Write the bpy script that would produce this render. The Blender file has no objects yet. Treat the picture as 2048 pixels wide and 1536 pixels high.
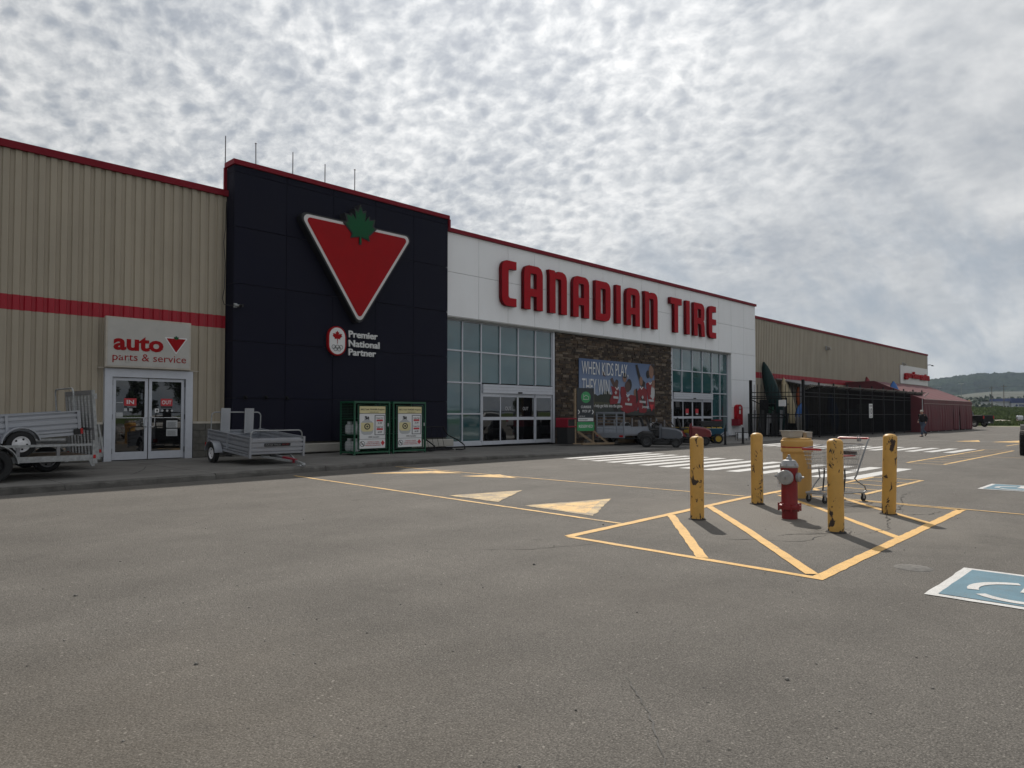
import bpy, bmesh, math, random
from mathutils import Vector, Matrix, Euler
from math import radians as R_, sin, cos, pi
SC = bpy.context.scene
COL = SC.collection
random.seed(11)

# ------------------------------------------------------------------ camera
FPX = 1420.0
TH = math.atan(1366 / 1420)          # heading of the lens, measured from the line of the facade (+X)
PITCH = R_(1.7)
cam_d = bpy.data.cameras.new('camera')
cam_d.sensor_width = 36.0
cam_d.lens = 36.0 * FPX / 2048
cam_d.shift_y = (61 - FPX * math.tan(PITCH)) / 2048
cam_d.clip_start = 0.1
cam_d.clip_end = 9000
cam = bpy.data.objects.new('camera', cam_d)
COL.objects.link(cam)
cam.location = (0, 0, 1.5)
cam.rotation_euler = (pi / 2 + PITCH, 0, TH - pi / 2)
SC.camera = cam

# ------------------------------------------------------------------ world
SUN_DIR = Vector((0.80, 0.71, 1.0)).normalized()      # towards the sun
SUN_EL = math.asin(SUN_DIR.z)
SUN_AZ = math.atan2(SUN_DIR.x, SUN_DIR.y)             # clockwise from +Y
W = bpy.data.worlds.new('World')
SC.world = W
W.use_nodes = True
nt = W.node_tree
nt.nodes.clear()
def N(t, typ, **kw):
    n = t.nodes.new(typ)
    for k, v in kw.items():
        setattr(n, k, v)
    return n
def L(t, a, b): t.links.new(a, b)
def vmath(t, op, a, b=None):
    n = N(t, 'ShaderNodeVectorMath', operation=op)
    for i, x in enumerate((a, b)):
        if x is None: continue
        if hasattr(x, 'links') or hasattr(x, 'is_linked'): L(t, x, n.inputs[i])
        else: n.inputs[i].default_value = x
    return n
def mth(t, op, a, b=None, c=None, clamp=False):
    n = N(t, 'ShaderNodeMath', operation=op); n.use_clamp = clamp
    for i, x in enumerate((a, b, c)):
        if x is None: continue
        if isinstance(x, (int, float)): n.inputs[i].default_value = x
        else: L(t, x, n.inputs[i])
    return n.outputs[0]
def ramp(t, fac, stops, interp='LINEAR'):
    n = N(t, 'ShaderNodeValToRGB'); n.color_ramp.interpolation = interp
    el = n.color_ramp.elements
    while len(el) < len(stops): el.new(0.5)
    for e, (p, c) in zip(el, stops):
        e.position = p
        e.color = (c, c, c, 1) if isinstance(c, (int, float)) else (*c, 1)
    L(t, fac, n.inputs[0])
    return n.outputs[0]
def mixc(t, fac, a, b, mode='MIX'):
    n = N(t, 'ShaderNodeMix', data_type='RGBA', blend_type=mode)
    for sock, x in ((n.inputs[0], fac), (n.inputs[6], a), (n.inputs[7], b)):
        if isinstance(x, (int, float)): sock.default_value = x
        elif isinstance(x, tuple): sock.default_value = (*x[:3], 1)
        else: L(t, x, sock)
    return n.outputs[2]
def noise(t, vec, scale, detail=4, rough=0.5, dist=0.0, out=0):
    n = N(t, 'ShaderNodeTexNoise')
    n.inputs['Scale'].default_value = scale
    n.inputs['Detail'].default_value = detail
    n.inputs['Roughness'].default_value = rough
    n.inputs['Distortion'].default_value = dist
    if vec is not None: L(t, vec, n.inputs['Vector'])
    return n.outputs[out]

SKY_STRENGTH = 0.1
tc = N(nt, 'ShaderNodeTexCoord')
sky = N(nt, 'ShaderNodeTexSky', sky_type='NISHITA')
sky.sun_disc = False
sky.sun_elevation = SUN_EL
sky.sun_rotation = SUN_AZ
sky.altitude = 400
sky.air_density = 1.0
sky.dust_density = 1.5
L(nt, tc.outputs['Generated'], sky.inputs['Vector'])
sep = N(nt, 'ShaderNodeSeparateXYZ'); L(nt, tc.outputs['Generated'], sep.inputs[0])
zz = mth(nt, 'ADD', mth(nt, 'MAXIMUM', sep.outputs[2], 0.0), 0.42)
cmb = N(nt, 'ShaderNodeCombineXYZ')
L(nt, mth(nt, 'DIVIDE', sep.outputs[0], zz), cmb.inputs[0])
L(nt, mth(nt, 'DIVIDE', sep.outputs[1], zz), cmb.inputs[1])
P = cmb.outputs[0]                                     # the cloud deck, seen in perspective
mp = N(nt, 'ShaderNodeMapping'); L(nt, P, mp.inputs[0])
mp.inputs['Rotation'].default_value = (0, 0, R_(35))
mp.inputs['Scale'].default_value = (1.0, 0.85, 1.0)
PD = mp.outputs[0]
warp = noise(nt, PD, 9.0, 3, 0.5, out=1)
wv = vmath(nt, 'SCALE', vmath(nt, 'SUBTRACT', warp, (0.5, 0.5, 0.5)).outputs[0]); wv.inputs[3].default_value = 0.035
PW = vmath(nt, 'ADD', PD, wv.outputs[0]).outputs[0]
vor = N(nt, 'ShaderNodeTexVoronoi', feature='SMOOTH_F1'); vor.inputs['Scale'].default_value = 33.0
vor.inputs['Smoothness'].default_value = 0.35
L(nt, PW, vor.inputs['Vector'])
cells = ramp(nt, vor.outputs['Distance'], [(0.20, 0.0), (0.52, 1.0)])      # 1 at the bright rims between the cloudlets
fine = ramp(nt, noise(nt, PW, 36.0, 6, 0.60), [(0.36, 0.0), (0.64, 1.0)])
big = ramp(nt, noise(nt, PD, 2.6, 4, 0.55), [(0.33, 0.0), (0.67, 1.0)])
mid = ramp(nt, noise(nt, PD, 8.5, 3, 0.5), [(0.32, 0.0), (0.68, 1.0)])
az = vmath(nt, 'DOT_PRODUCT', P, (0.6935, -0.7205, 0)).outputs['Value']      # towards the right of the lane the deck turns smooth
smooth_area = ramp(nt, mth(nt, 'MULTIPLY_ADD', noise(nt, P, 1.6, 2, 0.5), 0.9, mth(nt, 'MULTIPLY', az, 0.75)), [(0.50, 0.0), (0.95, 1.0)])
tex = mixc(nt, 0.62, cells, fine)
strk = N(nt, 'ShaderNodeMapping'); L(nt, P, strk.inputs[0])
strk.inputs['Rotation'].default_value = (0, 0, R_(-30)); strk.inputs['Scale'].default_value = (1.0, 1.45, 1)
streak = ramp(nt, noise(nt, strk.outputs[0], 4.0, 7, 0.62, 0.2), [(0.30, 0.30), (0.68, 1.0)])
tex = mixc(nt, mth(nt, 'MULTIPLY', smooth_area, 0.78), tex, streak)
dens = mth(nt, 'ADD', mth(nt, 'MULTIPLY', tex, 0.56), mth(nt, 'ADD', mth(nt, 'MULTIPLY', big, 0.28), mth(nt, 'MULTIPLY', mid, 0.12)), clamp=True)
cloudc = ramp(nt, dens, [(0.06, (0.36, 0.395, 0.445)), (0.33, (0.52, 0.55, 0.59)), (0.56, (0.72, 0.74, 0.76)), (0.88, (1.05, 1.05, 1.04))])
# brighter round the sun behind the thin deck, greyer low down
dt = vmath(nt, 'DOT_PRODUCT', tc.outputs['Generated'], tuple(SUN_DIR)).outputs['Value']
glow = mth(nt, 'POWER', mth(nt, 'MAXIMUM', dt, 0.0), 7.0)
gain = mth(nt, 'MULTIPLY_ADD', glow, 0.50, 0.70)
cloudc = mixc(nt, 1.0, cloudc, gain, 'MULTIPLY')
# low band
el = sep.outputs[2]
lowm = ramp(nt, el, [(0.04, 1.0), (0.20, 0.0)])
lowc = ramp(nt, noise(nt, strk.outputs[0], 5.0, 5, 0.55), [(0.35, (0.38, 0.43, 0.49)), (0.65, (0.60, 0.62, 0.635))])
cloudc = mixc(nt, mth(nt, 'MULTIPLY', lowm, 0.8), cloudc, lowc)
bm1 = N(nt, 'ShaderNodeMapping'); L(nt, P, bm1.inputs[0]); bm1.inputs['Rotation'].default_value = (0, 0, R_(28)); bm1.inputs['Scale'].default_value = (1.2, 3.2, 1)
bands = ramp(nt, noise(nt, bm1.outputs[0], 2.6, 6, 0.6, 0.3), [(0.46, 0.0), (0.66, 1.0)])
zone = mth(nt, 'MULTIPLY', ramp(nt, el, [(0.04, 1.0), (0.20, 0.85), (0.34, 0.0)]), ramp(nt, mth(nt, 'MULTIPLY_ADD', az, 0.5, 0.5), [(0.45, 0.15), (0.72, 1.0)]))
cloudc = mixc(nt, mth(nt, 'MULTIPLY', mth(nt, 'MULTIPLY', bands, zone), 0.75), cloudc, (0.33, 0.385, 0.455))
scale_up = mixc(nt, 1.0, cloudc, (1 / SKY_STRENGTH,) * 3, 'MULTIPLY')
cover = ramp(nt, dens, [(0.0, 0.86), (0.5, 0.97)])
final = mixc(nt, cover, sky.outputs[0], scale_up)
bg = N(nt, 'ShaderNodeBackground'); bg.inputs['Strength'].default_value = SKY_STRENGTH
L(nt, final, bg.inputs['Color'])
wo = N(nt, 'ShaderNodeOutputWorld'); L(nt, bg.outputs[0], wo.inputs['Surface'])

# ------------------------------------------------------------------ sun
sun_d = bpy.data.lights.new('sun', 'SUN')
sun_d.energy = 4.1
sun_d.angle = R_(0.8)
sun_d.color = (1.0, 0.93, 0.84)
sun = bpy.data.objects.new('sun', sun_d); COL.objects.link(sun)
sun.location = (30, 30, 60)
sun.rotation_euler = (-SUN_DIR).to_track_quat('-Z', 'Y').to_euler()

SC.view_settings.view_transform = 'Standard'
SC.view_settings.look = 'None'
SC.view_settings.exposure = 0.0
SC.view_settings.gamma = 1.0
SC.view_settings.use_curve_mapping = False
SC.cycles.max_bounces = 6
SC.cycles.transparent_max_bounces = 12

# ================================================================== helpers
def tag(o, label=None, cat=None, group=None, kind=None):
    if label: o['label'] = label
    if cat: o['category'] = cat
    if group: o['group'] = group
    if kind: o['kind'] = kind
    return o
def empty(name, loc=(0, 0, 0), rot=(0, 0, 0), label=None, cat=None, group=None, parent=None):
    o = bpy.data.objects.new(name, None); COL.objects.link(o)
    o.empty_display_size = 0.1
    o.location = loc; o.rotation_euler = rot
    if parent: o.parent = parent
    return tag(o, label, cat, group)
def copy_tree(o, parent=None, **kw):
    c = o.copy(); COL.objects.link(c)
    if parent is not None: c.parent = parent
    for ch in list(o.children):
        copy_tree(ch, c)
    for k, v in kw.items():
        if k in ('location', 'rotation_euler', 'scale'): setattr(c, k, v)
        elif k == 'label': c['label'] = v
    return c

class MB:
    def __init__(s): s.v = []; s.f = []; s.sm = []
    def add(s, vs, fs, smooth=False):
        b = len(s.v); s.v += [tuple(v) for v in vs]
        s.f += [tuple(b + i for i in f) for f in fs]; s.sm += [smooth] * len(fs)
        return s
    def box(s, x0, x1, y0, y1, z0, z1):
        vs = [(x, y, z) for z in (z0, z1) for y in (y0, y1) for x in (x0, x1)]
        return s.add(vs, [(0, 2, 3, 1), (4, 5, 7, 6), (0, 1, 5, 4), (2, 6, 7, 3), (0, 4, 6, 2), (1, 3, 7, 5)])
    def obox(s, c, size, M=None):
        M = M or Matrix(); c = Vector(c); h = Vector(size) / 2
        vs = [c + M.to_3x3() @ Vector((x * h.x, y * h.y, z * h.z)) for z in (-1, 1) for y in (-1, 1) for x in (-1, 1)]
        return s.add(vs, [(0, 2, 3, 1), (4, 5, 7, 6), (0, 1, 5, 4), (2, 6, 7, 3), (0, 4, 6, 2), (1, 3, 7, 5)])
    def beam(s, p0, p1, w, h, up=(0, 0, 1)):
        p0, p1 = Vector(p0), Vector(p1); d = (p1 - p0); ln = d.length; d.normalize()
        up = Vector(up)
        if abs(d.dot(up)) > 0.95: up = Vector((0, 1, 0))
        sd = d.cross(up).normalized(); u2 = sd.cross(d)
        M = Matrix((d, sd, u2)).transposed()
        return s.obox((p0 + p1) / 2, (ln, w, h), M)
    def tube(s, pts, r, n=8, closed=False, caps=True):
        pts = [Vector(p) for p in pts]; m = len(pts)
        rs = r if isinstance(r, (list, tuple)) else [r] * m
        ref = None; rings = []
        for i, p in enumerate(pts):
            if closed: t = (pts[(i + 1) % m] - pts[i - 1])
            elif i == 0: t = pts[1] - p
            elif i == m - 1: t = p - pts[i - 1]
            else: t = (pts[i + 1] - p).normalized() + (p - pts[i - 1]).normalized()
            if t.length < 1e-9: t = Vector((0, 0, 1))
            t.normalize()
            if ref is None:
                ref = Vector((0, 0, 1)) if abs(t.z) < 0.9 else Vector((1, 0, 0))
            a = (ref - t * ref.dot(t))
            if a.length < 1e-6: a = t.orthogonal()
            a.normalize(); ref = a; b = t.cross(a)
            rings.append([p + (a * cos(2 * pi * k / n) + b * sin(2 * pi * k / n)) * rs[i] for k in range(n)])
        vs = [v for rg in rings for v in rg]; fs = []
        for i in range(m if closed else m - 1):
            j = (i + 1) % m
            for k in range(n):
                fs.append((i * n + k, i * n + (k + 1) % n, j * n + (k + 1) % n, j * n + k))
        if caps and not closed:
            fs.append(tuple(reversed(range(n)))); fs.append(tuple((m - 1) * n + k for k in range(n)))
        return s.add(vs, fs, True)
    def cyl(s, p0, p1, r0, r1=None, n=20):
        return s.tube([p0, p1], [r0, r0 if r1 is None else r1], n)
    def lathe(s, prof, c=(0, 0, 0), axis=(0, 0, 1), n=24, caps=False, smooth=True):
        """prof: (radius, height) pairs along axis"""
        ax = Vector(axis).normalized(); a = ax.orthogonal().normalized(); b = ax.cross(a); c = Vector(c)
        vs = []; fs = []
        for r, h in prof:
            for k in range(n):
                vs.append(c + ax * h + (a * cos(2 * pi * k / n) + b * sin(2 * pi * k / n)) * max(r, 1e-4))
        for i in range(len(prof) - 1):
            for k in range(n):
                fs.append((i * n + k, i * n + (k + 1) % n, (i + 1) * n + (k + 1) % n, (i + 1) * n + k))
        if caps:
            fs.append(tuple(reversed(range(n)))); fs.append(tuple((len(prof) - 1) * n + k for k in range(n)))
        return s.add(vs, fs, smooth)
    def prism(s, poly, y0, y1, plane='XZ'):
        """poly of 2-D points, extruded from y0 to y1 across its plane"""
        n = len(poly)
        def P3(p, d):
            if plane == 'XZ': return (p[0], d, p[1])
            if plane == 'YZ': return (d, p[0], p[1])
            return (p[0], p[1], d)
        vs = [P3(p, y0) for p in poly] + [P3(p, y1) for p in poly]
        fs = [tuple(range(n)), tuple(reversed(range(n, 2 * n)))]
        for i in range(n): fs.append((i, i + n, (i + 1) % n + n, (i + 1) % n))
        return s.add(vs, fs)
    def loft(s, rings, caps=True, smooth=True):
        n = len(rings[0]); vs = [v for r in rings for v in r]; fs = []
        for i in range(len(rings) - 1):
            for k in range(n):
                fs.append((i * n + k, i * n + (k + 1) % n, (i + 1) * n + (k + 1) % n, (i + 1) * n + k))
        if caps:
            fs.append(tuple(reversed(range(n)))); fs.append(tuple((len(rings) - 1) * n + k for k in range(n)))
        return s.add(vs, fs, smooth)
    def mesh(s, name, m=None, fix=True):
        me = bpy.data.meshes.new(name); me.from_pydata(s.v, [], s.f); 
        me.polygons.foreach_set('use_smooth', s.sm)
        if fix:
            bm = bmesh.new(); bm.from_mesh(me)
            bmesh.ops.recalc_face_normals(bm, faces=bm.faces)
            for e in bm.edges:
                if len(e.link_faces) == 2 and e.calc_face_angle(0) > 0.62: e.smooth = False
            bm.to_mesh(me); bm.free()
        if m: me.materials.append(m)
        me.update()
        return me
    def build(s, name, m, parent=None, loc=None, rot=None, bevel=0, fix=True):
        o = bpy.data.objects.new(name, s.mesh(name, m, fix)); COL.objects.link(o)
        if parent: o.parent = parent
        if loc: o.location = loc
        if rot: o.rotation_euler = rot
        if bevel:
            b = o.modifiers.new('bevel', 'BEVEL'); b.width = bevel; b.segments = 2; b.limit_method = 'ANGLE'; b.angle_limit = R_(40)
        return o

def flat(polys, depth=0.004, y=0.0, plane='XZ'):
    """2-D outlines (holes allowed) filled and extruded into a mesh lying in a vertical plane, front at y"""
    cu = bpy.data.curves.new('outline', 'CURVE'); cu.dimensions = '2D'; cu.fill_mode = 'BOTH' if depth > 0.0008 else 'FRONT'; cu.extrude = depth / 2 if depth > 0.0008 else 0
    for pl in polys:
        sp = cu.splines.new('POLY'); sp.points.add(len(pl) - 1); sp.use_cyclic_u = True
        for i, p in enumerate(pl): sp.points[i].co = (p[0], p[1], 0, 1)
    return curve_mesh(cu, y, depth, plane)
def curve_mesh(cu, y, depth, plane='XZ', fit=None):
    o = bpy.data.objects.new('outline', cu); COL.objects.link(o)
    dg = bpy.context.evaluated_depsgraph_get(); dg.update()
    me = bpy.data.meshes.new_from_object(o.evaluated_get(dg))
    bpy.data.objects.remove(o); bpy.data.curves.remove(cu)
    me.materials.clear()
    if fit:
        x0, x1, z0, z1 = fit
        xs = [v.co.x for v in me.vertices]; ys = [v.co.y for v in me.vertices]
        ax, bx, ay, by = min(xs), max(xs), min(ys), max(ys)
        sx = (x1 - x0) / (bx - ax) if x1 is not None else (z1 - z0) / (by - ay)
        sy = (z1 - z0) / (by - ay)
        for v in me.vertices:
            v.co.x = x0 + (v.co.x - ax) * sx; v.co.y = z0 + (v.co.y - ay) * sy
    for v in me.vertices:
        x, yy, z = v.co
        if plane == 'XZ': v.co = (x, y + depth / 2 - z, yy)
        elif plane == 'YZ-': v.co = (y + depth / 2 - z, -x, yy)       # faces -X
        else: v.co = (x, yy, y - depth / 2 + z)
    return me
def link(me, name, m, parent=None, loc=None, rot=None):
    me.materials.clear(); me.materials.append(m); me.name = name
    o = bpy.data.objects.new(name, me); COL.objects.link(o)
    if parent: o.parent = parent
    if loc: o.location = loc
    if rot: o.rotation_euler = rot
    return o
def text(s, fit, y, m, name='lettering', parent=None, depth=0.006, bold=0.0, plane='XZ', spacing=1.0, loc=None, rot=None):
    """fit = (x0, x1 or None, z0, z1)"""
    cu = bpy.data.curves.new('text', 'FONT'); cu.body = s; cu.size = 1; cu.extrude = depth / 2; cu.offset = bold
    cu.resolution_u = 3; cu.space_character = spacing; cu.space_line = 0.85
    me = curve_mesh(cu, y, depth, plane, fit)
    return link(me, name, m, parent, loc, rot)

# ------------------------------------------------------------------ materials
MATS = {}
def pm(name, col, rough=0.6, metal=0.0, var=0.12, scale=3.0, bump=0.0, bscale=40.0, spec=0.5, col2=None, detail=5, stretch=None,
       coat=0.0, obj=False, ior=None):
    m = bpy.data.materials.new(name); m.use_nodes = True; t = m.node_tree; MATS[name] = m
    b = t.nodes['Principled BSDF']
    g = N(t, 'ShaderNodeNewGeometry'); vec = g.outputs['Position']
    if obj:
        tcn = N(t, 'ShaderNodeTexCoord'); vec = tcn.outputs['Object']
    if stretch:
        mpn = N(t, 'ShaderNodeMapping'); mpn.inputs['Scale'].default_value = stretch; L(t, vec, mpn.inputs[0]); vec2 = mpn.outputs[0]
    else: vec2 = vec
    if var > 0:
        nz = noise(t, vec2, scale, detail, 0.6)
        lo = tuple(c * (1 - var) for c in col); hi = tuple(min(1, c * (1 + var)) for c in (col2 or col))
        c = ramp(t, nz, [(0.3, lo), (0.7, hi)])
        L(t, c, b.inputs['Base Color'])
        rr = mth(t, 'MULTIPLY_ADD', nz, 0.25, rough - 0.12, clamp=True)
        L(t, rr, b.inputs['Roughness'])
    else:
        b.inputs['Base Color'].default_value = (*col, 1); b.inputs['Roughness'].default_value = rough
    b.inputs['Metallic'].default_value = metal
    b.inputs['Specular IOR Level'].default_value = spec
    if ior: b.inputs['IOR'].default_value = ior
    if coat: b.inputs['Coat Weight'].default_value = coat; b.inputs['Coat Roughness'].default_value = 0.06
    if bump:
        bn = N(t, 'ShaderNodeBump'); bn.inputs['Strength'].default_value = bump; bn.inputs['Distance'].default_value = 0.02
        L(t, noise(t, vec2, bscale, 3, 0.6), bn.inputs['Height']); L(t, bn.outputs[0], b.inputs['Normal'])
    return m

def dirty(name, col, dirt, amt=0.35, scale=1.5, rough=0.55, metal=0, stretch=(1, 1, .25), spec=0.4, bump=0.0):
    """paint or metal with rain streaks and blotches"""
    m = bpy.data.materials.new(name); m.use_nodes = True; t = m.node_tree; MATS[name] = m
    b = t.nodes['Principled BSDF']; g = N(t, 'ShaderNodeNewGeometry')
    mpn = N(t, 'ShaderNodeMapping'); mpn.inputs['Scale'].default_value = stretch; L(t, g.outputs['Position'], mpn.inputs[0])
    n1 = noise(t, mpn.outputs[0], scale, 6, 0.65); n2 = noise(t, g.outputs['Position'], 0.7, 4, 0.6)
    f = ramp(t, mth(t, 'MULTIPLY_ADD', n1, 0.6, mth(t, 'MULTIPLY', n2, 0.4)), [(0.42, 0.0), (0.72, 1.0)])
    c = mixc(t, mth(t, 'MULTIPLY', f, amt), col, dirt)
    L(t, c, b.inputs['Base Color'])
    L(t, mth(t, 'MULTIPLY_ADD', n1, 0.3, rough - 0.15, clamp=True), b.inputs['Roughness'])
    b.inputs['Metallic'].default_value = metal; b.inputs['Specular IOR Level'].default_value = spec
    if bump:
        bn = N(t, 'ShaderNodeBump'); bn.inputs['Strength'].default_value = bump; bn.inputs['Distance'].default_value = 0.02
        L(t, noise(t, g.outputs['Position'], 25, 3, 0.6), bn.inputs['Height']); L(t, bn.outputs[0], b.inputs['Normal'])
    return m

def asphalt_nodes(t, g):
    p = g.outputs['Position']
    spk = noise(t, p, 95.0, 4, 0.75)
    base = ramp(t, spk, [(0.30, (0.040, 0.038, 0.035)), (0.46, (0.110, 0.105, 0.099)), (0.58, (0.168, 0.161, 0.152)), (0.72, (0.37, 0.36, 0.34))])
    v = N(t, 'ShaderNodeTexVoronoi', feature='F1'); v.inputs['Scale'].default_value = 60.0; L(t, p, v.inputs['Vector'])
    agg = ramp(t, v.outputs['Color'], [(0.0, 0.78), (0.55, 1.0), (1.0, 1.22)])
    base = mixc(t, 1.0, base, agg, 'MULTIPLY')
    # rare pale stones and dark pits
    v2 = N(t, 'ShaderNodeTexVoronoi', feature='F1'); v2.inputs['Scale'].default_value = 17.0; L(t, p, v2.inputs['Vector'])
    sp = mth(t, 'MULTIPLY', mth(t, 'LESS_THAN', v2.outputs['Distance'], 0.13), mth(t, 'GREATER_THAN', noise(t, v2.outputs['Position'], 5.0, 1), 0.56))
    base = mixc(t, mth(t, 'MULTIPLY', sp, 0.7), base, (0.34, 0.33, 0.31))
    v3 = N(t, 'ShaderNodeTexVoronoi', feature='F1'); v3.inputs['Scale'].default_value = 9.0; L(t, p, v3.inputs['Vector'])
    sp = mth(t, 'MULTIPLY', mth(t, 'LESS_THAN', v3.outputs['Distance'], 0.085), mth(t, 'GREATER_THAN', noise(t, v3.outputs['Position'], 3.3, 1), 0.60))
    base = mixc(t, mth(t, 'MULTIPLY', sp, 0.85), base, (0.03, 0.03, 0.03))
    # broad blotches, brown dust, tracks along the driving lane
    b1 = ramp(t, noise(t, p, 0.75, 7, 0.66), [(0.3, 0.82), (0.7, 1.15)])
    base = mixc(t, 1.0, base, b1, 'MULTIPLY')
    mpn = N(t, 'ShaderNodeMapping'); mpn.inputs['Scale'].default_value = (0.12, 1.6, 1); mpn.inputs['Rotation'].default_value = (0, 0, R_(-8)); L(t, p, mpn.inputs[0])
    tr = ramp(t, noise(t, mpn.outputs[0], 0.6, 4, 0.6), [(0.35, 0.93), (0.68, 1.08)])
    base = mixc(t, 1.0, base, tr, 'MULTIPLY')
    du = ramp(t, noise(t, p, 0.22, 4, 0.55), [(0.50, 0.0), (0.75, 0.12)])
    base = mixc(t, du, base, (0.165, 0.142, 0.125))
    return base, spk, v
def finish_asphalt(t, b, base, spk, v):
    L(t, base, b.inputs['Base Color']); b.inputs['Roughness'].default_value = 0.86; b.inputs['Specular IOR Level'].default_value = 0.25
    bn = N(t, 'ShaderNodeBump'); bn.inputs['Strength'].default_value = 0.8; bn.inputs['Distance'].default_value = 0.007
    h = mth(t, 'ADD', spk, mth(t, 'MULTIPLY', v.outputs['Distance'], -0.8)); L(t, h, bn.inputs['Height'])
    L(t, bn.outputs[0], b.inputs['Normal'])
def dist_to(t, p, x, y):
    d = vmath(t, 'SUBTRACT', p, (x, y, 0)).outputs[0]
    return vmath(t, 'LENGTH', d).outputs['Value']
def asphalt_mat():
    m = bpy.data.materials.new('asphalt'); m.use_nodes = True; t = m.node_tree; MATS['asphalt'] = m
    b = t.nodes['Principled BSDF']; g = N(t, 'ShaderNodeNewGeometry')
    base, spk, v = asphalt_nodes(t, g)
    p = g.outputs['Position']
    # pale dust that has settled on the hydrant island, sandy wash by the left corner
    dz = N(t, 'ShaderNodeMapping'); dz.inputs['Scale'].default_value = (1, 1.1, 0); L(t, p, dz.inputs[0])
    d = dist_to(t, p, 10.6, 4.3)
    k = ramp(t, mth(t, 'MULTIPLY_ADD', noise(t, p, 1.7, 5, 0.65), 2.2, mth(t, 'MULTIPLY', d, 0.42)), [(0.0, 0.62), (0.98, 0.55), (1.0, 0.0)])
    kk = N(t, 'ShaderNodeMapRange'); kk.inputs['From Min'].default_value = 1.35; kk.inputs['From Max'].default_value = 2.4
    kk.inputs['To Min'].default_value = 0.75; kk.inputs['To Max'].default_value = 0.0
    L(t, mth(t, 'MULTIPLY_ADD', noise(t, p, 1.7, 5, 0.65), 1.6, mth(t, 'MULTIPLY', d, 0.5)), kk.inputs['Value'])
    base = mixc(t, kk.outputs[0], base, (0.20, 0.19, 0.175))
    d2 = dist_to(t, p, 0.9, 3.4)
    k2 = N(t, 'ShaderNodeMapRange'); k2.inputs['From Min'].default_value = 0.9; k2.inputs['From Max'].default_value = 2.2
    k2.inputs['To Min'].default_value = 0.14; k2.inputs['To Max'].default_value = 0.0
    L(t, mth(t, 'MULTIPLY_ADD', noise(t, p, 2.0, 5, 0.65), 1.4, mth(t, 'MULTIPLY', d2, 0.6)), k2.inputs['Value'])
    base = mixc(t, k2.outputs[0], base, (0.20, 0.165, 0.12))
    oil = ramp(t, noise(t, p, 0.9, 3, 0.5), [(0.66, 0.0), (0.72, 0.45)])
    oil2 = ramp(t, noise(t, p, 5.0, 4, 0.6), [(0.4, 0.0), (0.6, 1.0)])
    base = mixc(t, mth(t, 'MULTIPLY', oil, oil2), base, (0.055, 0.052, 0.048))
    base = mixc(t, 1.0, base, (0.84, 0.82, 0.785), 'MULTIPLY')
    finish_asphalt(t, b, base, spk, v)
    return m
def paint_mat(name, col, wear=0.5, lo=0.50, hi=0.60):
    """road paint: the colour wears through to the asphalt"""
    m = bpy.data.materials.new(name); m.use_nodes = True; t = m.node_tree; MATS[name] = m
    b = t.nodes['Principled BSDF']; g = N(t, 'ShaderNodeNewGeometry'); p = g.outputs['Position']
    base, spk, v = asphalt_nodes(t, g)
    n1 = noise(t, p, 60.0, 4, 0.7); n2 = noise(t, p, 3.0, 5, 0.65)
    w = ramp(t, mth(t, 'MULTIPLY_ADD', n1, 0.5, mth(t, 'MULTIPLY', n2, 0.5)), [(lo, 0.0), (hi, 1.0)])
    shade = ramp(t, noise(t, p, 5.0, 5, 0.6), [(0.3, 0.86), (0.7, 1.08)])
    pc = mixc(t, 1.0, col, shade, 'MULTIPLY')
    fk = ramp(t, noise(t, p, 110.0, 2, 0.5), [(0.33, 0.72), (0.5, 1.0)])
    pc = mixc(t, 1.0, pc, fk, 'MULTIPLY')
    c = mixc(t, mth(t, 'MULTIPLY', w, wear), pc, base)
    L(t, c, b.inputs['Base Color']); b.inputs['Roughness'].default_value = 0.72; b.inputs['Specular IOR Level'].default_value = 0.3
    bn = N(t, 'ShaderNodeBump'); bn.inputs['Strength'].default_value = 0.35; bn.inputs['Distance'].default_value = 0.005
    L(t, spk, bn.inputs['Height']); L(t, bn.outputs[0], b.inputs['Normal'])
    return m
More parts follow.
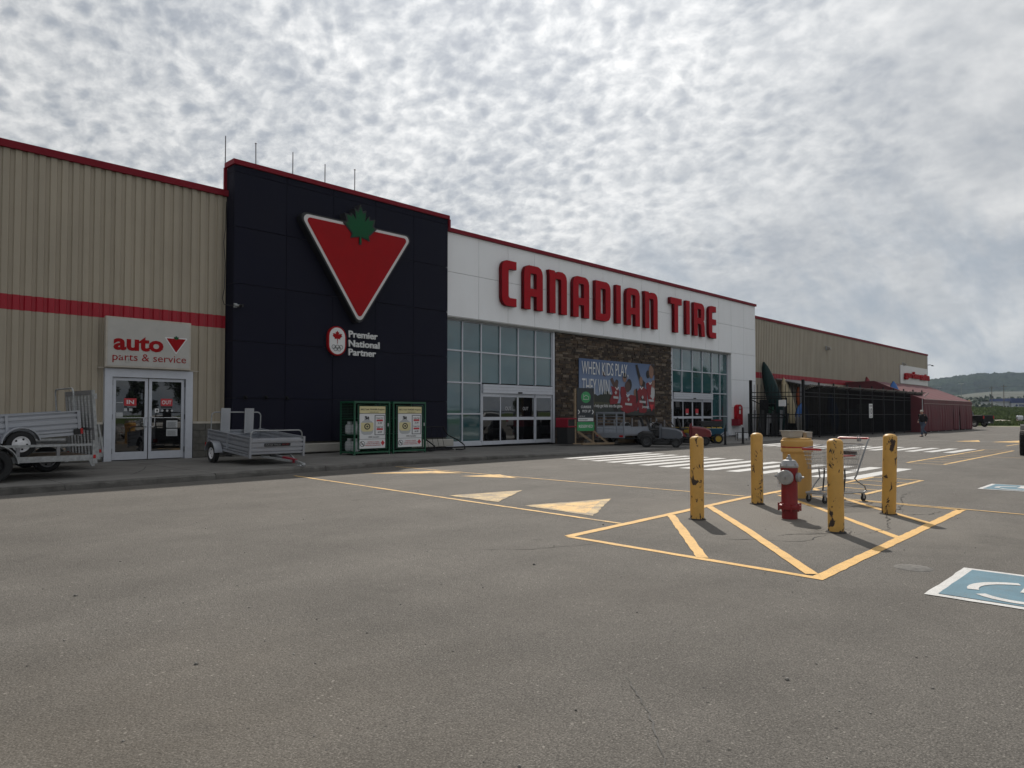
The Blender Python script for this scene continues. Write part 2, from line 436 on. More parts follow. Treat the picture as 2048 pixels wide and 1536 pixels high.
def chipped(name, col, under, thr=0.60, seed=0.0, rust=(0.045, 0.028, 0.02), obj=True):
    """thick paint with flakes broken off"""
    m = bpy.data.materials.new(name); m.use_nodes = True; t = m.node_tree; MATS[name] = m
    b = t.nodes['Principled BSDF']; tcn = N(t, 'ShaderNodeTexCoord'); oi = N(t, 'ShaderNodeObjectInfo')
    off = vmath(t, 'ADD', tcn.outputs['Object'], vmath(t, 'MULTIPLY', oi.outputs['Location'], (7.3, 5.1, 3.3)).outputs[0]).outputs[0]
    s = N(t, 'ShaderNodeMapping'); s.inputs['Scale'].default_value = (1, 1, 0.62); s.inputs['Location'].default_value = (seed, seed, seed); L(t, off, s.inputs[0])
    n1 = noise(t, s.outputs[0], 10.0, 4, 0.62, 0.8)
    sx = N(t, 'ShaderNodeSeparateXYZ'); L(t, tcn.outputs['Object'], sx.inputs[0])
    foot = ramp(t, sx.outputs[2], [(0.0, 0.10), (0.06, 0.04), (0.25, 0.0)])
    val = mth(t, 'ADD', n1, foot)
    k = ramp(t, val, [(thr, 0.0), (thr + 0.012, 1.0)])
    edge = ramp(t, val, [(thr - 0.02, 0.0), (thr, 1.0)])
    shade = ramp(t, noise(t, off, 4.0, 6, 0.65), [(0.3, 0.84), (0.7, 1.08)])
    base = mixc(t, 1.0, col, shade, 'MULTIPLY')
    rn = ramp(t, noise(t, off, 30, 4, 0.6), [(0.35, rust), (0.65, under)])
    c = mixc(t, mth(t, 'MULTIPLY', edge, 0.25), base, (0.35, 0.2, 0.08))
    c = mixc(t, k, c, rn)
    L(t, c, b.inputs['Base Color'])
    L(t, mth(t, 'MULTIPLY_ADD', k, 0.35, 0.48), b.inputs['Roughness'])
    bn = N(t, 'ShaderNodeBump'); bn.inputs['Strength'].default_value = 0.7; bn.inputs['Distance'].default_value = 0.004
    L(t, mth(t, 'SUBTRACT', mth(t, 'MULTIPLY', noise(t, off, 25, 3, .6), 0.3), k), bn.inputs['Height']); L(t, bn.outputs[0], b.inputs['Normal'])
    return m
def glass_mat(name, col, rough=0.02, ior=1.6, wave=0.03, spec=0.5):
    m = bpy.data.materials.new(name); m.use_nodes = True; t = m.node_tree; MATS[name] = m
    b = t.nodes['Principled BSDF']; g = N(t, 'ShaderNodeNewGeometry')
    c = ramp(t, noise(t, g.outputs['Position'], 0.8, 3, 0.5), [(0.3, tuple(x * 0.8 for x in col)), (0.7, tuple(x * 1.2 for x in col))])
    L(t, c, b.inputs['Base Color']); b.inputs['Roughness'].default_value = rough; b.inputs['IOR'].default_value = ior
    b.inputs['Specular IOR Level'].default_value = spec
    bn = N(t, 'ShaderNodeBump'); bn.inputs['Strength'].default_value = wave; bn.inputs['Distance'].default_value = 0.05
    L(t, noise(t, g.outputs['Position'], 1.3, 2, 0.5), bn.inputs['Height']); L(t, bn.outputs[0], b.inputs['Normal'])
    return m

asphalt_mat()
paint_mat('yellow_paint', (0.68, 0.42, 0.145), 0.75, 0.55, 0.66)
paint_mat('faded_yellow_paint', (0.70, 0.45, 0.17), 0.8, 0.50, 0.60)
paint_mat('worn_yellow_paint', (0.58, 0.42, 0.20), 0.95, 0.44, 0.58)
paint_mat('white_paint', (0.58, 0.58, 0.57), 0.6, 0.55, 0.68)
paint_mat('blue_paint', (0.105, 0.205, 0.265), 0.55, 0.52, 0.66)
pm('crack_dark', (0.028, 0.026, 0.024), 0.95, var=0.3)
pm('manhole_iron', (0.165, 0.160, 0.152), 0.95, spec=0.05, var=0.3, scale=20)
dirty('concrete', (0.165, 0.158, 0.147), (0.08, 0.076, 0.07), 0.75, 1.2, 0.85, stretch=(1, 1, 1), bump=0.35)
dirty('kerb_concrete', (0.135, 0.128, 0.118), (0.035, 0.033, 0.03), 0.9, 3.0, 0.9, stretch=(1, 1, 1), bump=0.6)
dirty('beige_metal', (0.375, 0.325, 0.25), (0.26, 0.225, 0.175), 0.6, 2.0, 0.5, stretch=(1, 1, .08))
dirty('red_band', (0.34, 0.006, 0.020), (0.28, 0.012, 0.02), 0.4, 2.0, 0.45, stretch=(1, 1, .1))
dirty('red_flashing', (0.20, 0.010, 0.020), (0.14, 0.012, 0.020), 0.5, 1.2, 0.6, spec=0.15)
dirty('charcoal_panel', (0.0095, 0.0100, 0.021), (0.015, 0.0145, 0.022), 0.6, 1.1, 0.7, stretch=(1, 1, .4), spec=0.12)
dirty('white_panel', (0.84, 0.85, 0.87), (0.75, 0.75, 0.76), 0.5, 1.5, 0.45, stretch=(1, 1, .15))
pm('joint_black', (0.018, 0.018, 0.02), 0.8, var=0)
pm('joint_grey', (0.22, 0.22, 0.22), 0.8, var=0)
pm('soffit_grey', (0.42, 0.42, 0.41), 0.6, var=0.08)
pm('aluminium', (0.52, 0.54, 0.59), 0.42, 0.15, var=0.05, scale=6)
pm('mill_aluminium', (0.36, 0.375, 0.41), 0.40, 0.45, var=0.06, scale=5, stretch=(1, 1, 2))
pm('galvanised', (0.33, 0.34, 0.345), 0.5, 0.55, var=0.25, scale=18)
pm('galvanised_dark', (0.23, 0.23, 0.24), 0.55, 0.45, var=0.25, scale=14)
pm('grey_trailer_paint', (0.26, 0.28, 0.32), 0.45, 0.2, var=0.1, scale=5)
pm('rubber', (0.014, 0.014, 0.015), 0.85, var=0.25, scale=30, bump=0.3)
pm('white_rim', (0.70, 0.70, 0.72), 0.4, var=0.05)
pm('rim_hole', (0.012, 0.012, 0.013), 0.9, var=0)
pm('chrome', (0.55, 0.56, 0.58), 0.22, 0.9, var=0.1, scale=20)
glass_mat('teal_glass', (0.026, 0.085, 0.094), 0.03, 2.0, 0.02)
glass_mat('door_glass', (0.005, 0.005, 0.006), 0.015, 1.9, 0.012)
pm('block_grey', (0.105, 0.10, 0.088), 0.9, var=0.25, scale=6, bump=0.5)
pm('mortar', (0.07, 0.066, 0.06), 0.95, var=0.1)
pm('sign_white', (0.45, 0.435, 0.405), 0.5, var=0.06)
pm('sign_edge', (0.46, 0.42, 0.36), 0.6, var=0.15)
pm('letter_red', (0.36, 0.008, 0.016), 0.6, var=0.08, spec=0.12)
pm('letter_side_shade', (0.13, 0.003, 0.007), 0.6, var=0.08, spec=0.12)  # letter red darkened: shade of the letter sides put into the colour
pm('logo_red', (0.31, 0.007, 0.010), 0.6, var=0.08, spec=0.12)
pm('logo_white', (0.62, 0.60, 0.60), 0.5, var=0.05)
pm('leaf_green', (0.012, 0.085, 0.036), 0.6, var=0.08, spec=0.12)
pm('sign_black', (0.010, 0.010, 0.012), 0.5, var=0.1)
pm('print_white', (0.68, 0.68, 0.68), 0.6, var=0)
pm('print_black', (0.02, 0.02, 0.022), 0.6, var=0)
pm('print_red', (0.48, 0.03, 0.04), 0.6, var=0)
pm('print_cream', (0.62, 0.55, 0.30), 0.6, var=0.04)
pm('print_green', (0.05, 0.30, 0.11), 0.6, var=0)
pm('print_dark', (0.030, 0.036, 0.042), 0.6, var=0)
pm('print_grey', (0.42, 0.43, 0.44), 0.6, var=0)
pm('cage_green', (0.010, 0.085, 0.042), 0.45, var=0.15, scale=6)
pm('tank_white', (0.52, 0.53, 0.54), 0.45, var=0.1)
pm('black_steel', (0.008, 0.008, 0.009), 0.6, var=0.2, scale=9, spec=0.25)
pm('black_plastic', (0.014, 0.014, 0.015), 0.6, var=0.2)
pm('bin_red', (0.25, 0.006, 0.022), 0.5, var=0.1)
pm('raw_wood', (0.26, 0.19, 0.12), 0.8, var=0.25, scale=5, stretch=(1, 1, 6))
pm('deck_wood', (0.17, 0.13, 0.095), 0.85, var=0.3, scale=4, stretch=(6, 1, 1))
pm('light_red', (0.42, 0.01, 0.012), 0.25, var=0)
pm('mower_grey', (0.055, 0.065, 0.085), 0.4, var=0.05, coat=0.5)
pm('mower_red', (0.15, 0.003, 0.007), 0.4, var=0.05, coat=0.5)
pm('cart_blue', (0.018, 0.085, 0.14), 0.5, var=0.1)
pm('safety_yellow', (0.45, 0.30, 0.03), 0.45, var=0.1)
pm('hydrant_red', (0.185, 0.004, 0.008), 0.5, var=0.14, scale=8, bump=0.12, bscale=30, obj=True)
pm('hydrant_silver', (0.30, 0.31, 0.32), 0.5, 0.3, var=0.14, scale=15, bump=0.15, bscale=40, obj=True)
chipped('bollard_yellow', (0.57, 0.325, 0.075), (0.05, 0.035, 0.028), 0.595)
dirty('pillar_yellow', (0.58, 0.35, 0.11), (0.36, 0.21, 0.07), 0.4, 3.0, 0.5)
pm('band_red', (0.36, 0.02, 0.02), 0.5, var=0.1)
pm('basin_white', (0.36, 0.345, 0.31), 0.5, var=0.08)
pm('grey_plastic', (0.30, 0.28, 0.25), 0.6, var=0.1)
pm('cart_grey', (0.27, 0.28, 0.29), 0.4, 0.35, var=0.12, scale=12)
pm('cart_chrome', (0.30, 0.31, 0.32), 0.4, 0.6, var=0.1, scale=20)
pm('cart_red', (0.38, 0.012, 0.02), 0.4, var=0.1)
pm('tarp_red', (0.105, 0.018, 0.024), 0.7, var=0.18, scale=0.8, bump=0.25, bscale=2.5)
pm('jacket_black', (0.010, 0.010, 0.013), 0.85, var=0.2)
pm('denim', (0.055, 0.075, 0.115), 0.9, var=0.2, scale=12)
pm('skin', (0.46, 0.27, 0.20), 0.6, var=0.06)
pm('hair_grey', (0.45, 0.43, 0.40), 0.9, var=0.1)
pm('shoe_black', (0.012, 0.011, 0.011), 0.6, var=0.1)
pm('car_black', (0.005, 0.005, 0.006), 0.5, var=0.0, coat=0.0, spec=0.15)
pm('car_white', (0.68, 0.68, 0.67), 0.3, var=0.03, coat=0.7)
pm('car_silver', (0.35, 0.36, 0.37), 0.3, 0.5, var=0.03, coat=0.7)
pm('car_blue', (0.03, 0.05, 0.11), 0.3, 0.3, var=0.03, coat=0.7)
glass_mat('car_glass', (0.01, 0.012, 0.013), 0.02, 1.5, 0.0)
pm('bark', (0.10, 0.075, 0.055), 0.95, var=0.3, scale=8)
pm('foliage', (0.040, 0.070, 0.020), 0.8, var=0.45, scale=0.9, col2=(0.075, 0.115, 0.03))
pm('foliage_dark', (0.022, 0.042, 0.020), 0.8, var=0.4, scale=0.9)
pm('shrub_leaf', (0.050, 0.085, 0.022), 0.85, var=0.4, scale=0.7, col2=(0.10, 0.13, 0.04))
pm('dry_grass', (0.20, 0.165, 0.10), 0.9, var=0.3)
pm('kayak_green', (0.006, 0.026, 0.026), 0.5, spec=0.2, var=0.1)
pm('kayak_cream', (0.48, 0.40, 0.25), 0.45, var=0.1)
pm('kayak_orange', (0.45, 0.09, 0.02), 0.45, var=0.1)
pm('kayak_blue', (0.02, 0.12, 0.38), 0.4, var=0.1)
pm('kayak_red', (0.22, 0.012, 0.02), 0.4, var=0.1)
pm('far_white', (0.42, 0.43, 0.44), 0.6, var=0.1, scale=.2)
pm('far_blue', (0.02, 0.04, 0.14), 0.6, var=0.1)
pm('pole_wood', (0.11, 0.095, 0.08), 0.9, var=0.2)
pm('pole_yellow', (0.42, 0.30, 0.10), 0.8, var=0.2)
pm('roof_grey', (0.25, 0.25, 0.25), 0.9, var=0.1)
pm('lamp_grey', (0.36, 0.37, 0.39), 0.5, var=0.05)
pm('pale_gravel', (0.30, 0.27, 0.23), 0.95, var=0.3, scale=2)
M = MATS

# ================================================================== setting: ground
def poly_sheet(name, pts, z, m, jag=0.0, seg=0.15, kind='structure', hole=None):
    """flat sheet with slightly uneven edges"""
    rnd = random.Random(hash((round(pts[0][0], 3), round(pts[0][1], 3))) & 0xffff)
    out = []
    n = len(pts)
    for i in range(n):
        a, b = Vector(pts[i]), Vector(pts[(i + 1) % n]); d = b - a; ln = d.length
        k = max(1, int(ln / seg)) if jag else 1
        nr = Vector((-d.y, d.x)).normalized() if ln > 0 else Vector((0, 0))
        for j in range(k):
            q = a + d * (j / k)
            if jag and j: q += nr * rnd.uniform(-jag, jag)
            out.append((q.x, q.y))
    me = flat([out], 0.0005, z, plane='XY')
    o = link(me, name, m)
    o['kind'] = kind
    return o
def line_poly(pts, w):
    """outline of a band of width w (or list of widths) along a polyline"""
    ps = [Vector(p) for p in pts]; ws = w if isinstance(w, (list, tuple)) else [w] * len(ps); l = []; r = []
    for i, p in enumerate(ps):
        t = (ps[min(i + 1, len(ps) - 1)] - ps[max(i - 1, 0)]).normalized(); nn = Vector((-t.y, t.x)) * ws[i] / 2
        l.append(p + nn); r.append(p - nn)
    return [tuple(x) for x in l] + [tuple(x) for x in reversed(r)]

# main asphalt sheet, dense enough near the camera for slight undulation
mb = MB()
xs = [-60, -20, 0, 20, 40, 60, 80, 96, 108]; ys = [-80, -40, -20, 0, 10, 24, 60, 90]
mb.v = [(x, y, 0) for y in ys for x in xs]
mb.f = [(j * len(xs) + i, j * len(xs) + i + 1, (j + 1) * len(xs) + i + 1, (j + 1) * len(xs) + i) for j in range(len(ys) - 1) for i in range(len(xs) - 1)]
mb.sm = [False] * len(mb.f)
tag(mb.build('parking_lot', M['asphalt'], fix=False), kind='structure')

# terrain beyond: grass field that rises gently to the far road, then plain to the hills
def hn(x, y, s=1.0):
    from mathutils import noise as mn
    return mn.noise(Vector((x * s, y * s, 3.7)))
FD = Vector((cos(TH), sin(TH))); RD = Vector((sin(TH), -cos(TH)))
def terr_h(x, y):
    d = x - 0.1 * y          # distance measured roughly along the lane
    e = max(0.0, min(1.0, (x - 104) / 200.0)); e2 = max(0, min(1, (y + 20) / 10))
    return -0.03 + 3.7 * (e * e * (3 - 2 * e)) ** 1.0
def field_mat():
    m = bpy.data.materials.new('field_grass'); m.use_nodes = True; t = m.node_tree; MATS['field_grass'] = m
    b = t.nodes['Principled BSDF']; g = N(t, 'ShaderNodeNewGeometry'); p = g.outputs['Position']
    n1 = noise(t, p, 0.16, 6, 0.65); n2 = noise(t, p, 1.5, 4, 0.6)
    c = ramp(t, mth(t, 'MULTIPLY_ADD', n1, 0.6, mth(t, 'MULTIPLY', n2, 0.4)), [(0.32, (0.030, 0.052, 0.016)), (0.46, (0.060, 0.095, 0.026)), (0.58, (0.095, 0.130, 0.038)), (0.70, (0.19, 0.175, 0.09))])
    L(t, c, b.inputs['Base Color']); b.inputs['Roughness'].default_value = 0.95; b.inputs['Specular IOR Level'].default_value = 0.1
    bn = N(t, 'ShaderNodeBump'); bn.inputs['Strength'].default_value = 0.9; bn.inputs['Distance'].default_value = 0.4
    L(t, n2, bn.inputs['Height']); L(t, bn.outputs[0], b.inputs['Normal'])
    return m
field_mat()
mb = MB(); gx = [108 + (i / 60) ** 1.5 * 200 for i in range(61)]; gy = [-160 + i * 8 for i in range(56)]
mb.v = [(x + (0 if i else 1.5 * hn(y, 0, .1)), y, terr_h(x, y) + (0.30 * hn(x, y, .12) if i > 1 else 0)) for j, y in enumerate(gy) for i, x in enumerate(gx)]
nx = len(gx)
mb.f = [(j * nx + i, j * nx + i + 1, (j + 1) * nx + i + 1, (j + 1) * nx + i) for j in range(len(gy) - 1) for i in range(nx - 1)]
mb.sm = [True] * len(mb.f)
tag(mb.build('grass_field', M['field_grass'], fix=False), kind='structure')
# dirt verge between asphalt and grass
pv = poly_sheet('gravel_verge', [(104.5, -160), (109.5, -160), (110, -40), (108.6, 0), (109.5, 14), (110.5, 40), (110, 280), (104.5, 280), (104, 60), (105.5, 20), (103.5, 5), (105, -20)], 0.004, pm('verge_dirt', (0.20, 0.165, 0.125), 0.95, var=0.35, scale=1.2, col2=(0.24, 0.21, 0.15)), jag=0.25, seg=1.0)
# outer ground far beyond
mb = MB(); mb.v = [(-2500, -2500, -1.2), (6000, -2500, -1.2), (6000, 6000, -1.2), (-2500, 6000, -1.2)]; mb.f = [(0, 1, 2, 3)]; mb.sm = [False]
tag(mb.build('ground', M['field_grass'], fix=False), kind='structure')
# plain behind the far road
def plain_mat():
    m = pm('plain_green', (0.03, 0.04, 0.02), 0.95, var=0.3, scale=0.02, col2=(0.05, 0.055, 0.03)); return m
plain_mat()
mb = MB(); mb.v = [(308, -600, 3.6), (1500, -1400, 9), (1500, 2200, 9), (308, 900, 3.6)]; mb.f = [(0, 1, 2, 3)]; mb.sm = [False]
tag(mb.build('valley_plain', M['plain_green'], fix=False), kind='structure')
mb = MB(); mb.v = [(300, -600, 3.74), (309, -600, 3.76), (309, 900, 3.76), (300, 900, 3.74)]; mb.f = [(0, 1, 2, 3)]; mb.sm = [False]
tag(mb.build('far_road', pm('far_asphalt', (0.22, 0.215, 0.205), 0.9, var=0.1), fix=False), kind='structure')

# hills: long wooded ridge with a lower open shoulder in front
def hill_mat():
    m = bpy.data.materials.new('wooded_slope'); m.use_nodes = True; t = m.node_tree; MATS['wooded_slope'] = m
    b = t.nodes['Principled BSDF']; g = N(t, 'ShaderNodeNewGeometry'); p = g.outputs['Position']
    n1 = noise(t, p, 0.006, 5, 0.6); n2 = noise(t, p, 0.07, 5, 0.7)
    c = ramp(t, mth(t, 'MULTIPLY_ADD', n1, 0.45, mth(t, 'MULTIPLY', n2, 0.55)), [(0.38, (0.005, 0.011, 0.008)), (0.48, (0.014, 0.025, 0.014)), (0.57, (0.026, 0.040, 0.020)), (0.66, (0.042, 0.054, 0.028))])
    L(t, c, b.inputs['Base Color']); b.inputs['Roughness'].default_value = 1.0; b.inputs['Specular IOR Level'].default_value = 0.0
    return m
hill_mat()
pm('open_slope', (0.026, 0.034, 0.02), 0.95, var=0.25, scale=0.012, col2=(0.038, 0.045, 0.028))
def ridge(name, d0, d1, latmax, latmin, hfun, m, nu=260, nv=60, rough=5.0):
    mb = MB()
    for j in range(nv):
        tt = j / (nv - 1)
        for i in range(nu):
            s = latmin + (latmax - latmin) * i / (nu - 1)
            d = d0 + (d1 - d0) * tt
            p = FD * d + RD * (s * d)
            h = hfun(s, tt)
            q = 0
            if tt > 0.05 and rough:
                q = rough * (hn(p.x, p.y, .045) + 0.7 * hn(p.x + 40, p.y, .11) + .35 * random.uniform(-1, 1))
            mb.v.append((p.x, p.y, h + q))
    mb.f = [(j * nu + i, j * nu + i + 1, (j + 1) * nu + i + 1, (j + 1) * nu + i) for j in range(nv - 1) for i in range(nu - 1)]
    mb.sm = [True] * len(mb.f)
    return tag(mb.build(name, m, fix=False), kind='structure')
def ridge_h(s, tt):
    # s = lateral/depth ratio; skyline measured in the photograph
    d = 1500 + 600 * tt
    key = [(-3, 20), (0.2, 25), (0.45, 40), (0.57, 60), (0.62, 71), (0.66, 78), (0.72, 80.5), (0.80, 80), (1.0, 72), (1.5, 60), (3, 30)]
    for (a, ya), (b, yb) in zip(key, key[1:]):
        if a <= s <= b:
            px = ya + (yb - ya) * (s - a) / (b - a); break
    else: px = 40
    top = 1.5 + px * 2100 / FPX
    lo = 9
    return lo + (top - lo) * (math.sin(tt * pi / 2) ** 0.9) 
ridge('wooded_hill', 1500, 2100, 1.6, 0.2, ridge_h, M['wooded_slope'], nu=520, nv=110, rough=8.0)
def shoulder_h(s, tt):
    f = max(0.0, min(1.0, (s - 0.56) / 0.13)); f = f * f * (3 - 2 * f)
    return 6 + (1.5 + (28 + 17 * f) * 1150 / FPX - 6) * math.sin(tt * pi / 2)
ridge('open_hillside', 800, 1150, 1.6, 0.45, shoulder_h, M['open_slope'], nu=120, nv=20, rough=0.5)

# ------------------------------------------------------------------ sidewalk and kerb
KERB = [(-14, 14.6), (-6, 15.2), (0, 15.7), (2.9, 15.95), (6.7, 16.25), (9.4, 16.6), (13.0, 16.95), (16.6, 16.9), (20.0, 16.6), (23.5, 16.4), (27, 16.5), (30.2, 16.85), (34.5, 16.9), (38, 17.1), (44.2, 17.6)]
def kerb_y(x):
    for (a, ya), (b, yb) in zip(KERB, KERB[1:]):
        if a <= x <= b: return ya + (yb - ya) * (x - a) / (b - a)
    return KERB[0][1] if x < KERB[0][0] else KERB[-1][1]
def kerb_z(x):
    return 0.14 if x < 15 else max(0.035, 0.14 - (x - 15) / 9 * 0.105)
sw = empty('sidewalk', (0, 0, 0)); sw['kind'] = 'structure'
edges = [-14, -10, -6, -2.2, 0.9, 4.0, 7.1, 10.2, 13.3, 16.4, 19.5, 22.6, 25.7, 28.8, 31.9, 35.0, 38.1, 41.2, 44.2]
for a, b in zip(edges, edges[1:]):
    g = 0.008; mb = MB(); n = 5
    top = [(a + g + (b - a - 2 * g) * i / n) for i in range(n + 1)]
    vs = [(x, kerb_y(x) + 0.165, kerb_z(x)) for x in top] + [(x, 22.9, kerb_z(x) + .005) for x in reversed(top)]
    k = len(vs); vs2 = [(x, y, -0.05) for x, y, z in vs]
    fs = [(i, i + 1, k - 2 - i, k - 1 - i) for i in range(n)] + [(i, i + k, (i + 1) % k + k, (i + 1) % k) for i in range(k)]
    mb.add(vs + vs2, fs); mb.build('slab', M['concrete'], sw)
rk = random.Random(5)
kr = empty('kerb', (0, 0, 0)); kr['kind'] = 'structure'
ke = edges
for a, b in zip(ke, ke[1:]):
    mb = MB(); n = 22; rows = []
    for i in range(n + 1):
        x = a + 0.006 + (b - a - 0.012) * i / n; y = kerb_y(x); z = kerb_z(x); w = rk.uniform(-0.008, 0.008); c = max(0, rk.gauss(0, 0.010)) + (0.03 if rk.random() < 0.07 else 0)
        rows.append([(x, y - 0.012 + w, -0.05), (x, y - 0.008 + w, z * 0.3), (x, y + w, max(0.008, z - 0.03 - c)), (x, y + 0.025 + c, z - c * .4), (x, y + 0.155, z + .001), (x, y + 0.157, -0.05)])
    mb.loft(rows, caps=True, smooth=False); mb.build('kerb_stone', M['kerb_concrete'], kr)
for (cx0, pts) in ((0, [(5.55, 17.2), (6.0, 18.0), (6.35, 18.7), (6.9, 20.1)]), (1, [(12.6, 17.5), (13.2, 18.1), (13.7, 18.3), (14.5, 19.5)])):
    o = poly_sheet('pavement_crack', line_poly(pts, [0.012, 0.02, 0.015, 0.008]), 0.1475, M['crack_dark'], jag=0.006, seg=0.1)

# ------------------------------------------------------------------ road markings
Z1 = 0.004
def mark(name, poly, m, jag=0.006, z=Z1): return poly_sheet(name, poly, z, M[m], jag)
def seg(a, b, w, m='yellow_paint', name='yellow_line', z=Z1): return mark(name, line_poly([a, b], w), m, 0.007, z)
zk = [0]
def nz():
    zk[0] += 1; return Z1 + 0.0005 * (zk[0] % 7)
# hydrant island outline and its hatching
A, B, Cc, D = (6.80, 5.58), (6.66, 2.52), (12.95, 2.68), (13.4, 5.92)
seg(A, (6.655, 2.46), 0.10, z=nz()); seg((6.61, 2.52), (13.0, 2.68), 0.125, z=nz()); seg(A, (9.3, 5.71), 0.125, z=nz()); mark('yellow_line', line_poly([(9.3, 5.71), (11.9, 5.86), (14.2, 5.88)], 0.125), 'yellow_paint', z=nz())
seg((9.3, 5.66), (6.76, 3.74), 0.12, z=nz()); mark('yellow_line', line_poly([(10.6, 5.74), (8.9, 4.32), (6.78, 2.62)], 0.12), 'yellow_paint', z=nz())
mark('yellow_line', line_poly([(13.0, 5.6), (11.6, 4.35), (9.5, 2.62)], [0.10, 0.10, 0.11]), 'yellow_paint', z=nz()); mark('yellow_line', line_poly([(14.6, 5.6), (12.6, 4.0), (11.05, 2.66)], 0.11), 'yellow_paint', z=nz())
seg((12.95, 2.68), (13.3, 5.9), 0.07, 'faded_yellow_paint', z=nz())
# lane lines
seg((8.86, 15.9), (8.10, 5.72), 0.085, 'faded_yellow_paint', z=nz())
seg((12.42, 16.6), (12.36, 5.98), 0.07, 'faded_yellow_paint', z=nz())
seg((13.25, 4.6), (12.75, -1.0), 0.06, 'faded_yellow_paint', z=nz())
# give-way triangles
for (pts, wear) in (([(8.67, 9.95), (10.29, 9.62), (8.62, 8.62)], 'worn'), ([(8.60, 7.98), (10.36, 7.52), (8.42, 6.44)], 'worn'), ([(11.6, 12.9), (12.63, 12.56), (12.15, 11.5)], 'faded'), ([(10.4, 15.2), (12.25, 14.6), (12.2, 13.5)], 'faded')):
    mark('give_way_triangle', pts, wear + '_yellow_paint', 0.02, z=nz())
    c = (sum(p[0] for p in pts) / 3, sum(p[1] for p in pts) / 3)
    if wear == 'worn':
        q = [(c[0] + (p[0] - c[0]) * .74 - .06, c[1] + (p[1] - c[1]) * .74) for p in pts]
        mark('give_way_triangle', q, 'faded_yellow_paint', 0.01, z=nz())
for pts in ([(45.7, 9.7), (48.6, 9.7), (45.7, 8.5)], [(45.8, 8.0), (49.4, 8.0), (46.0, 6.6)]):
    mark('give_way_triangle', [(pts[0][0], pts[0][1]), (pts[1][0], (pts[0][1] + pts[2][1]) / 2), pts[2]], 'faded_yellow_paint', z=nz())
# crosswalks
def zebra(x_at, w, ys, group):
    for i, y in enumerate(ys):
        x = x_at(y); j = 0.03 * math.sin(i * 7.1)
        mark('crosswalk_stripe', [(x + j, y + 0.19), (x + j, y - 0.17), (x + w(y) - j, y - 0.20), (x + w(y) - j, y + 0.16)], 'white_paint', 0.006)
zebra(lambda y: 17.35 + 0.0175 * max(0, y - 6.5) ** 2 + 0.0, lambda y: 4.35 + 0.10 * max(0, y - 8), [15.45 - 0.74 * i for i in range(14)], None)
zebra(lambda y: 31.9 + 0.035 * max(0, y - 10) ** 2, lambda y: 4.1, [15.4 - 0.70 * i for i in range(13)], None)
# hatched pedestrian boxes
def hatch_box(x0, x1, y0, y1, n, slant, m='faded_yellow_paint'):
    seg((x0, y0), (x1, y0), 0.10, m, z=nz()); seg((x0 + 0.2, y1), (x1 + 0.2, y1), 0.09, m, z=nz())
    for i in range(n + 1):
        x = x0 + (x1 - x0) * i / n
        seg((x, y0 + .05), (x + slant, y1 - .05), 0.07, m, z=nz())
hatch_box(24.3, 35.6, 5.45, 6.5, 9, 0.15)
hatch_box(14.2, 18.1, 4.50, 5.58, 4, 0.15)
seg((46.4, 14.6), (46.3, -4), 0.08, 'white_paint', 'white_line', nz()); seg((62.8, 15.0), (62.2, -6), 0.09, 'white_paint', 'white_line', nz())
seg((29.8, 5.4), (30.3, -4), 0.07, 'faded_yellow_paint', z=nz()); seg((40.6, 6.5), (46, 6.45), 0.10, 'faded_yellow_paint', z=nz())
# accessible parking symbols
def access_symbol(x0, y1, s=1.42):
    """blue square with white border; corner (x0, y1) is the far-left corner; runs to +X and -Y"""
    z = nz() + 0.001
    fr = [(x0, y1), (x0, y1 - s), (x0 + s, y1 - s), (x0 + s, y1)]; b = 0.085
    mark('parking_symbol_border', fr, 'white_paint', 0.006, z)
    mark('parking_symbol_field', [(x0 + b, y1 - b), (x0 + b, y1 - s + b), (x0 + s - b, y1 - s + b), (x0 + s - b, y1 - b)], 'blue_paint', 0.004, z + 0.004)
    # wheelchair figure, seen from -X side: 'up' of the symbol is +X
    def W_(u, v): return (x0 + b + 0.06 + v * (s - 2 * b - .12), y1 - b - 0.06 - u * (s - 2 * b - .12))
    arc = []
    for i in range(21):
        a = R_(105 + i * 235 / 20); arc.append((0.42 + 0.33 * cos(a), 0.36 + 0.33 * sin(a)))
    me = [W_(*p) for p in arc]
    for part in (me[:9], me[10:]): mark('parking_symbol_wheel', line_poly(part, 0.085), 'white_paint', 0.003, z + 0.008)
    mark('parking_symbol_figure', [W_(0.36, 0.93), W_(0.52, 0.93), W_(0.52, 0.80), W_(0.36, 0.80)], 'white_paint', 0.003, z + 0.008)
    mark('parking_symbol_figure', [W_(.38, .77), W_(.50, .77), W_(.50, .62), W_(.68, .62), W_(.68, .55), W_(.50, .55), W_(.50, .48), W_(.74, .48), W_(.86, .16), W_(.95, .2), W_(.95, .11), W_(.81, .07), W_(.68, .38), W_(.38, .38)], 'white_paint', 0.003, z + 0.0085)
access_symbol(6.68, 1.66)
access_symbol(16.85, 3.2)
access_symbol(24.3, 3.4)
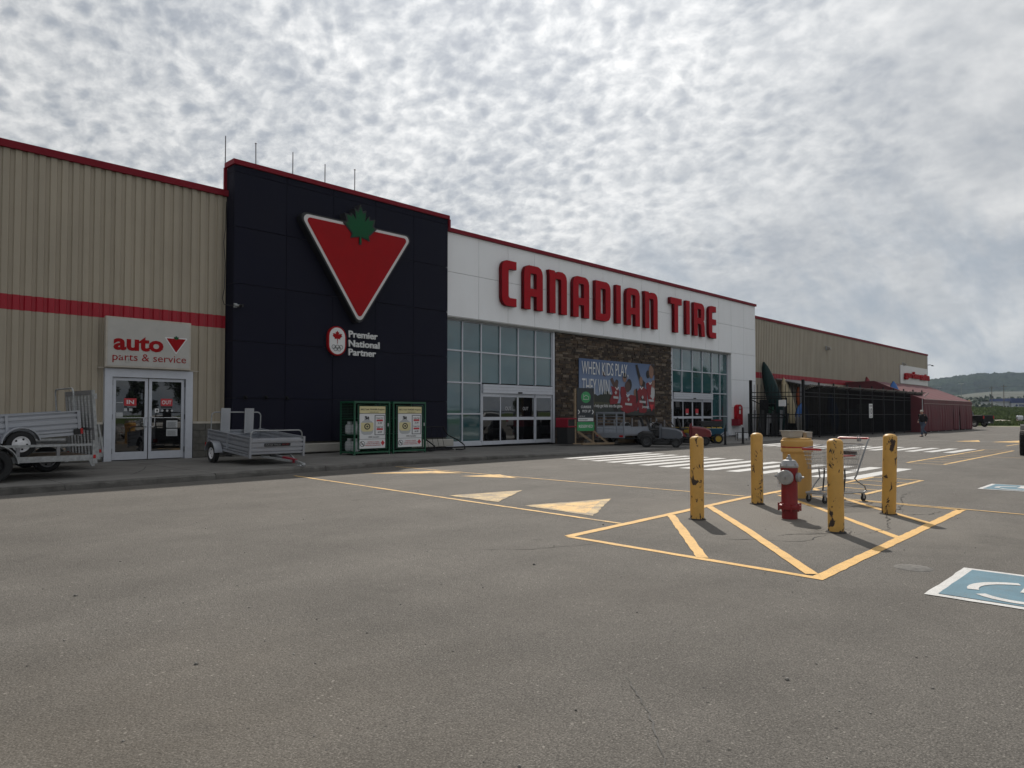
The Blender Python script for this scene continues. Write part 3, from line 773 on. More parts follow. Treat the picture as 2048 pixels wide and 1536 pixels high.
# cracks in the asphalt
def crack(pts, w=0.012, n=9, amp=0.03, rs=1):
    r = random.Random(rs); out = []
    for a, b in zip(pts, pts[1:]):
        a, b = Vector(a), Vector(b); nr = Vector((-(b - a).y, (b - a).x)).normalized()
        for i in range(n): out.append(a + (b - a) * i / n + nr * r.uniform(-amp, amp))
    out.append(Vector(pts[-1])); m_ = len(out)
    ws = [max(0.002, w * r.uniform(0.2, 1.3) * min(1, 4 * i / m_ + .15, 4 * (m_ - 1 - i) / m_ + .15)) for i in range(m_)]
    o = poly_sheet('asphalt_crack', line_poly(out, ws), nz() - 0.001, M['crack_dark'], 0)
    return o
crack([(9.9, 3.35), (9.4, 3.15), (9.0, 3.6), (8.6, 3.75)], 0.018, 8, 0.04, 2)
crack([(9.3, 3.1), (10.1, 2.9), (11.4, 3.3), (12.9, 3.5), (14.4, 3.9), (16.2, 4.1)], 0.014, 14, 0.035, 3)
crack([(9.2, 3.3), (8.4, 3.4), (7.9, 4.3)], 0.015, 9, 0.04, 4)
crack([(5.0, 6.3), (5.8, 5.4), (6.75, 5.0)], 0.010, 10, 0.03, 5)
crack([(11.7, 3.3), (12.0, 2.9), (12.6, 2.85)], 0.02, 8, 0.04, 6)
pm('seam_grey', (0.098, 0.095, 0.090), 0.95, var=0.3, scale=30)
def seam(pts, w, rs):
    o = crack(pts, w, 16, 0.008, rs); o.name = 'asphalt_seam'; o.data.materials[0] = M['seam_grey']
seam([(3.42, 2.38), (3.05, 1.98), (2.62, 1.62)], 0.010, 31)
# valve cover
mb = MB(); mb.lathe([(0.0, 0.006), (0.15, 0.006), (0.155, 0.003), (0.17, 0.003), (0.172, 0.0)], (7.76, 2.02, 0.0), n=28); 
tag(mb.build('valve_cover', M['manhole_iron']), 'round dark iron valve cover set flush in the asphalt near the blue parking symbol', 'valve cover')
# loose pebbles
mb = MB(); rp = random.Random(3)
for i in range(260):
    d = rp.uniform(1.9, 16); s = rp.uniform(-0.7, 0.72); p = FD * d + RD * (s * d)
    r = rp.uniform(0.003, 0.008) * (1 if rp.random() < .96 else 2.0)
    if p.y > 15.5: continue
    mb.lathe([(0.0, 0), (r, 0.0), (r * 1.1, r * .5), (r * .6, r), (0, r * 1.05)], (p.x, p.y, 0.0), n=5, smooth=False)
tag(mb.build('pebbles', pm('pebble', (0.05, 0.048, 0.045), 0.9, var=0.7, scale=3.0, col2=(0.22, 0.21, 0.19))), 'tiny dark and pale stones scattered over the asphalt', 'gravel', kind='stuff')

# ================================================================== the store
store = empty('store_building', (0, 22.8, 0), label='long single-storey retail store with beige ribbed metal walls, charcoal tower and white entrance front', cat='building')
OX, OY, OZ = 0, 22.8, 0
def SB(): return MB()
def sbuild(mb, name, m, parent=None, sub=None, label=None):
    """parts are modelled in world coordinates and shifted under the store's own origin"""
    for i, v in enumerate(mb.v): mb.v[i] = (v[0] - OX, v[1] - OY, v[2] - OZ)
    o = mb.build(name, M[m], parent or store)
    if label: o['label'] = label
    return o
# solid core and roof
sbuild(SB().box(-40, 94.5, 23.05, 85, 0.0, 8.3), 'wall', 'beige_metal')
sbuild(SB().box(-40.1, 94.55, 23.0, 85.1, 8.303, 8.42), 'roof', 'roof_grey')
# ribbed cladding
def ribbed(x0, x1, z0, z1, y, pitch=0.275, depth=0.045, name='metal_cladding', m='beige_metal'):
    mb = SB(); prof = []; x = x0
    while x < x1 - 1e-4:
        e = min(x + pitch, x1)
        for f, dy in ((0.0, 0), (0.52, 0), (0.60, 1), (0.92, 1), (1.0, 0)):
            xx = x + f * pitch
            if xx <= e + 1e-6: prof.append((xx, y - depth * (1 - dy)))
        x += pitch
    vs = [(a, b, z) for z in (z0, z1) for a, b in prof]; n = len(prof)
    mb.add(vs, [(i, i + 1, n + i + 1, n + i) for i in range(n - 1)])
    o = sbuild(mb, name, m); return o
ribbed(-30, 10.19, 1.28, 4.31, 22.80); ribbed(-30, 10.19, 4.31, 4.72, 22.797, name='red_band', m='red_band'); ribbed(-30, 10.19, 4.72, 8.64, 22.80)
ribbed(48.42, 94.7, 0.0, 4.15, 22.80); ribbed(48.42, 94.7, 4.15, 4.57, 22.797, name='red_band', m='red_band'); ribbed(48.42, 94.7, 4.57, 8.44, 22.80)
sbuild(SB().box(94.5, 94.72, 22.74, 22.95, 0, 8.44), 'corner_trim', 'soffit_grey')
sbuild(SB().box(94.5, 94.68, 22.96, 85, 0.0, 8.44), 'side_wall', 'beige_metal')
# parapet flashings
sbuild(SB().box(-30, 10.186, 22.68, 23.2, 8.64, 8.84), 'roof_flashing', 'red_flashing')
sbuild(SB().box(48.43, 94.8, 22.70, 23.2, 8.44, 8.63), 'roof_flashing', 'red_flashing')
# base sill and concrete blocks
sbuild(SB().box(-30, 6.58, 22.66, 22.80, 1.215, 1.28), 'sill', 'sign_edge'); sbuild(SB().box(9.12, 10.185, 22.66, 22.80, 1.215, 1.28), 'sill', 'sign_edge')
sbuild(SB().box(-30, 6.58, 22.735, 23.0, 0.10, 1.215), 'mortar', 'mortar'); sbuild(SB().box(9.12, 10.185, 22.735, 23.0, 0.10, 1.215), 'mortar', 'mortar')
bm_ = None
for r in range(5):
    z0 = 0.16 + r * 0.211
    for rng in ((1.6, 6.57), (9.13, 10.18)):
        x = rng[0] - (0.2 if r % 2 else 0)
        while x < rng[1]:
            a, b = max(x, rng[0]), min(x + 0.39, rng[1])
            if b - a > 0.04:
                if b - a > 0.38 and bm_:
                    o = bpy.data.objects.new('block', bm_); COL.objects.link(o); o.parent = store
                    o.location = (a + .195, 22.7 - OY, z0 + .1)
                else:
                    mb = MB().box(-(b - a) / 2, (b - a) / 2, -0.03, 0.05, -0.1, 0.1); o = mb.build('block', M['block_grey'], store, loc=((a + b) / 2, 22.7 - OY, z0 + .1))
                    if b - a > 0.38: bm_ = o.data
            x += 0.40
# --- charcoal tower
TX = [10.19, 12.03, 13.86, 15.69, 17.51, 19.30]; TZ = [0.56, 2.03, 3.88, 5.75, 7.60, 9.39, 9.62]
sbuild(SB().box(10.21, 19.28, 22.34, 22.90, 0.14, 9.60), 'tower_core', 'joint_black')
cache = {}
def panel(x0, x1, z0, z1, y, m, th=0.05, g=0.010, key=None, name='wall_panel'):
    w, h = x1 - x0 - 2 * g, z1 - z0 - 2 * g; k = (round(w, 2), round(h, 2), m, round(th, 2))
    if k not in cache:
        cache[k] = MB().box(-w / 2, w / 2, 0, th, -h / 2, h / 2).mesh(name, M[m])
    o = bpy.data.objects.new(name, cache[k]); COL.objects.link(o); o.parent = store
    o.location = ((x0 + x1) / 2, y - OY + random.uniform(-0.002, 0.002), (z0 + z1) / 2)
    return o
for a, b in zip(TX, TX[1:]):
    for c, d in zip(TZ, TZ[1:]): panel(a, b, c, d, 22.27, 'charcoal_panel')
for c, d in zip(TZ, TZ[1:]):     # west return of the tower
    sbuild(SB().box(10.19, 10.206, 22.325, 22.795, c + .008, d - .008), 'return_panel', 'charcoal_panel')
sbuild(SB().box(10.24, 19.28, 22.32, 22.5, 0.14, 0.55), 'plinth', 'block_grey')
sbuild(SB().box(10.13, 19.36, 22.21, 22.46, 9.62, 9.78), 'roof_flashing', 'red_flashing')
sbuild(SB().box(10.13, 10.30, 22.463, 22.90, 9.62, 9.78), 'roof_flashing', 'red_flashing')
sbuild(SB().box(10.10, 10.185, 22.82, 22.90, 8.845, 9.617), 'roof_flashing', 'red_flashing')
sbuild(SB().box(19.302, 19.40, 22.2, 22.6, 9.20, 9.617), 'roof_flashing', 'red_flashing')
# --- white entrance front
WX = [19.42, 21.29, 23.13, 24.94, 26.74, 28.53, 30.35, 32.16, 33.98, 35.79, 37.62, 39.44, 41.25, 43.0, 44.76, 46.58, 48.40]
sbuild(SB().box(19.40, 48.38, 22.56, 24.5, 5.62, 9.18), 'fascia_core', 'joint_grey')
for i, (a, b) in enumerate(zip(WX, WX[1:])):
    panel(a, b, 7.52, 9.20, 22.5, 'white_panel', g=0.008); panel(a, b, 5.66, 7.52, 22.5, 'white_panel', g=0.008)
sbuild(SB().box(44.74, 48.38, 22.56, 23.4, 0.04, 5.62), 'pier_core', 'joint_grey')
for a, b in zip(WX[14:], WX[15:]):
    for c, d in ((0.10, 1.96), (1.96, 3.86), (3.86, 5.66)): panel(a, b, c, d, 22.5, 'white_panel', g=0.008)
sbuild(SB().box(44.70, 44.735, 22.50, 22.90, 0.1, 5.60), 'return_panel', 'white_panel')
sbuild(SB().box(19.40, 48.46, 22.40, 23.0, 9.20, 9.36), 'roof_flashing', 'red_flashing')
sbuild(SB().box(19.32, 44.72, 22.47, 22.555, 5.605, 5.655), 'drip_edge', 'soffit_grey')
sbuild(SB().box(19.32, 44.72, 22.56, 22.95, 5.56, 5.603), 'soffit', 'soffit_grey')
# dark room behind glazing
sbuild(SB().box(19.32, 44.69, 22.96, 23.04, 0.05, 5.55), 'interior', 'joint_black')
# --- glazing
def mull(x0, x1, z0, z1, y=22.74, d=0.14, name='mullion'):
    return sbuild(SB().box(x0, x1, y, y + d, z0, z1), name, 'aluminium')
def glaze(xs, zs, skip=lambda i, j: False, y=22.80):
    hw = 0.03
    for i, x in enumerate(xs):
        z0 = zs[0]
        mull(x - hw, x + hw, z0 if not skip(min(i, len(xs) - 2), 0) or not skip(max(i - 1, 0), 0) else zs[2], zs[-1])
    for i, (a, b) in enumerate(zip(xs, xs[1:])):
        for j, z in enumerate(zs):
            if j < 2 and skip(i, j): continue
            if j == 2 and skip(i, 1): continue
            mull(a + hw, b - hw, z - hw, z + hw, 22.743, 0.13, 'transom')
        for j, (c, d) in enumerate(zip(zs, zs[1:])):
            if skip(i, j): continue
            gp = SB().box(a + hw, b - hw, y, y + 0.012, c + hw, d - hw); ta_, tb_ = random.uniform(-.006, .006), random.uniform(-.006, .006)
            gp.v = [(px, py + ta_ * (px - (a + b) / 2) + tb_ * (pz - (c + d) / 2), pz) for px, py, pz in gp.v]
            sbuild(gp, 'glass_pane', 'teal_glass')
GL = [19.45, 20.56, 21.68, 22.87, 24.07, 25.28, 26.47]; GZ = [0.32, 1.53, 2.88, 4.25, 5.55]
glaze(GL, GZ, lambda i, j: i >= 2 and j < 2)
sbuild(SB().box(19.32, 21.70, 22.72, 22.92, 0.14, 0.288), 'sill', 'aluminium')
sbuild(SB().box(26.47 + .03, 26.64, 22.70, 22.92, 0.12, 5.55), 'mullion', 'aluminium')
GR = [37.62, 38.76, 40.02, 41.27, 42.53, 43.62, 44.66]
glaze(GR, [0.32, 1.38, 2.88, 4.20, 5.55], lambda i, j: i < 4 and j < 2)
sbuild(SB().box(42.55, 44.70, 22.72, 22.92, 0.04, 0.288), 'sill', 'aluminium')
sbuild(SB().box(37.40, 37.588, 22.70, 22.92, 0.05, 5.55), 'mullion', 'aluminium')
# --- sliding entrance doors
def sliding(x0, x1, z0, lab, words):
    hd = sbuild(SB().box(x0 + .03, x1 - .03, 22.66, 22.90, 2.46, 2.848), 'door_header', 'aluminium')
    sbuild(SB().box(x0 + .03, x1 - .03, 22.655, 22.659, 2.60, 2.606).box(x0 + .03, x1 - .03, 22.655, 22.659, 2.73, 2.736), 'header_groove', 'joint_grey')
    sbuild(SB().box((x0 + x1) / 2 - .1, (x0 + x1) / 2 + .12, 22.60, 22.658, 2.47, 2.54), 'door_sensor', 'black_plastic')
    w = (x1 - x0 - 0.06) / 4
    for k in range(4):
        a = x0 + .03 + k * w; b = a + w; yy = 22.74 if k in (0, 3) else 22.79
        st = 0.055
        d = sbuild(SB().box(a, a + st, yy, yy + .05, z0, 2.455).box(b - st, b, yy, yy + .05, z0, 2.455)
                   .box(a + st, b - st, yy + .001, yy + .049, 2.30, 2.455).box(a + st, b - st, yy + .001, yy + .049, 1.25, 1.39).box(a + st, b - st, yy + .001, yy + .049, z0, z0 + .17), 'sliding_door', 'aluminium')
        g = MB().box(a + st - OX, b - st - OX, yy + .02 - OY, yy + .03 - OY, z0 + .17, 1.25).box(a + st - OX, b - st - OX, yy + .02 - OY, yy + .03 - OY, 1.39, 2.30)
        g.build('glass', M['door_glass'], d)
        if words and k in (1, 2):
            text(words, (a + w * .30, a + w * .62, 1.70, 1.86), yy + .014 - OY, M['print_grey'], 'lettering', d, depth=.003)
        if not words and k in (1, 2):
            MB().box(a + w * .32, a + w * .62, yy + .012 - OY, yy + .016 - OY, 1.58, 1.86).build('decal', M['print_red'], d)
            MB().box(a + w * .36, a + w * .58, yy + .012 - OY, yy + .016 - OY, 1.50, 1.56).build('decal', M['print_white'], d)
sliding(21.70, 26.47, 0.15, '', 'OUT'); sliding(37.64, 42.52, 0.06, '', '')
# --- ledgestone wall between the entrances
SX0, SX1, SZ0, SZ1 = 26.66, 37.38, 0.04, 5.556
sbuild(SB().box(SX0, SX1, 22.70, 22.95, SZ0, SZ1), 'stone_backing', 'mortar')
stone_mats = [pm('stone_%d' % i, c, 0.9, var=0.3, scale=9, bump=0.5, bscale=18) for i, c in enumerate([(0.045, 0.030, 0.021), (0.070, 0.048, 0.033), (0.105, 0.076, 0.052), (0.035, 0.026, 0.021), (0.15, 0.118, 0.088), (0.085, 0.056, 0.035), (0.056, 0.041, 0.031)])]
rs = random.Random(21); stones = []
z = SZ0 + .03
while z < SZ1 - .02:
    h = rs.choice((0.075, 0.10, 0.12, 0.15)); h = min(h, SZ1 - z)
    x = SX0 - rs.uniform(0, .2)
    while x < SX1:
        w = rs.uniform(0.16, 0.46) * (1.25 if h > .11 else 1)
        a, b = max(x, SX0), min(x + w, SX1)
        if b - a > .03: stones.append((a, b, z, z + h, rs.uniform(0.0, 0.045), rs.choice(stone_mats)))
        x += w
    z += h
def near_key(s):
    d = (s[0] * cos(TH) + 22.7 * sin(TH)); return -(s[1] - s[0]) * (s[3] - s[2]) / d ** 3.2
vis = sorted(stones, key=near_key); single = vis[:300]; rest = vis[300:]
def stone_box(mb, s):
    a, b, z0, z1, dy, m = s; g = .006; y = 22.665 - dy
    j = lambda: rs.uniform(-.006, .006)
    vs = [(a + g, 22.72, z0 + g), (b - g, 22.72, z0 + g), (b - g, 22.72, z1 - g), (a + g, 22.72, z1 - g),
          (a + g + j() + .006, y + j(), z0 + g + .004), (b - g + j() - .006, y + j(), z0 + g + .004), (b - g + j() - .006, y + j(), z1 - g - .004), (a + g + j() + .006, y + j(), z1 - g - .004)]
    mb.add(vs, [(4, 5, 6, 7), (0, 4, 7, 3), (1, 2, 6, 5), (3, 7, 6, 2), (0, 1, 5, 4)])
for s in single:
    mb = SB(); stone_box(mb, s); o = sbuild(mb, 'stone', 'mortar'); o.data.materials[0] = s[5]
mb = SB(); mids = []
for s in rest:
    stone_box(mb, s); mids += [stone_mats.index(s[5])] * 5
o = sbuild(mb, 'stone_veneer', 'mortar'); o.data.materials.clear()
for m_ in stone_mats: o.data.materials.append(m_)
o.data.polygons.foreach_set('material_index', mids); o['kind'] = 'stuff'

# --- double service door at the left
sbuild(SB().box(6.60, 6.80, 22.62, 22.86, 0.14, 2.84).box(8.88, 9.09, 22.62, 22.86, 0.14, 2.84).box(6.80, 8.88, 22.621, 22.859, 2.60, 2.84), 'door_frame', 'aluminium')
sbuild(SB().box(6.80, 8.88, 22.90, 22.95, 0.14, 2.60), 'door_backing', 'joint_black')
def leafdoor(x0, x1, hinge, word, sub):
    st = 0.085; yy = 22.70
    d = sbuild(SB().box(x0, x0 + st, yy, yy + .05, .17, 2.585).box(x1 - st, x1, yy, yy + .05, .17, 2.585)
               .box(x0 + st, x1 - st, yy + .001, yy + .049, 2.50, 2.585).box(x0 + st, x1 - st, yy + .001, yy + .049, .17, .40), 'door', 'aluminium')
    g = MB().box(x0 + st, x1 - st, yy + .02 - OY, yy + .03 - OY, .40, 2.50); g.build('glass', M['door_glass'], d)
    hx = x1 - .05 if hinge == 'L' else x0 + .05
    s = -1 if hinge == 'L' else 1
    MB().tube([(hx, yy - OY - .0, 1.42), (hx, yy - OY - .08, 1.42), (hx + s * .09, yy - OY - .09, 1.40), (hx + s * .09, yy - OY - .09, 1.15), (hx, yy - OY - .08, 1.13), (hx, yy - OY, 1.13)], .013, 8).build('handle', M['chrome'], d)
    MB().tube([(x0 + st, yy - OY - .01, 1.40), (x1 - st, yy - OY - .01, 1.40)], .012, 8).build('push_bar', M['chrome'], d)
    hy = x0 - .01 if hinge == 'L' else x1 + .01
    for hz in (.35, 1.35, 2.35): MB().cyl((hy, yy - OY - .012, hz), (hy, yy - OY - .012, hz + .16), .012, n=8).build('hinge', M['black_steel'], d)
    cx = (x0 + x1) / 2
    MB().box(cx - .17, cx + .17, yy + .012 - OY, yy + .017 - OY, 1.76, 1.98).build('decal', M['print_red'], d)
    text(word, (cx - .10 - .04 * (len(word) > 2), cx + .10 + .04 * (len(word) > 2), 1.81, 1.93), yy + .006 - OY, M['print_white'], 'lettering', d, depth=.003, bold=.015)
    MB().box(cx - .16, cx + .17, yy + .012 - OY, yy + .017 - OY, 1.70, 1.755).build('decal', M['print_black'], d)
    if sub: text('WELCOME', (cx - .08, cx + .16, 1.71, 1.75), yy + .006 - OY, M['print_grey'], 'lettering', d, depth=.003)
    return d, cx, yy
d, cx, yy = leafdoor(6.83, 7.795, 'L', 'IN', True)
for (a, b, c, e) in ((cx - .38, cx - .20, 1.43, 1.56), (cx - .17, cx - .09, 1.60, 1.68), (cx - .03, cx + .06, 1.60, 1.68), (cx - .37, cx - .2, 1.84, 1.86)):
    MB().box(a, b, yy + .012 - OY, yy + .016 - OY, c, e).build('notice', M['print_grey'], d)
d, cx, yy = leafdoor(7.825, 8.86, 'R', 'OUT', False)
for (a, b, c, e, m_) in ((cx - .34, cx - .22, 1.56, 1.68, 'print_white'), (cx + .0, cx + .33, 1.10, 1.32, 'print_grey'), (cx + .0, cx + .33, .84, 1.06, 'print_grey'), (cx - .3, cx - .25, 1.59, 1.65, 'print_black')):
    MB().box(a, b, yy + (.012 if m_ != 'print_black' else .008) - OY, yy + .016 - OY, c, e).build('notice', M[m_], d)
for k in range(3): MB().cyl((cx - .12 + k * .14, yy + .012 - OY, 1.62), (cx - .12 + k * .14, yy + .017 - OY, 1.62), .035, n=14).build('decal', M['print_grey'], d)
for k in range(5):
    for (z0) in (1.13, .87): MB().box(cx + .03, cx + .29 - .03 * (k % 2), yy + .007 - OY, yy + .0118 - OY, z0 + .03 * k, z0 + .03 * k + .008).build('print_line', M['print_dark'], d) if k < 5 else None
# small lintel strip
sbuild(SB().box(6.42, 9.25, 22.60, 22.70, 2.845, 2.865), 'lintel', 'sign_edge')

# --- wall bumpers, wall lights, camera, cable, antennas (things fixed to the store)
for (a, b, lab) in ((10.7, 14.05, 'scuffed grey concrete bumper along the foot of the dark tower behind the box trailer'), (16.35, 19.40, 'stained white concrete bumper along the foot of the dark tower behind the bike rack')):
    tag(MB().box(a, b, 21.98, 22.22, 0.20, 0.50).build('wall_bumper', M['basin_white'], bevel=0.03), lab, 'bumper', 'bumpers along the tower foot')
    
for i, (u_, z) in enumerate(((10.62, 2.05), (11.33, 2.06), (12.08, 2.06))):
    t = empty('wall_hook', (u_, 22.27, z), label=['left', 'middle', 'right'][i] + ' one of three small black hooks low on the dark tower wall', cat='hook', group='black hooks on the tower')
    MB().box(-.06, .06, -.02, 0.0, -.06, .06).build('plate', M['black_steel'], t)
    MB().prism([(-.02, .07), (-.16, -.02), (-.02, -.05)], -.03, .03, 'YZ').build('bracket', M['black_steel'], t)
def wall_light(x, z, lab, y=22.75):
    t = empty('wall_light', (x, y, z), label=lab, cat='wall light', group='wall lights on the beige wall')
    MB().box(-.17, .17, -.10, 0, -.18, .18).build('back_box', M['lamp_grey'], t, bevel=.02)
    MB().prism([(-.10, .17), (-.38, .02), (-.38, -.12), (-.10, -.16)], -.16, .16, 'YZ').build('lamp_head', M['grey_plastic'], t)
wall_light(62.6, 7.2, 'pale box wall light high in the middle of the far beige wall')
wall_light(84.7, 6.95, 'pale box wall light just above the white garden sign')
t = empty('wall_camera', (94.72, 22.7, 7.35), label='small dark camera arm sticking out from the far corner of the building', cat='camera')
MB().tube([(0, 0, 0), (.25, -.15, .05), (.5, -.3, -.05)], .04, 8).build('arm', M['black_steel'], t); MB().box(.38, .75, -.40, -.25, -.12, .0).build('housing', M['black_plastic'], t)
t = empty('security_camera', (10.25, 22.27, 5.02), label='small grey security camera on the left edge of the dark tower', cat='camera')
MB().box(-.05, .06, -.03, 0, -.07, .07).build('mount', M['galvanised'], t); MB().cyl((0, -.03, 0), (.08, -.14, -.02), .045, .04, 14).build('housing', M['galvanised'], t); MB().cyl((.08, -.14, -.02), (.085, -.148, -.022), .03, n=12).build('lens', M['black_plastic'], t)
MB().cyl((.15, -.03, .01), (.20, -.14, .0), .05, .045, 14).build('housing', M['black_plastic'], t)
pts = [(10.10, 22.66, 8.45), (10.08, 22.64, 7.6), (10.02, 22.64, 7.1), (10.08, 22.64, 6.4), (10.06, 22.64, 5.6), (9.98, 22.6, 5.25), (10.0, 22.5, 5.05), (10.12, 22.3, 5.0), (10.2, 22.24, 5.02)]
tag(MB().tube(pts, .012, 6).build('cable', M['black_plastic']), 'black cable hanging down beside the left edge of the dark tower', 'cable')
for i, (x, z1, w) in enumerate(((10.29, 10.82, 'first'), (11.38, 10.86, 'second'), (12.75, 10.93, 'third'), (14.06, 10.83, 'fourth'), (15.36, 10.95, 'last'))):
    t = empty('antenna', (x, 23.2, 8.42), label='thin grey rod mast on the tower roof, %s from the left' % w, cat='antenna', group='rod masts on the tower roof')
    lean = -.03 if i == 1 else 0
    MB().cyl((0, 0, 0), (lean, 0, z1 - 8.42), .022, .018, 8).build('mast', M['galvanised_dark'], t)
    if i in (1, 4): MB().lathe([(0, -.03), (.03, -.02), (.035, .01), (0, .035)], (lean, 0, z1 - 8.42), n=10).build('tip', M['galvanised_dark'], t)

# ================================================================== signs
def leaf(cx, cz, s, sx=1.0):
    h = [(0, 1.0), (.15, .70), (.33, .80), (.27, .34), (.50, .60), (.55, .45), (.86, .52), (.76, .22), (.93, .12), (.48, -.24), (.54, -.42), (.055, -.33), (.07, -.62)]
    p = h + [(-x, y) for x, y in reversed(h[1:])]
    return [(cx + x * s * sx, cz + y * s) for x, y in p]
def rtri(pts, inset, rad, n=5):
    """triangle with rounded corners, inset"""
    c = Vector((sum(p[0] for p in pts) / 3, sum(p[1] for p in pts) / 3)); P_ = [Vector(p) for p in pts]
    # inset: scale about incentre
    a = (P_[1] - P_[2]).length; b = (P_[0] - P_[2]).length; cc = (P_[0] - P_[1]).length; per = a + b + cc
    I = (P_[0] * a + P_[1] * b + P_[2] * cc) / per
    ar = abs((P_[1] - P_[0]).cross(P_[2] - P_[0])) / 2; r = 2 * ar / per
    Q = [I + (p - I) * ((r - inset) / r) for p in P_]; out = []
    for i in range(3):
        p, q, s = Q[i], Q[i - 1], Q[(i + 1) % 3]
        d1 = (q - p).normalized(); d2 = (s - p).normalized(); ang = d1.angle(d2); t = rad / math.tan(ang / 2)
        bis = (d1 + d2).normalized(); cen = p + bis * rad / sin(ang / 2)
        a0 = (p + d1 * t - cen); a1 = (p + d2 * t - cen); th0 = math.atan2(a0.y, a0.x); th1 = math.atan2(a1.y, a1.x)
        dd = (th1 - th0 + pi) % (2 * pi) - pi
        out += [(cen.x + rad * cos(th0 + dd * k / n), cen.y + rad * sin(th0 + dd * k / n)) for k in range(n + 1)]
    return out
# big triangle
ts = empty('triangle_sign', (14.72, 22.2, 6.9), label='huge red inverted triangle with white edge and green maple leaf on the dark tower', cat='logo sign')
TP = [(-2.52, 1.56), (2.50, 1.56), (0.02, -2.20)]
link(flat([rtri(TP, -0.0, .20)], .34, -.30), 'sign_box', M['sign_black'], ts)
link(flat([rtri(TP, .06, .17)], .012, -.315), 'white_border', M['logo_white'], ts)
link(flat([rtri(TP, .16, .11)], .012, -.330), 'red_face', M['logo_red'], ts)
link(flat([leaf(0.0, 1.37, .92, .84)], .36, -.36), 'leaf_box', M['sign_black'], ts)
link(flat([leaf(0.0, 1.37, .81, .83)], .012, -.375), 'leaf', M['leaf_green'], ts)
# olympic partner badge
bs = empty('partner_badge', (13.96, 22.25, 4.14), label='white rounded badge with red maple leaf and five rings on the dark tower', cat='badge')
def stadium(w, h, n=10): 
    r = w / 2; return [(r * cos(a), h / 2 - r + r * sin(a)) for a in [pi * k / n for k in range(n + 1)]] + [(r * cos(a), -h / 2 + r + r * sin(a)) for a in [pi + pi * k / n for k in range(n + 1)]]
link(flat([stadium(.76, 1.06)], .10, -.12), 'badge_box', M['logo_red'], bs)
link(flat([stadium(.64, .96)], .008, -.13), 'badge_face', M['print_white'], bs)
link(flat([leaf(0, .15, .22)], .006, -.138), 'leaf', M['logo_red'], bs); MB().box(-.01, .01, -.138, -.132, -.10, .02).build('stem', M['logo_red'], bs)
for k, (x, z) in enumerate(((-.15, -.22), (0, -.22), (.15, -.22), (-.075, -.29), (.075, -.29))):
    me = MB().tube([(x + .072 * cos(a), -.137, z + .072 * sin(a)) for a in [2 * pi * q / 18 for q in range(18)]], .007, 6, closed=True).build('ring', M['print_dark'], bs)
pt = empty('partner_lettering', (14.5, 22.26, 4.12), label='white raised words Premier National Partner on the dark tower', cat='lettering')
for s, z0, z1, w in (('Premier', .20, .45, 1.27), ('National', -.14, .11, 1.36), ('Partner', -.46, -.21, 1.20)):
    text(s, (0, w, z0, z1), -.05, M['print_white'], 'word', pt, depth=.05, bold=.02)
# store name in channel letters
ns = empty('name_sign', (22.51, 22.5, 6.41), label='giant red channel letters CANADIAN TIRE across the white front', cat='sign')
A_ = [[(0, 0), (0, 1.68), (.04, 1.84), (.14, 1.97), (.33, 2.05), (.97, 2.05), (1.16, 1.97), (1.26, 1.84), (1.3, 1.68), (1.3, 0), (.86, 0), (.86, .62), (.44, .62), (.44, 0)], [(.44, .98), (.86, .98), (.86, 1.64), (.82, 1.69), (.48, 1.69), (.44, 1.64)]]
N_ = [[(0, 0), (0, 1.80), (-.06, 2.06), (.36, 2.06), (.48, 1.92), (.62, 2.04), (.95, 2.05), (1.16, 1.97), (1.26, 1.84), (1.3, 1.66), (1.3, 0), (.86, 0), (.86, 1.6), (.80, 1.68), (.44, 1.68), (.44, 0)]]
C_ = [[(.94, 2.05), (.3, 2.05), (.14, 1.98), (.04, 1.86), (0, 1.70), (0, .35), (.04, .19), (.14, .07), (.3, 0), (.94, 0), (.94, .37), (.5, .37), (.43, .44), (.43, 1.61), (.5, 1.68), (.94, 1.68)]]
D_ = [[(0, 0), (0, 2.05), (.97, 2.05), (1.16, 1.97), (1.26, 1.84), (1.3, 1.68), (1.3, .37), (1.26, .21), (1.16, .08), (.97, 0)], [(.44, .37), (.82, .37), (.86, .42), (.86, 1.63), (.82, 1.68), (.44, 1.68)]]
I_ = [[(0, 0), (0, 2.05), (.42, 2.05), (.42, 0)]]
T_ = [[(0, 2.05), (1.27, 2.05), (1.27, 1.67), (.84, 1.67), (.84, 0), (.42, 0), (.42, 1.67), (0, 1.67)]]
R__ = [[(0, 0), (0, 2.05), (.97, 2.05), (1.16, 1.97), (1.26, 1.84), (1.3, 1.68), (1.3, 1.16), (1.25, 1.04), (1.16, .96), (1.25, .88), (1.3, .72), (1.34, 0), (.9, 0), (.86, .66), (.78, .76), (.44, .76), (.44, 0)], [(.44, 1.14), (.82, 1.14), (.86, 1.19), (.86, 1.63), (.82, 1.68), (.44, 1.68)]]
E_ = [[(.94, 2.05), (.3, 2.05), (.14, 1.98), (.04, 1.86), (0, 1.70), (0, .35), (.04, .19), (.14, .07), (.3, 0), (.94, 0), (.94, .37), (.43, .37), (.43, .86), (.94, .86), (.94, 1.22), (.43, 1.22), (.43, 1.68), (.94, 1.68)]]
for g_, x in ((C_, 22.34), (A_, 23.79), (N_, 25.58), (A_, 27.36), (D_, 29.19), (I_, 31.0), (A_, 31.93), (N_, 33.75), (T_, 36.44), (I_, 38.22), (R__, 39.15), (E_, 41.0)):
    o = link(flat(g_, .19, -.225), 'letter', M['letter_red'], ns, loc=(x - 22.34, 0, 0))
    o.data.materials.append(M['letter_side_shade'])
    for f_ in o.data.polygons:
        if abs(f_.normal.y) < .5: f_.material_index = 1  # side faces take the red with shade painted in
ns.scale = (1.0077, 1.0, 1.0077)
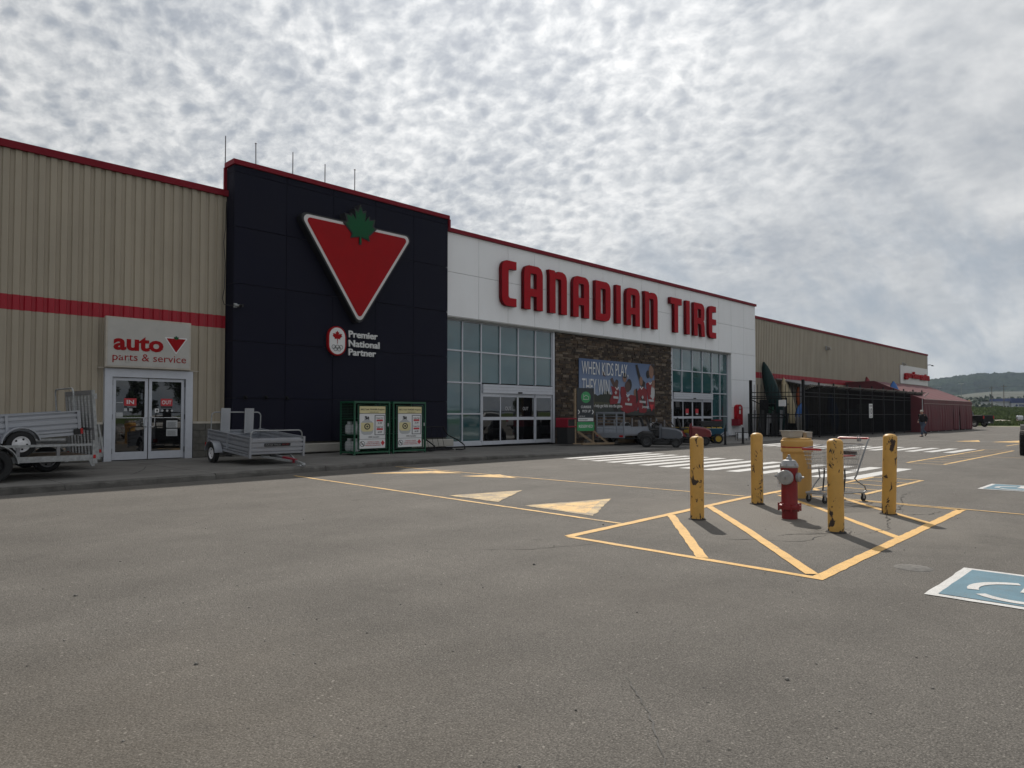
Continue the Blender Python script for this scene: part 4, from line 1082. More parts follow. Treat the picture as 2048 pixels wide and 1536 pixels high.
# auto sign box
au = empty('service_sign', (7.76, 22.62, 2.87), label='grey-white box sign reading auto parts & service above the glass double door', cat='sign')
MB().box(-1.20, 1.20, -.14, 0, 0.0, 1.47).build('sign_box', M['sign_edge'], au, bevel=.01)
MB().box(-1.15, 1.15, -.146, -.141, .05, 1.42).build('sign_face', M['sign_white'], au)
text('auto', (-1.0, .38, .50, .93), -.155, M['logo_red'], 'lettering', au, depth=.006, bold=.035)
text('parts & service', (-1.02, 1.05, .14, .42), -.155, M['logo_red'], 'lettering', au, depth=.006, bold=-.004)
for (a, b, c, e) in ((-.80, -.76, .30, .37), (-.66, -.585, .15, .26), (-.60, -.56, .20, .33)):
    MB().box(a, b, -.157, -.1555, c, e).build('peeled_patch', M['sign_white'], au)
link(flat([rtri([(.44, .96), (1.06, .96), (.75, .50)], -.02, .02)], .003, -.1505), 'triangle_border', M['print_white'], au)
link(flat([rtri([(.44, .96), (1.06, .96), (.75, .50)], .012, .012)], .003, -.1545), 'triangle', M['logo_red'], au)
link(flat([leaf(.75, .955, .085)], .003, -.1585), 'leaf', M['leaf_green'], au)
# garden sign
gs = empty('garden_sign', (83.55, 22.74, 4.85), label='white panel with red raised words garden centre at the far end of the beige wall', cat='sign')
MB().box(0, 10.6, -.10, 0, 0, 1.98).build('sign_panel', M['print_white'], gs)
text('garden', (.95, 6.3, .42, 1.38), -.38, M['letter_red'], 'word', gs, depth=.22, bold=.03)
text('centre', (6.9, 10.4, .58, 1.30), -.38, M['letter_red'], 'word', gs, depth=.22, bold=.03)

# ---- sports banner on the stone wall (flat print)
bn = empty('banner', (28.39, 22.60, 1.45), label='long blue sports banner with cheering children in red jerseys on the stone wall', cat='banner')
BW, BH = 6.98, 2.93
def banner_mat():
    m = bpy.data.materials.new('banner_sky'); m.use_nodes = True; t = m.node_tree; MATS['banner_sky'] = m
    b = t.nodes['Principled BSDF']; tcn = N(t, 'ShaderNodeTexCoord'); s = N(t, 'ShaderNodeSeparateXYZ'); L(t, tcn.outputs['Object'], s.inputs[0])
    f = mth(t, 'DIVIDE', s.outputs[2], BH)
    f = mth(t, 'ADD', f, mth(t, 'MULTIPLY_ADD', noise(t, tcn.outputs['Object'], .8, 4, .5), .3, -.15))
    c = ramp(t, f, [(0.30, (0.25, 0.30, 0.39)), (0.62, (0.135, 0.19, 0.31)), (1.0, (0.065, 0.11, 0.225))])
    L(t, c, b.inputs['Base Color']); b.inputs['Roughness'].default_value = .55
    return m
banner_mat()
MB().box(0, BW, -.03, 0, 0, BH).build('sheet', M['banner_sky'], bn)
pm('print_forest', (0.026, 0.032, 0.024), .7, var=.3, scale=4); pm('print_field', (0.06, 0.062, 0.035), .7, var=.3, scale=2); pm('print_turf', (0.035, 0.042, 0.038), .7, var=.3, scale=3)
pm('print_jersey', (0.20, 0.007, 0.014), .6, var=.25, scale=4); pm('print_skin', (0.22, 0.115, 0.075), .6, var=.15); pm('print_skin_dark', (0.075, 0.038, 0.03), .6, var=.2); pm('print_hair', (0.02, 0.015, 0.014), .7, var=.1)
def bp(name, pts, m, lvl): return link(flat([[(p[0] / 100 * BW, p[1] / 100 * BH) for p in pts]], .002, -.032 - .0025 * lvl), name, M[m], bn)
rb = random.Random(9)
tl = [(0, 27)] + [(i * 2.2, 27 + 10 * min(1, i / 8) + (8 if 13 < i < 18 else 0) + rb.uniform(-2, 3)) for i in range(22)] + [(46, 27)]
bp('tree_print', [(0, 20)] + tl[1:] + [(48, 20)], 'print_forest', 0)
bp('field_print', [(0, 10), (0, 22), (20, 24.5), (60, 22), (60, 10)], 'print_field', 1)
bp('turf_print', [(0, 0), (0, 15), (30, 17), (70, 10), (100, 14), (100, 0)], 'print_turf', 2)
def el(cx, cy, rx, ry, n=14): return [(cx + rx * cos(2 * pi * k / n), cy + ry * sin(2 * pi * k / n)) for k in range(n)]
# figures: (jersey polygon), arms, heads
figs = [
    ('arm_print', [(38, 66), (41, 70), (47, 50), (45, 45), (42, 52)], 'print_skin_dark', 4), ('arm_print', [(28, 80), (31, 79), (32, 70), (29, 72)], 'print_skin_dark', 4),
    ('jersey_print', [(39, 54), (43, 52), (47, 52), (50, 45), (49, 30), (47, 22), (38, 20), (37, 28), (41, 40)], 'print_jersey', 5),
    ('head_print', el(46, 58, 2.3, 7), 'print_skin_dark', 6), ('hair_print', el(46.5, 61, 2.2, 5.5), 'print_hair', 5.5),
    ('jersey_print', [(51, 42), (52, 53), (56, 54), (59, 50), (60, 38), (56, 30), (52, 34)], 'print_jersey', 5),
    ('head_print', el(57, 70, 2.7, 8), 'print_skin', 6), ('hair_print', el(57.3, 74.5, 2.8, 5), 'print_hair', 6.4),
    ('head_print', el(61, 54, 3.6, 10.5), 'print_skin_dark', 7), ('hair_print', el(63.4, 58, 3.5, 11), 'print_hair', 6.7),
    ('jersey_print', [(53, 38), (58, 37), (61, 33), (65, 39), (71, 38), (73, 20), (70, 8), (60, 4), (52, 10), (51, 22)], 'print_jersey', 8),
    ('head_print', el(71.5, 43, 2, 7), 'print_skin', 7), ('jersey_print', [(68, 36), (74, 38), (76, 20), (74, 8), (70, 10)], 'print_jersey', 7.5),
    ('sleeve_print', [(72, 96), (75, 98), (80, 72), (86, 64), (85, 52), (79, 58), (75, 78)], 'print_hair', 6),
    ('head_print', el(80, 66, 2.4, 9), 'print_skin', 6.5), ('jersey_print', [(74, 46), (79, 54), (83, 55), (88, 50), (89, 20), (87, 4), (77, 6), (75, 24)], 'print_jersey', 8.5),
    ('arm_print', [(72, 50), (74, 52), (76, 30), (73, 22)], 'print_hair', 9), ('arm_print', [(78, 38), (85, 30), (88, 14), (84, 16), (80, 30)], 'print_hair', 9.2),
    ('head_print', el(95, 86, 3.6, 14), 'print_skin', 8), ('hair_print', [(96, 100), (99.7, 99), (99.8, 80), (98, 78), (98.5, 92), (94, 99)], 'print_hair', 8.3), ('hair_print', el(90.0, 80, 2.4, 8), 'print_hair', 7.8),
    ('jersey_print', [(87, 62), (92, 66), (95, 60), (99.8, 70), (99.8, 12), (92, 14), (89, 40)], 'print_jersey', 9.6),
    ('ball_print', el(97, 45, 2.8, 14), 'print_grey', 10), ('hand_print', el(97.6, 62, 2.2, 8), 'print_skin', 10.4),
    ('leg_print', [(40, 22), (47, 20), (49, 4), (44, 2)], 'print_hair', 4.5), ('leg_print', [(52, 10), (60, 4), (62, 0), (50, 0)], 'print_hair', 6.2), ('leg_print', [(86, 6), (99, 12), (99.8, 0), (84, 0)], 'print_hair', 10.5)]
for nme, pts, m_, lv in figs: bp(nme, pts, m_, lv)
text('WHEN KIDS PLAY,', (.18, 4.30, 2.02, 2.80), -.066, M['print_white'], 'lettering', bn, depth=.003, bold=-.004)
text('THEY WIN.', (.20, 2.66, 1.12, 1.90), -.066, M['print_white'], 'lettering', bn, depth=.003, bold=-.004)
text('to help get kids into the game.', (1.05, 3.75, .38, .60), -.066, M['print_white'], 'lettering', bn, depth=.003, bold=.008)
text('Jumpstart', (5.65, 6.35, .38, .56), -.066, M['print_white'], 'lettering', bn, depth=.003, bold=.01)
for (cx_, cz_, w_) in ((45.0, 34, 3.2), (62, 22, 4.6), (82, 27, 4.6), (94.5, 30, 3.8)):
    bp('jersey_lettering', [(cx_ - w_, cz_ - 2.6), (cx_ + w_, cz_ - 3.4), (cx_ + w_, cz_ + .8), (cx_ - w_, cz_ + 1.6)], 'print_grey', 10.8)
    bp('jersey_mark', [(cx_, cz_ + 12), (cx_ + 1.6, cz_ + 8), (cx_, cz_ + 4), (cx_ - 1.6, cz_ + 8)], 'print_grey', 10.8)
for (cx_, cz_) in ((46.5, 51), (61, 39), (80.5, 54), (93, 64)):
    bp('collar_print', [(cx_ - 2.6, cz_ + 1), (cx_, cz_ - 4.5), (cx_ + 2.6, cz_ + 1), (cx_ + 1.8, cz_ + 1.5), (cx_, cz_ - 2.0), (cx_ - 1.8, cz_ + 1.5)], 'print_white', 10.9)
link(flat([rtri([(6.42, .62), (6.85, .62), (6.64, .22)], 0, .01)], .003, -.064), 'logo_print', M['print_red'], bn)

# ---- curbside sign on timber stand
cs = empty('curbside_sign', (26.78, 20.9, 0.10), rot=(0, 0, -R_(18)), label='tall dark curbside pick up sign with green circle on a raw timber stand', cat='sign')
MB().box(-.62, -.53, 0.0, .09, .05, 2.62).build('post', M['raw_wood'], cs); MB().box(.42, .50, .02, .10, .05, 2.5).build('post', M['raw_wood'], cs)
MB().box(-.50, .46, -.02, .015, 1.05, 2.66).build('board', M['print_dark'], cs)
MB().cyl((.0, -.021, 2.22), (.0, -.026, 2.22), .27, n=28).build('green_disc', M['print_green'], cs)
MB().tube([(-.15, -.03, 2.12), (.15, -.03, 2.12), (.15, -.03, 2.24), (0, -.03, 2.32), (-.1, -.03, 2.24), (-.13, -.03, 2.36), (-.13, -.03, 2.12)], .012, 5).build('house_icon', M['print_white'], cs)
text('CURBSIDE', (-.28, .30, 1.70, 1.82), -.028, M['print_white'], 'lettering', cs, depth=.004, bold=.01)
text('PICK UP', (-.20, .26, 1.50, 1.62), -.028, M['print_white'], 'lettering', cs, depth=.004, bold=.01)
text('Call this #', (-.42, -.05, 1.28, 1.35), -.028, M['print_white'], 'lettering', cs, depth=.004)
MB().box(-.44, .42, -.028, -.022, 1.08, 1.24).build('number_plate', M['print_white'], cs)
text('FOR THE BAY', (-.40, .1, 1.12, 1.19), -.034, M['print_dark'], 'lettering', cs, depth=.004)
for x in (-.46, .33): link(flat([[(x, 1.62), (x + .05, 1.62), (x + .12, 1.52), (x + .05, 1.42), (x, 1.42), (x + .07, 1.52)]], .004, -.028), 'arrow', M['print_white'], cs)
MB().box(-.50, .46, -.045, -.01, .62, 1.04).build('reserved_panel', M['print_green'], cs)
text('RESERVED', (-.42, .38, .77, .91), -.051, M['print_white'], 'lettering', cs, depth=.004, bold=.01)
MB().beam((-.50, -.06, .60), (.0, -.75, .05), .04, .09).build('brace', M['raw_wood'], cs); MB().beam((.42, -.02, .62), (.95, -.45, .05), .04, .09).build('brace', M['raw_wood'], cs)
MB().box(-.75, 1.05, -.85, -.72, 0, .09).build('base_board', M['raw_wood'], cs); MB().box(-.75, 1.05, -.05, .08, 0, .05).build('base_board', M['raw_wood'], cs)
t = empty('concrete_block_pile', (27.2, 21.1, .09), label='small pile of pale concrete blocks behind the curbside sign stand', cat='blocks')
for (x, y, z_, a) in ((0, 0, .1, 0), (.42, .05, .1, .2), (.05, 0, .32, .1), (.8, -.1, .1, 0)):
    MB().obox((x, y, z_), (.38, .19, .19), Matrix.Rotation(a, 3, 'Z').to_4x4()).build('block', M['concrete'], t, bevel=.01)

# ================================================================== yard goods
def wheel(parent, c, r, w, axis=(0, 1, 0), rim='white_rim', holes=5, hub='chrome'):
    ax = Vector(axis).normalized(); c = Vector(c)
    prof = [(r * .60, -w * .48), (r * .86, -w * .52), (r * .97, -w * .40), (r, -w * .2), (r, w * .2), (r * .97, w * .40), (r * .86, w * .52), (r * .60, w * .48), (r * .60, -w * .48)]
    t = MB().lathe(prof, c, ax, 28).build('tyre', M['rubber'], parent)
    q = MB().lathe([(0, -w * .30), (r * .2, -w * .32), (r * .28, -w * .22), (r * .50, -w * .20), (r * .56, -w * .46), (r * .61, -w * .47), (r * .61, w * .47), (r * .56, w * .46), (r * .50, w * .20), (r * .28, w * .22), (r * .2, w * .32), (0, w * .30)], c, ax, 24).build('rim', M[rim], t)
    if holes:
        a = ax.orthogonal().normalized(); b = ax.cross(a); mb = MB()
        for k in range(holes):
            an = 2 * pi * k / holes; d = a * cos(an) + b * sin(an)
            for s in (-1, 1):
                mb.cyl(c + d * r * .40 + ax * s * w * .16, c + d * r * .40 + ax * s * (w * .235), r * .075, n=8)
        tag(mb.build('rim_slots', M['rim_hole'], t), kind='stuff')
    return t
def arc_fender(parent, c, r, w, a0, a1, m, axis='y', th=.02, n=14, name='fender'):
    mb = MB(); rings = []
    for k in range(n + 1):
        a = a0 + (a1 - a0) * k / n
        pi_, po = (c[0] + r * cos(a), c[2] + r * sin(a)), (c[0] + (r + th) * cos(a), c[2] + (r + th) * sin(a))
        rings.append([(pi_[0], c[1] - w / 2, pi_[1]), (po[0], c[1] - w / 2, po[1]), (po[0], c[1] + w / 2, po[1]), (pi_[0], c[1] + w / 2, pi_[1])])
    mb.loft(rings, smooth=False)
    for sgn in (-1, ):   # outer skirt
        vs = []
        for k in range(n + 1):
            a = a0 + (a1 - a0) * k / n
            vs += [(c[0] + r * cos(a), c[1] + w / 2 * sgn, c[2] + r * sin(a)), (c[0] + (r + th * 2) * cos(a), c[1] + w / 2 * sgn, c[2] + (r + th * 2) * sin(a))]
    return mb.build(name, M[m], parent)
def box_trailer(loc, rot, label, rear=-.7, front=1.9, half=.80, paint='mill_aluminium', ramps=True, sticker=True, tongue=1.75, ubar=True, tail=True):
    t = empty('box_trailer', loc, rot, label, 'trailer')
    z0, z1 = .44, .86; h = z1 - z0
    def side(x0, y0, x1, y1, nm):
        # ribbed sheet between two corners
        d = Vector((x1 - x0, y1 - y0)); ln = d.length; d.normalize(); nn = Vector((-d.y, d.x)); mb = MB()
        prof = [(0, 0), (.10, 0), (.11, .04), (.17, .04), (.18, 0), (.36, 0), (.37, .04), (.43, .04), (.44, 0), (.64, 0), (.65, .04), (.75, .04), (.76, 0), (.91, 0), (.92, .05), (1.0, .05)]
        vs = []
        for e in (0, ln):
            for f, o_ in prof: p = Vector((x0, y0)) + d * e + nn * o_; vs.append((p.x, p.y, z0 + h * f))
        n = len(prof)
        fs = [(i, i + 1, n + i + 1, n + i) for i in range(n - 1)]
        vs2 = []
        for e in (0, ln):
            for f, o_ in prof: p = Vector((x0, y0)) + d * e + nn * (o_ - .015); vs2.append((p.x, p.y, z0 + h * f))
        fs2 = [tuple(2 * n + q for q in f) for f in fs]
        mb.add(vs + vs2, fs + fs2 + [(0, n, 3 * n, 2 * n), (n - 1, 2 * n - 1, 4 * n - 1, 3 * n - 1)])
        return mb.build(nm, M[paint], t)
    side(front, half, rear, half, 'side_panel').rotation_euler = (0, 0, 0)
    side(rear, -half, front, -half, 'side_panel'); side(front, -half, front, half, 'front_panel'); side(rear, half, rear, -half, 'tail_panel')
    MB().box(rear + .02, front - .02, -half + .02, half - .02, z0 - .02, z0 + .01).build('floor', M['galvanised'], t)
    for x in (rear, front):
        for y in (-half, half):
            MB().box(x - .03, x + .03, y - .03, y + .03, z0 - .10, z1 + .03).build('corner_post', M[paint], t)
    for y in (-half, half):
        mb = MB(); mx = (rear + front) / 2
        mb.box(mx - .025, mx + .025, y + (.0 if y > 0 else -.045), y + (.045 if y > 0 else 0), z0, z1 + .01); mb.build('side_post', M[paint], t)
        MB().box(rear + .03, front - .03, y - .03, y + .03, z0 - .08, z0 - .022).build('frame_rail', M[paint], t)
        MB().box(rear + .03, front - .03, y - .025, y + .025, z1 + .003, z1 + .025).build('top_rail', M[paint], t)
    for y, s in ((-half - .15, -1), (half + .15, 1)):
        wheel(t, (0, y, .27), .27, .14, (0, 1, 0))
        arc_fender(t, (0, y, .27), .33, .22, R_(8), R_(172), paint)
        MB().box(-.05, .05, min(y, y - s * .15), max(y, y - s * .15), .22, .30).build('axle_stub', M['galvanised_dark'], t)
    MB().box(-.04, .04, -half, half, .20, .27).build('axle', M['galvanised_dark'], t)
    mb = MB(); mb.beam((front - .3, 0, z0 - .07), (front + tongue * .62, 0, z0 - .10), .07, .08); mb.build('tongue', M['galvanised_dark'], t)
    MB().box(front + tongue * .20, front + tongue * .58, -.036, .036, z0 - .142, z0 - .038).build('tongue_label', M['bin_red'], t, rot=(0, R_(.0), 0))
    for s in (-1, 1): MB().beam((front - .05, s * half * .55, z0 - .07), (front + tongue * .52, s * .05, z0 - .10), .04, .05).build('tongue_brace', M['galvanised'], t)
    mb = MB(); mb.beam((front + tongue * .6, 0, z0 - .10), (front + tongue * .78, 0, z0 - .12), .06, .06); mb.lathe([(0, .04), (.05, .03), (.06, -.02), (.045, -.05)], (front + tongue * .80, 0, z0 - .12), n=14); mb.build('coupler', M['galvanised'], t)
    mb = MB(); mb.tube([(front + tongue * .66 + .05 * cos(a * 1.7), .04 + .05 * sin(a * 2.3), z0 - .16 - .05 * (1 + sin(a)) - .03 * (a % 2)) for a in [k * .7 for k in range(26)]], .010, 6); mb.build('safety_chain', M['chrome'], t)
    if ubar:
        for x, hh in ((front - .06, .20), (rear + .06, .52)):
            pts = [(x, -half + .03, z1)] + [(x, -half + .03 + .12 * (1 - cos(a)), z1 + hh - .12 + .12 * sin(a)) for a in [pi / 2 * k / 5 for k in range(6)]] + [(x, half - .03 - .12 * (1 - cos(a)), z1 + hh - .12 + .12 * sin(a)) for a in [pi / 2 * k / 5 for k in range(5, -1, -1)]] + [(x, half - .03, z1)]
            MB().tube(pts, .018, 8).build('hoop_bar', M['galvanised'], t)
    if ramps:
        for y in (-.50, .22):
            r_ = MB().box(rear + .10, rear + .14, y, y + .27, z1 - .1, z1 + .64).build('ramp', M['lamp_grey'], t)
            mb = MB()
            for k in range(9):
                z = z1 - .04 + k * .075
                for s in (-1, 1): mb.beam((rear + .145, y + .135, z - .03), (rear + .145, y + .135 + s * .11, z + .03), .008, .012, up=(1, 0, 0))
            mb.build('tread_ridges', M['mill_aluminium'], r_)
    if sticker:
        MB().box(front + .034, front + .038, -.40, .36, z0 + .20, z0 + .285).build('sticker', M['sign_black'], t)
        me = text('HUNTER TRAILER', (0, .45, 0, .045), 0, M['print_grey'], 'lettering', t, depth=.003, bold=.01)
        for v in me.data.vertices: v.co = (front + .041, -.38 + v.co.x, z0 + .22 + v.co.z)
        me = text('FX UT7', (0, .2, 0, .045), 0, M['print_red'], 'lettering', t, depth=.003, bold=.01)
        for v in me.data.vertices: v.co = (front + .041, .12 + v.co.x, z0 + .22 + v.co.z)
    if tail:
        for s in (-1, 1):
            MB().box(rear - .05, rear - .005, s * (half + .02) - .06, s * (half + .02) + .06, z0 - .06, z0 + .06).build('tail_light', M['light_red'], t)
            MB().box(rear - .02, rear + .12, s * (half + .05) - .012, s * (half + .05) + .012, z0 - .07, z0 + .05).build('light_bracket', M['black_plastic'], t)
    return t
# heading -Y, nose down
box_trailer((9.55, 20.0, .145), (0, R_(4.3), -pi / 2), 'silver box trailer with two upright white ramps and red-labelled tongue before the dark tower', half=.78)
# galvanised utility trailer at the far left with a box trailer parked on its deck
def utility_trailer(X0, Y0, label, W_=2.0, Lg=3.6, wx=-1.92, gate=True, stack=True, r=.34, z=.14, gate_h=1.50, tandem=False):
    t = empty('utility_trailer', (X0, Y0, z), (0, 0, 0), label, 'trailer')
    for y in (0, W_):
        MB().box(-Lg, -.12, y - .03, y + .03, .37, .49).build('side_beam', M['galvanised'], t)
        MB().box(-Lg, -.12, y - .02, y + .02, .685, .735).build('top_rail', M['galvanised'], t)
        for x in (-Lg + .05, -2.5, -1.47, -.76):
            if wx - .5 < x < wx + .4: continue
            MB().box(x - .03, x + .03, y - .035, y + .035, .492, .683).build('stake', M['galvanised_dark'], t)
        MB().box(-.118, -.02, y - .035, y + .035, .30, .80).build('corner_post', M['galvanised'], t)
        MB().box(-.105, -.055, y - .042, y - .036, .41, .49).build('reflector', M['light_red'], t)
        MB().prism([(-.18, .37), (-.04, .37), (-.07, .24), (-.13, .24)], y - .02, y + .02).build('stand_bracket', M['galvanised'], t)
    nb = 9
    for k in range(nb):
        y0 = .04 + (W_ - .08) * k / nb; MB().box(-Lg, -.1, y0 + .004, y0 + (W_ - .08) / nb - .004, .44, .48).build('deck_board', M['deck_wood'], t)
    for x in (-Lg, -2.4, -1.2, -.13): MB().box(x - .03, x + .03, .03, W_ - .03, .37, .437).build('cross_member', M['galvanised_dark'], t)
    for y in (-.14, W_ + .14):
        wheel(t, (wx, y, r), r, .19, (0, 1, 0), rim='galvanised_dark' if not stack else 'black_steel')
        arc_fender(t, (wx, y, r), r + .07, .24, R_(4), R_(176), 'galvanised')
    MB().box(wx - .04, wx + .04, -.1, W_ + .1, .28, .36).build('axle', M['galvanised_dark'], t)
    mb = MB(); mb.beam((-Lg, W_ * .2, .40), (-Lg - 1.2, W_ / 2, .40), .07, .08); mb.beam((-Lg, W_ * .8, .40), (-Lg - 1.2, W_ / 2, .40), .07, .08); mb.build('tongue', M['galvanised'], t)
    if gate:
        g = empty('tail_gate', (-.01, 0, .40), (0, R_(-4.5), 0), parent=t)
        H = gate_h
        mb = MB(); mb.box(-.03, .03, -.03, .03, 0, H); mb.build('gate_post', M['galvanised'], g)
        mb = MB(); mb.box(-.03, .03, W_ - .03, W_ + .03, 0, H); mb.build('gate_post', M['galvanised'], g)
        for z_, hh in ((.02, .05), (H - .10, .10), (H * .42, .04)): MB().box(-.025, .025, .031, W_ - .031, z_, z_ + hh).build('gate_rail', M['galvanised_dark'], g)
        nsl = 8
        for k in range(nsl):
            y = .14 + (W_ - .28) * k / (nsl - 1); MB().box(-.018, .018, y - .055, y + .055, .071, H - .101).build('gate_slat', M['galvanised'], g)
        mb = MB()
        for k in range(24): mb.box(-.024, -.020, .05, W_ - .05, .1 + k * (H - .25) / 24, .106 + k * (H - .25) / 24)
        mb.build('mesh_wires', M['galvanised_dark'], g)
        MB().box(-.01, .06, -.055, -.032, H - .20, H - .08).build('latch', M['galvanised'], g)
        MB().beam((.05, -.05, .75), (.10, -.05, .10), .03, .05).build('spring_arm', M['galvanised'], g)
    return t
utility_trailer(4.93, 17.28, 'galvanised utility trailer with tall slatted tail gate carrying a silver box trailer', W_=2.0)
utility_trailer(5.75, 19.75, 'galvanised utility trailer standing against the wall behind the loaded one', W_=1.7, Lg=3.6, wx=-1.25, gate=False, stack=False, r=.30)
MB_ = box_trailer((3.55, 18.30, .62), (0, R_(4.2), pi), 'silver box trailer stacked on the deck of the galvanised utility trailer', rear=-1.12, front=1.5, half=.74, ramps=False, sticker=False)

# white tail-gated trailer by the stone wall (rear faces -X)
wt = empty('white_trailer', (27.55, 19.25, .06), label='white open trailer with tall ladder-like tail gate beside the curbside sign', cat='trailer')
for y in (0, .42, 1.15, 1.58): MB().box(-.02, .03, y - .03, y + .03, .55, 1.50).build('gate_post', M['grey_trailer_paint'], wt)
for k in range(7): MB().box(-.012, .02, .031 if k else .0, 1.549, .60 + k * .145, .625 + k * .145).build('gate_bar', M['grey_trailer_paint'], wt)
MB().box(-.02, .03, -.03, 1.61, 1.502, 1.56).build('gate_rail', M['grey_trailer_paint'], wt)
MB().box(-.04, .0, -.06, 1.64, .34, .56).build('tail_panel', M['grey_trailer_paint'], wt)
for y in (.12, 1.45): MB().box(-.07, -.041, y - .10, y + .10, .38, .47).build('tail_light', M['light_red'], wt)
for y in (-.03, 1.60): MB().box(.03, 2.9, y, y + .03, .50, .86).build('side_panel', M['grey_trailer_paint'], wt)
MB().box(.03, 2.9, .0, 1.6, .44, .495).build('floor', M['galvanised_dark'], wt)
for y in (-.16, 1.74):
    wheel(wt, (1.45, y, .28), .28, .15); arc_fender(wt, (1.45, y, .28), .34, .24, R_(10), R_(170), 'grey_trailer_paint')
MB().box(1.4, 1.5, -.1, 1.7, .24, .32).build('axle', M['galvanised_dark'], wt)
MB().beam((2.9, .8, .42), (4.0, .8, .40), .07, .08).build('tongue', M['galvanised_dark'], wt)
# upturned fender trailer behind the mowers
ft = empty('frame_trailer', (32.3, 20.2, .06), label='bare galvanised frame trailer with upright posts behind the riding mowers', cat='trailer')
for y in (0, 1.5):
    MB().box(-2.2, 1.4, y - .03, y + .03, .40, .50).build('side_beam', M['galvanised'], ft)
    for x in (-2.1, -1.3, -.5, .3, 1.3): MB().box(x - .03, x + .03, y - .03, y + .03, .502, 1.15 + (.1 if x in (-.5, 1.3) else 0)).build('post', M['galvanised_dark'], ft)
for y in (-.16, 1.66):
    wheel(ft, (-.9, y, .34 + .32), .30, .16, rim='galvanised'); arc_fender(ft, (-.9, y, .66), .36, .26, R_(10), R_(170), 'galvanised')
MB().box(-2.2, 1.4, .03, 1.47, .44, .49).build('deck', M['deck_wood'], ft)
for x in (-2.0, 1.2): MB().box(x - .06, x + .06, .2, 1.3, .0, .435).build('support', M['raw_wood'], ft)

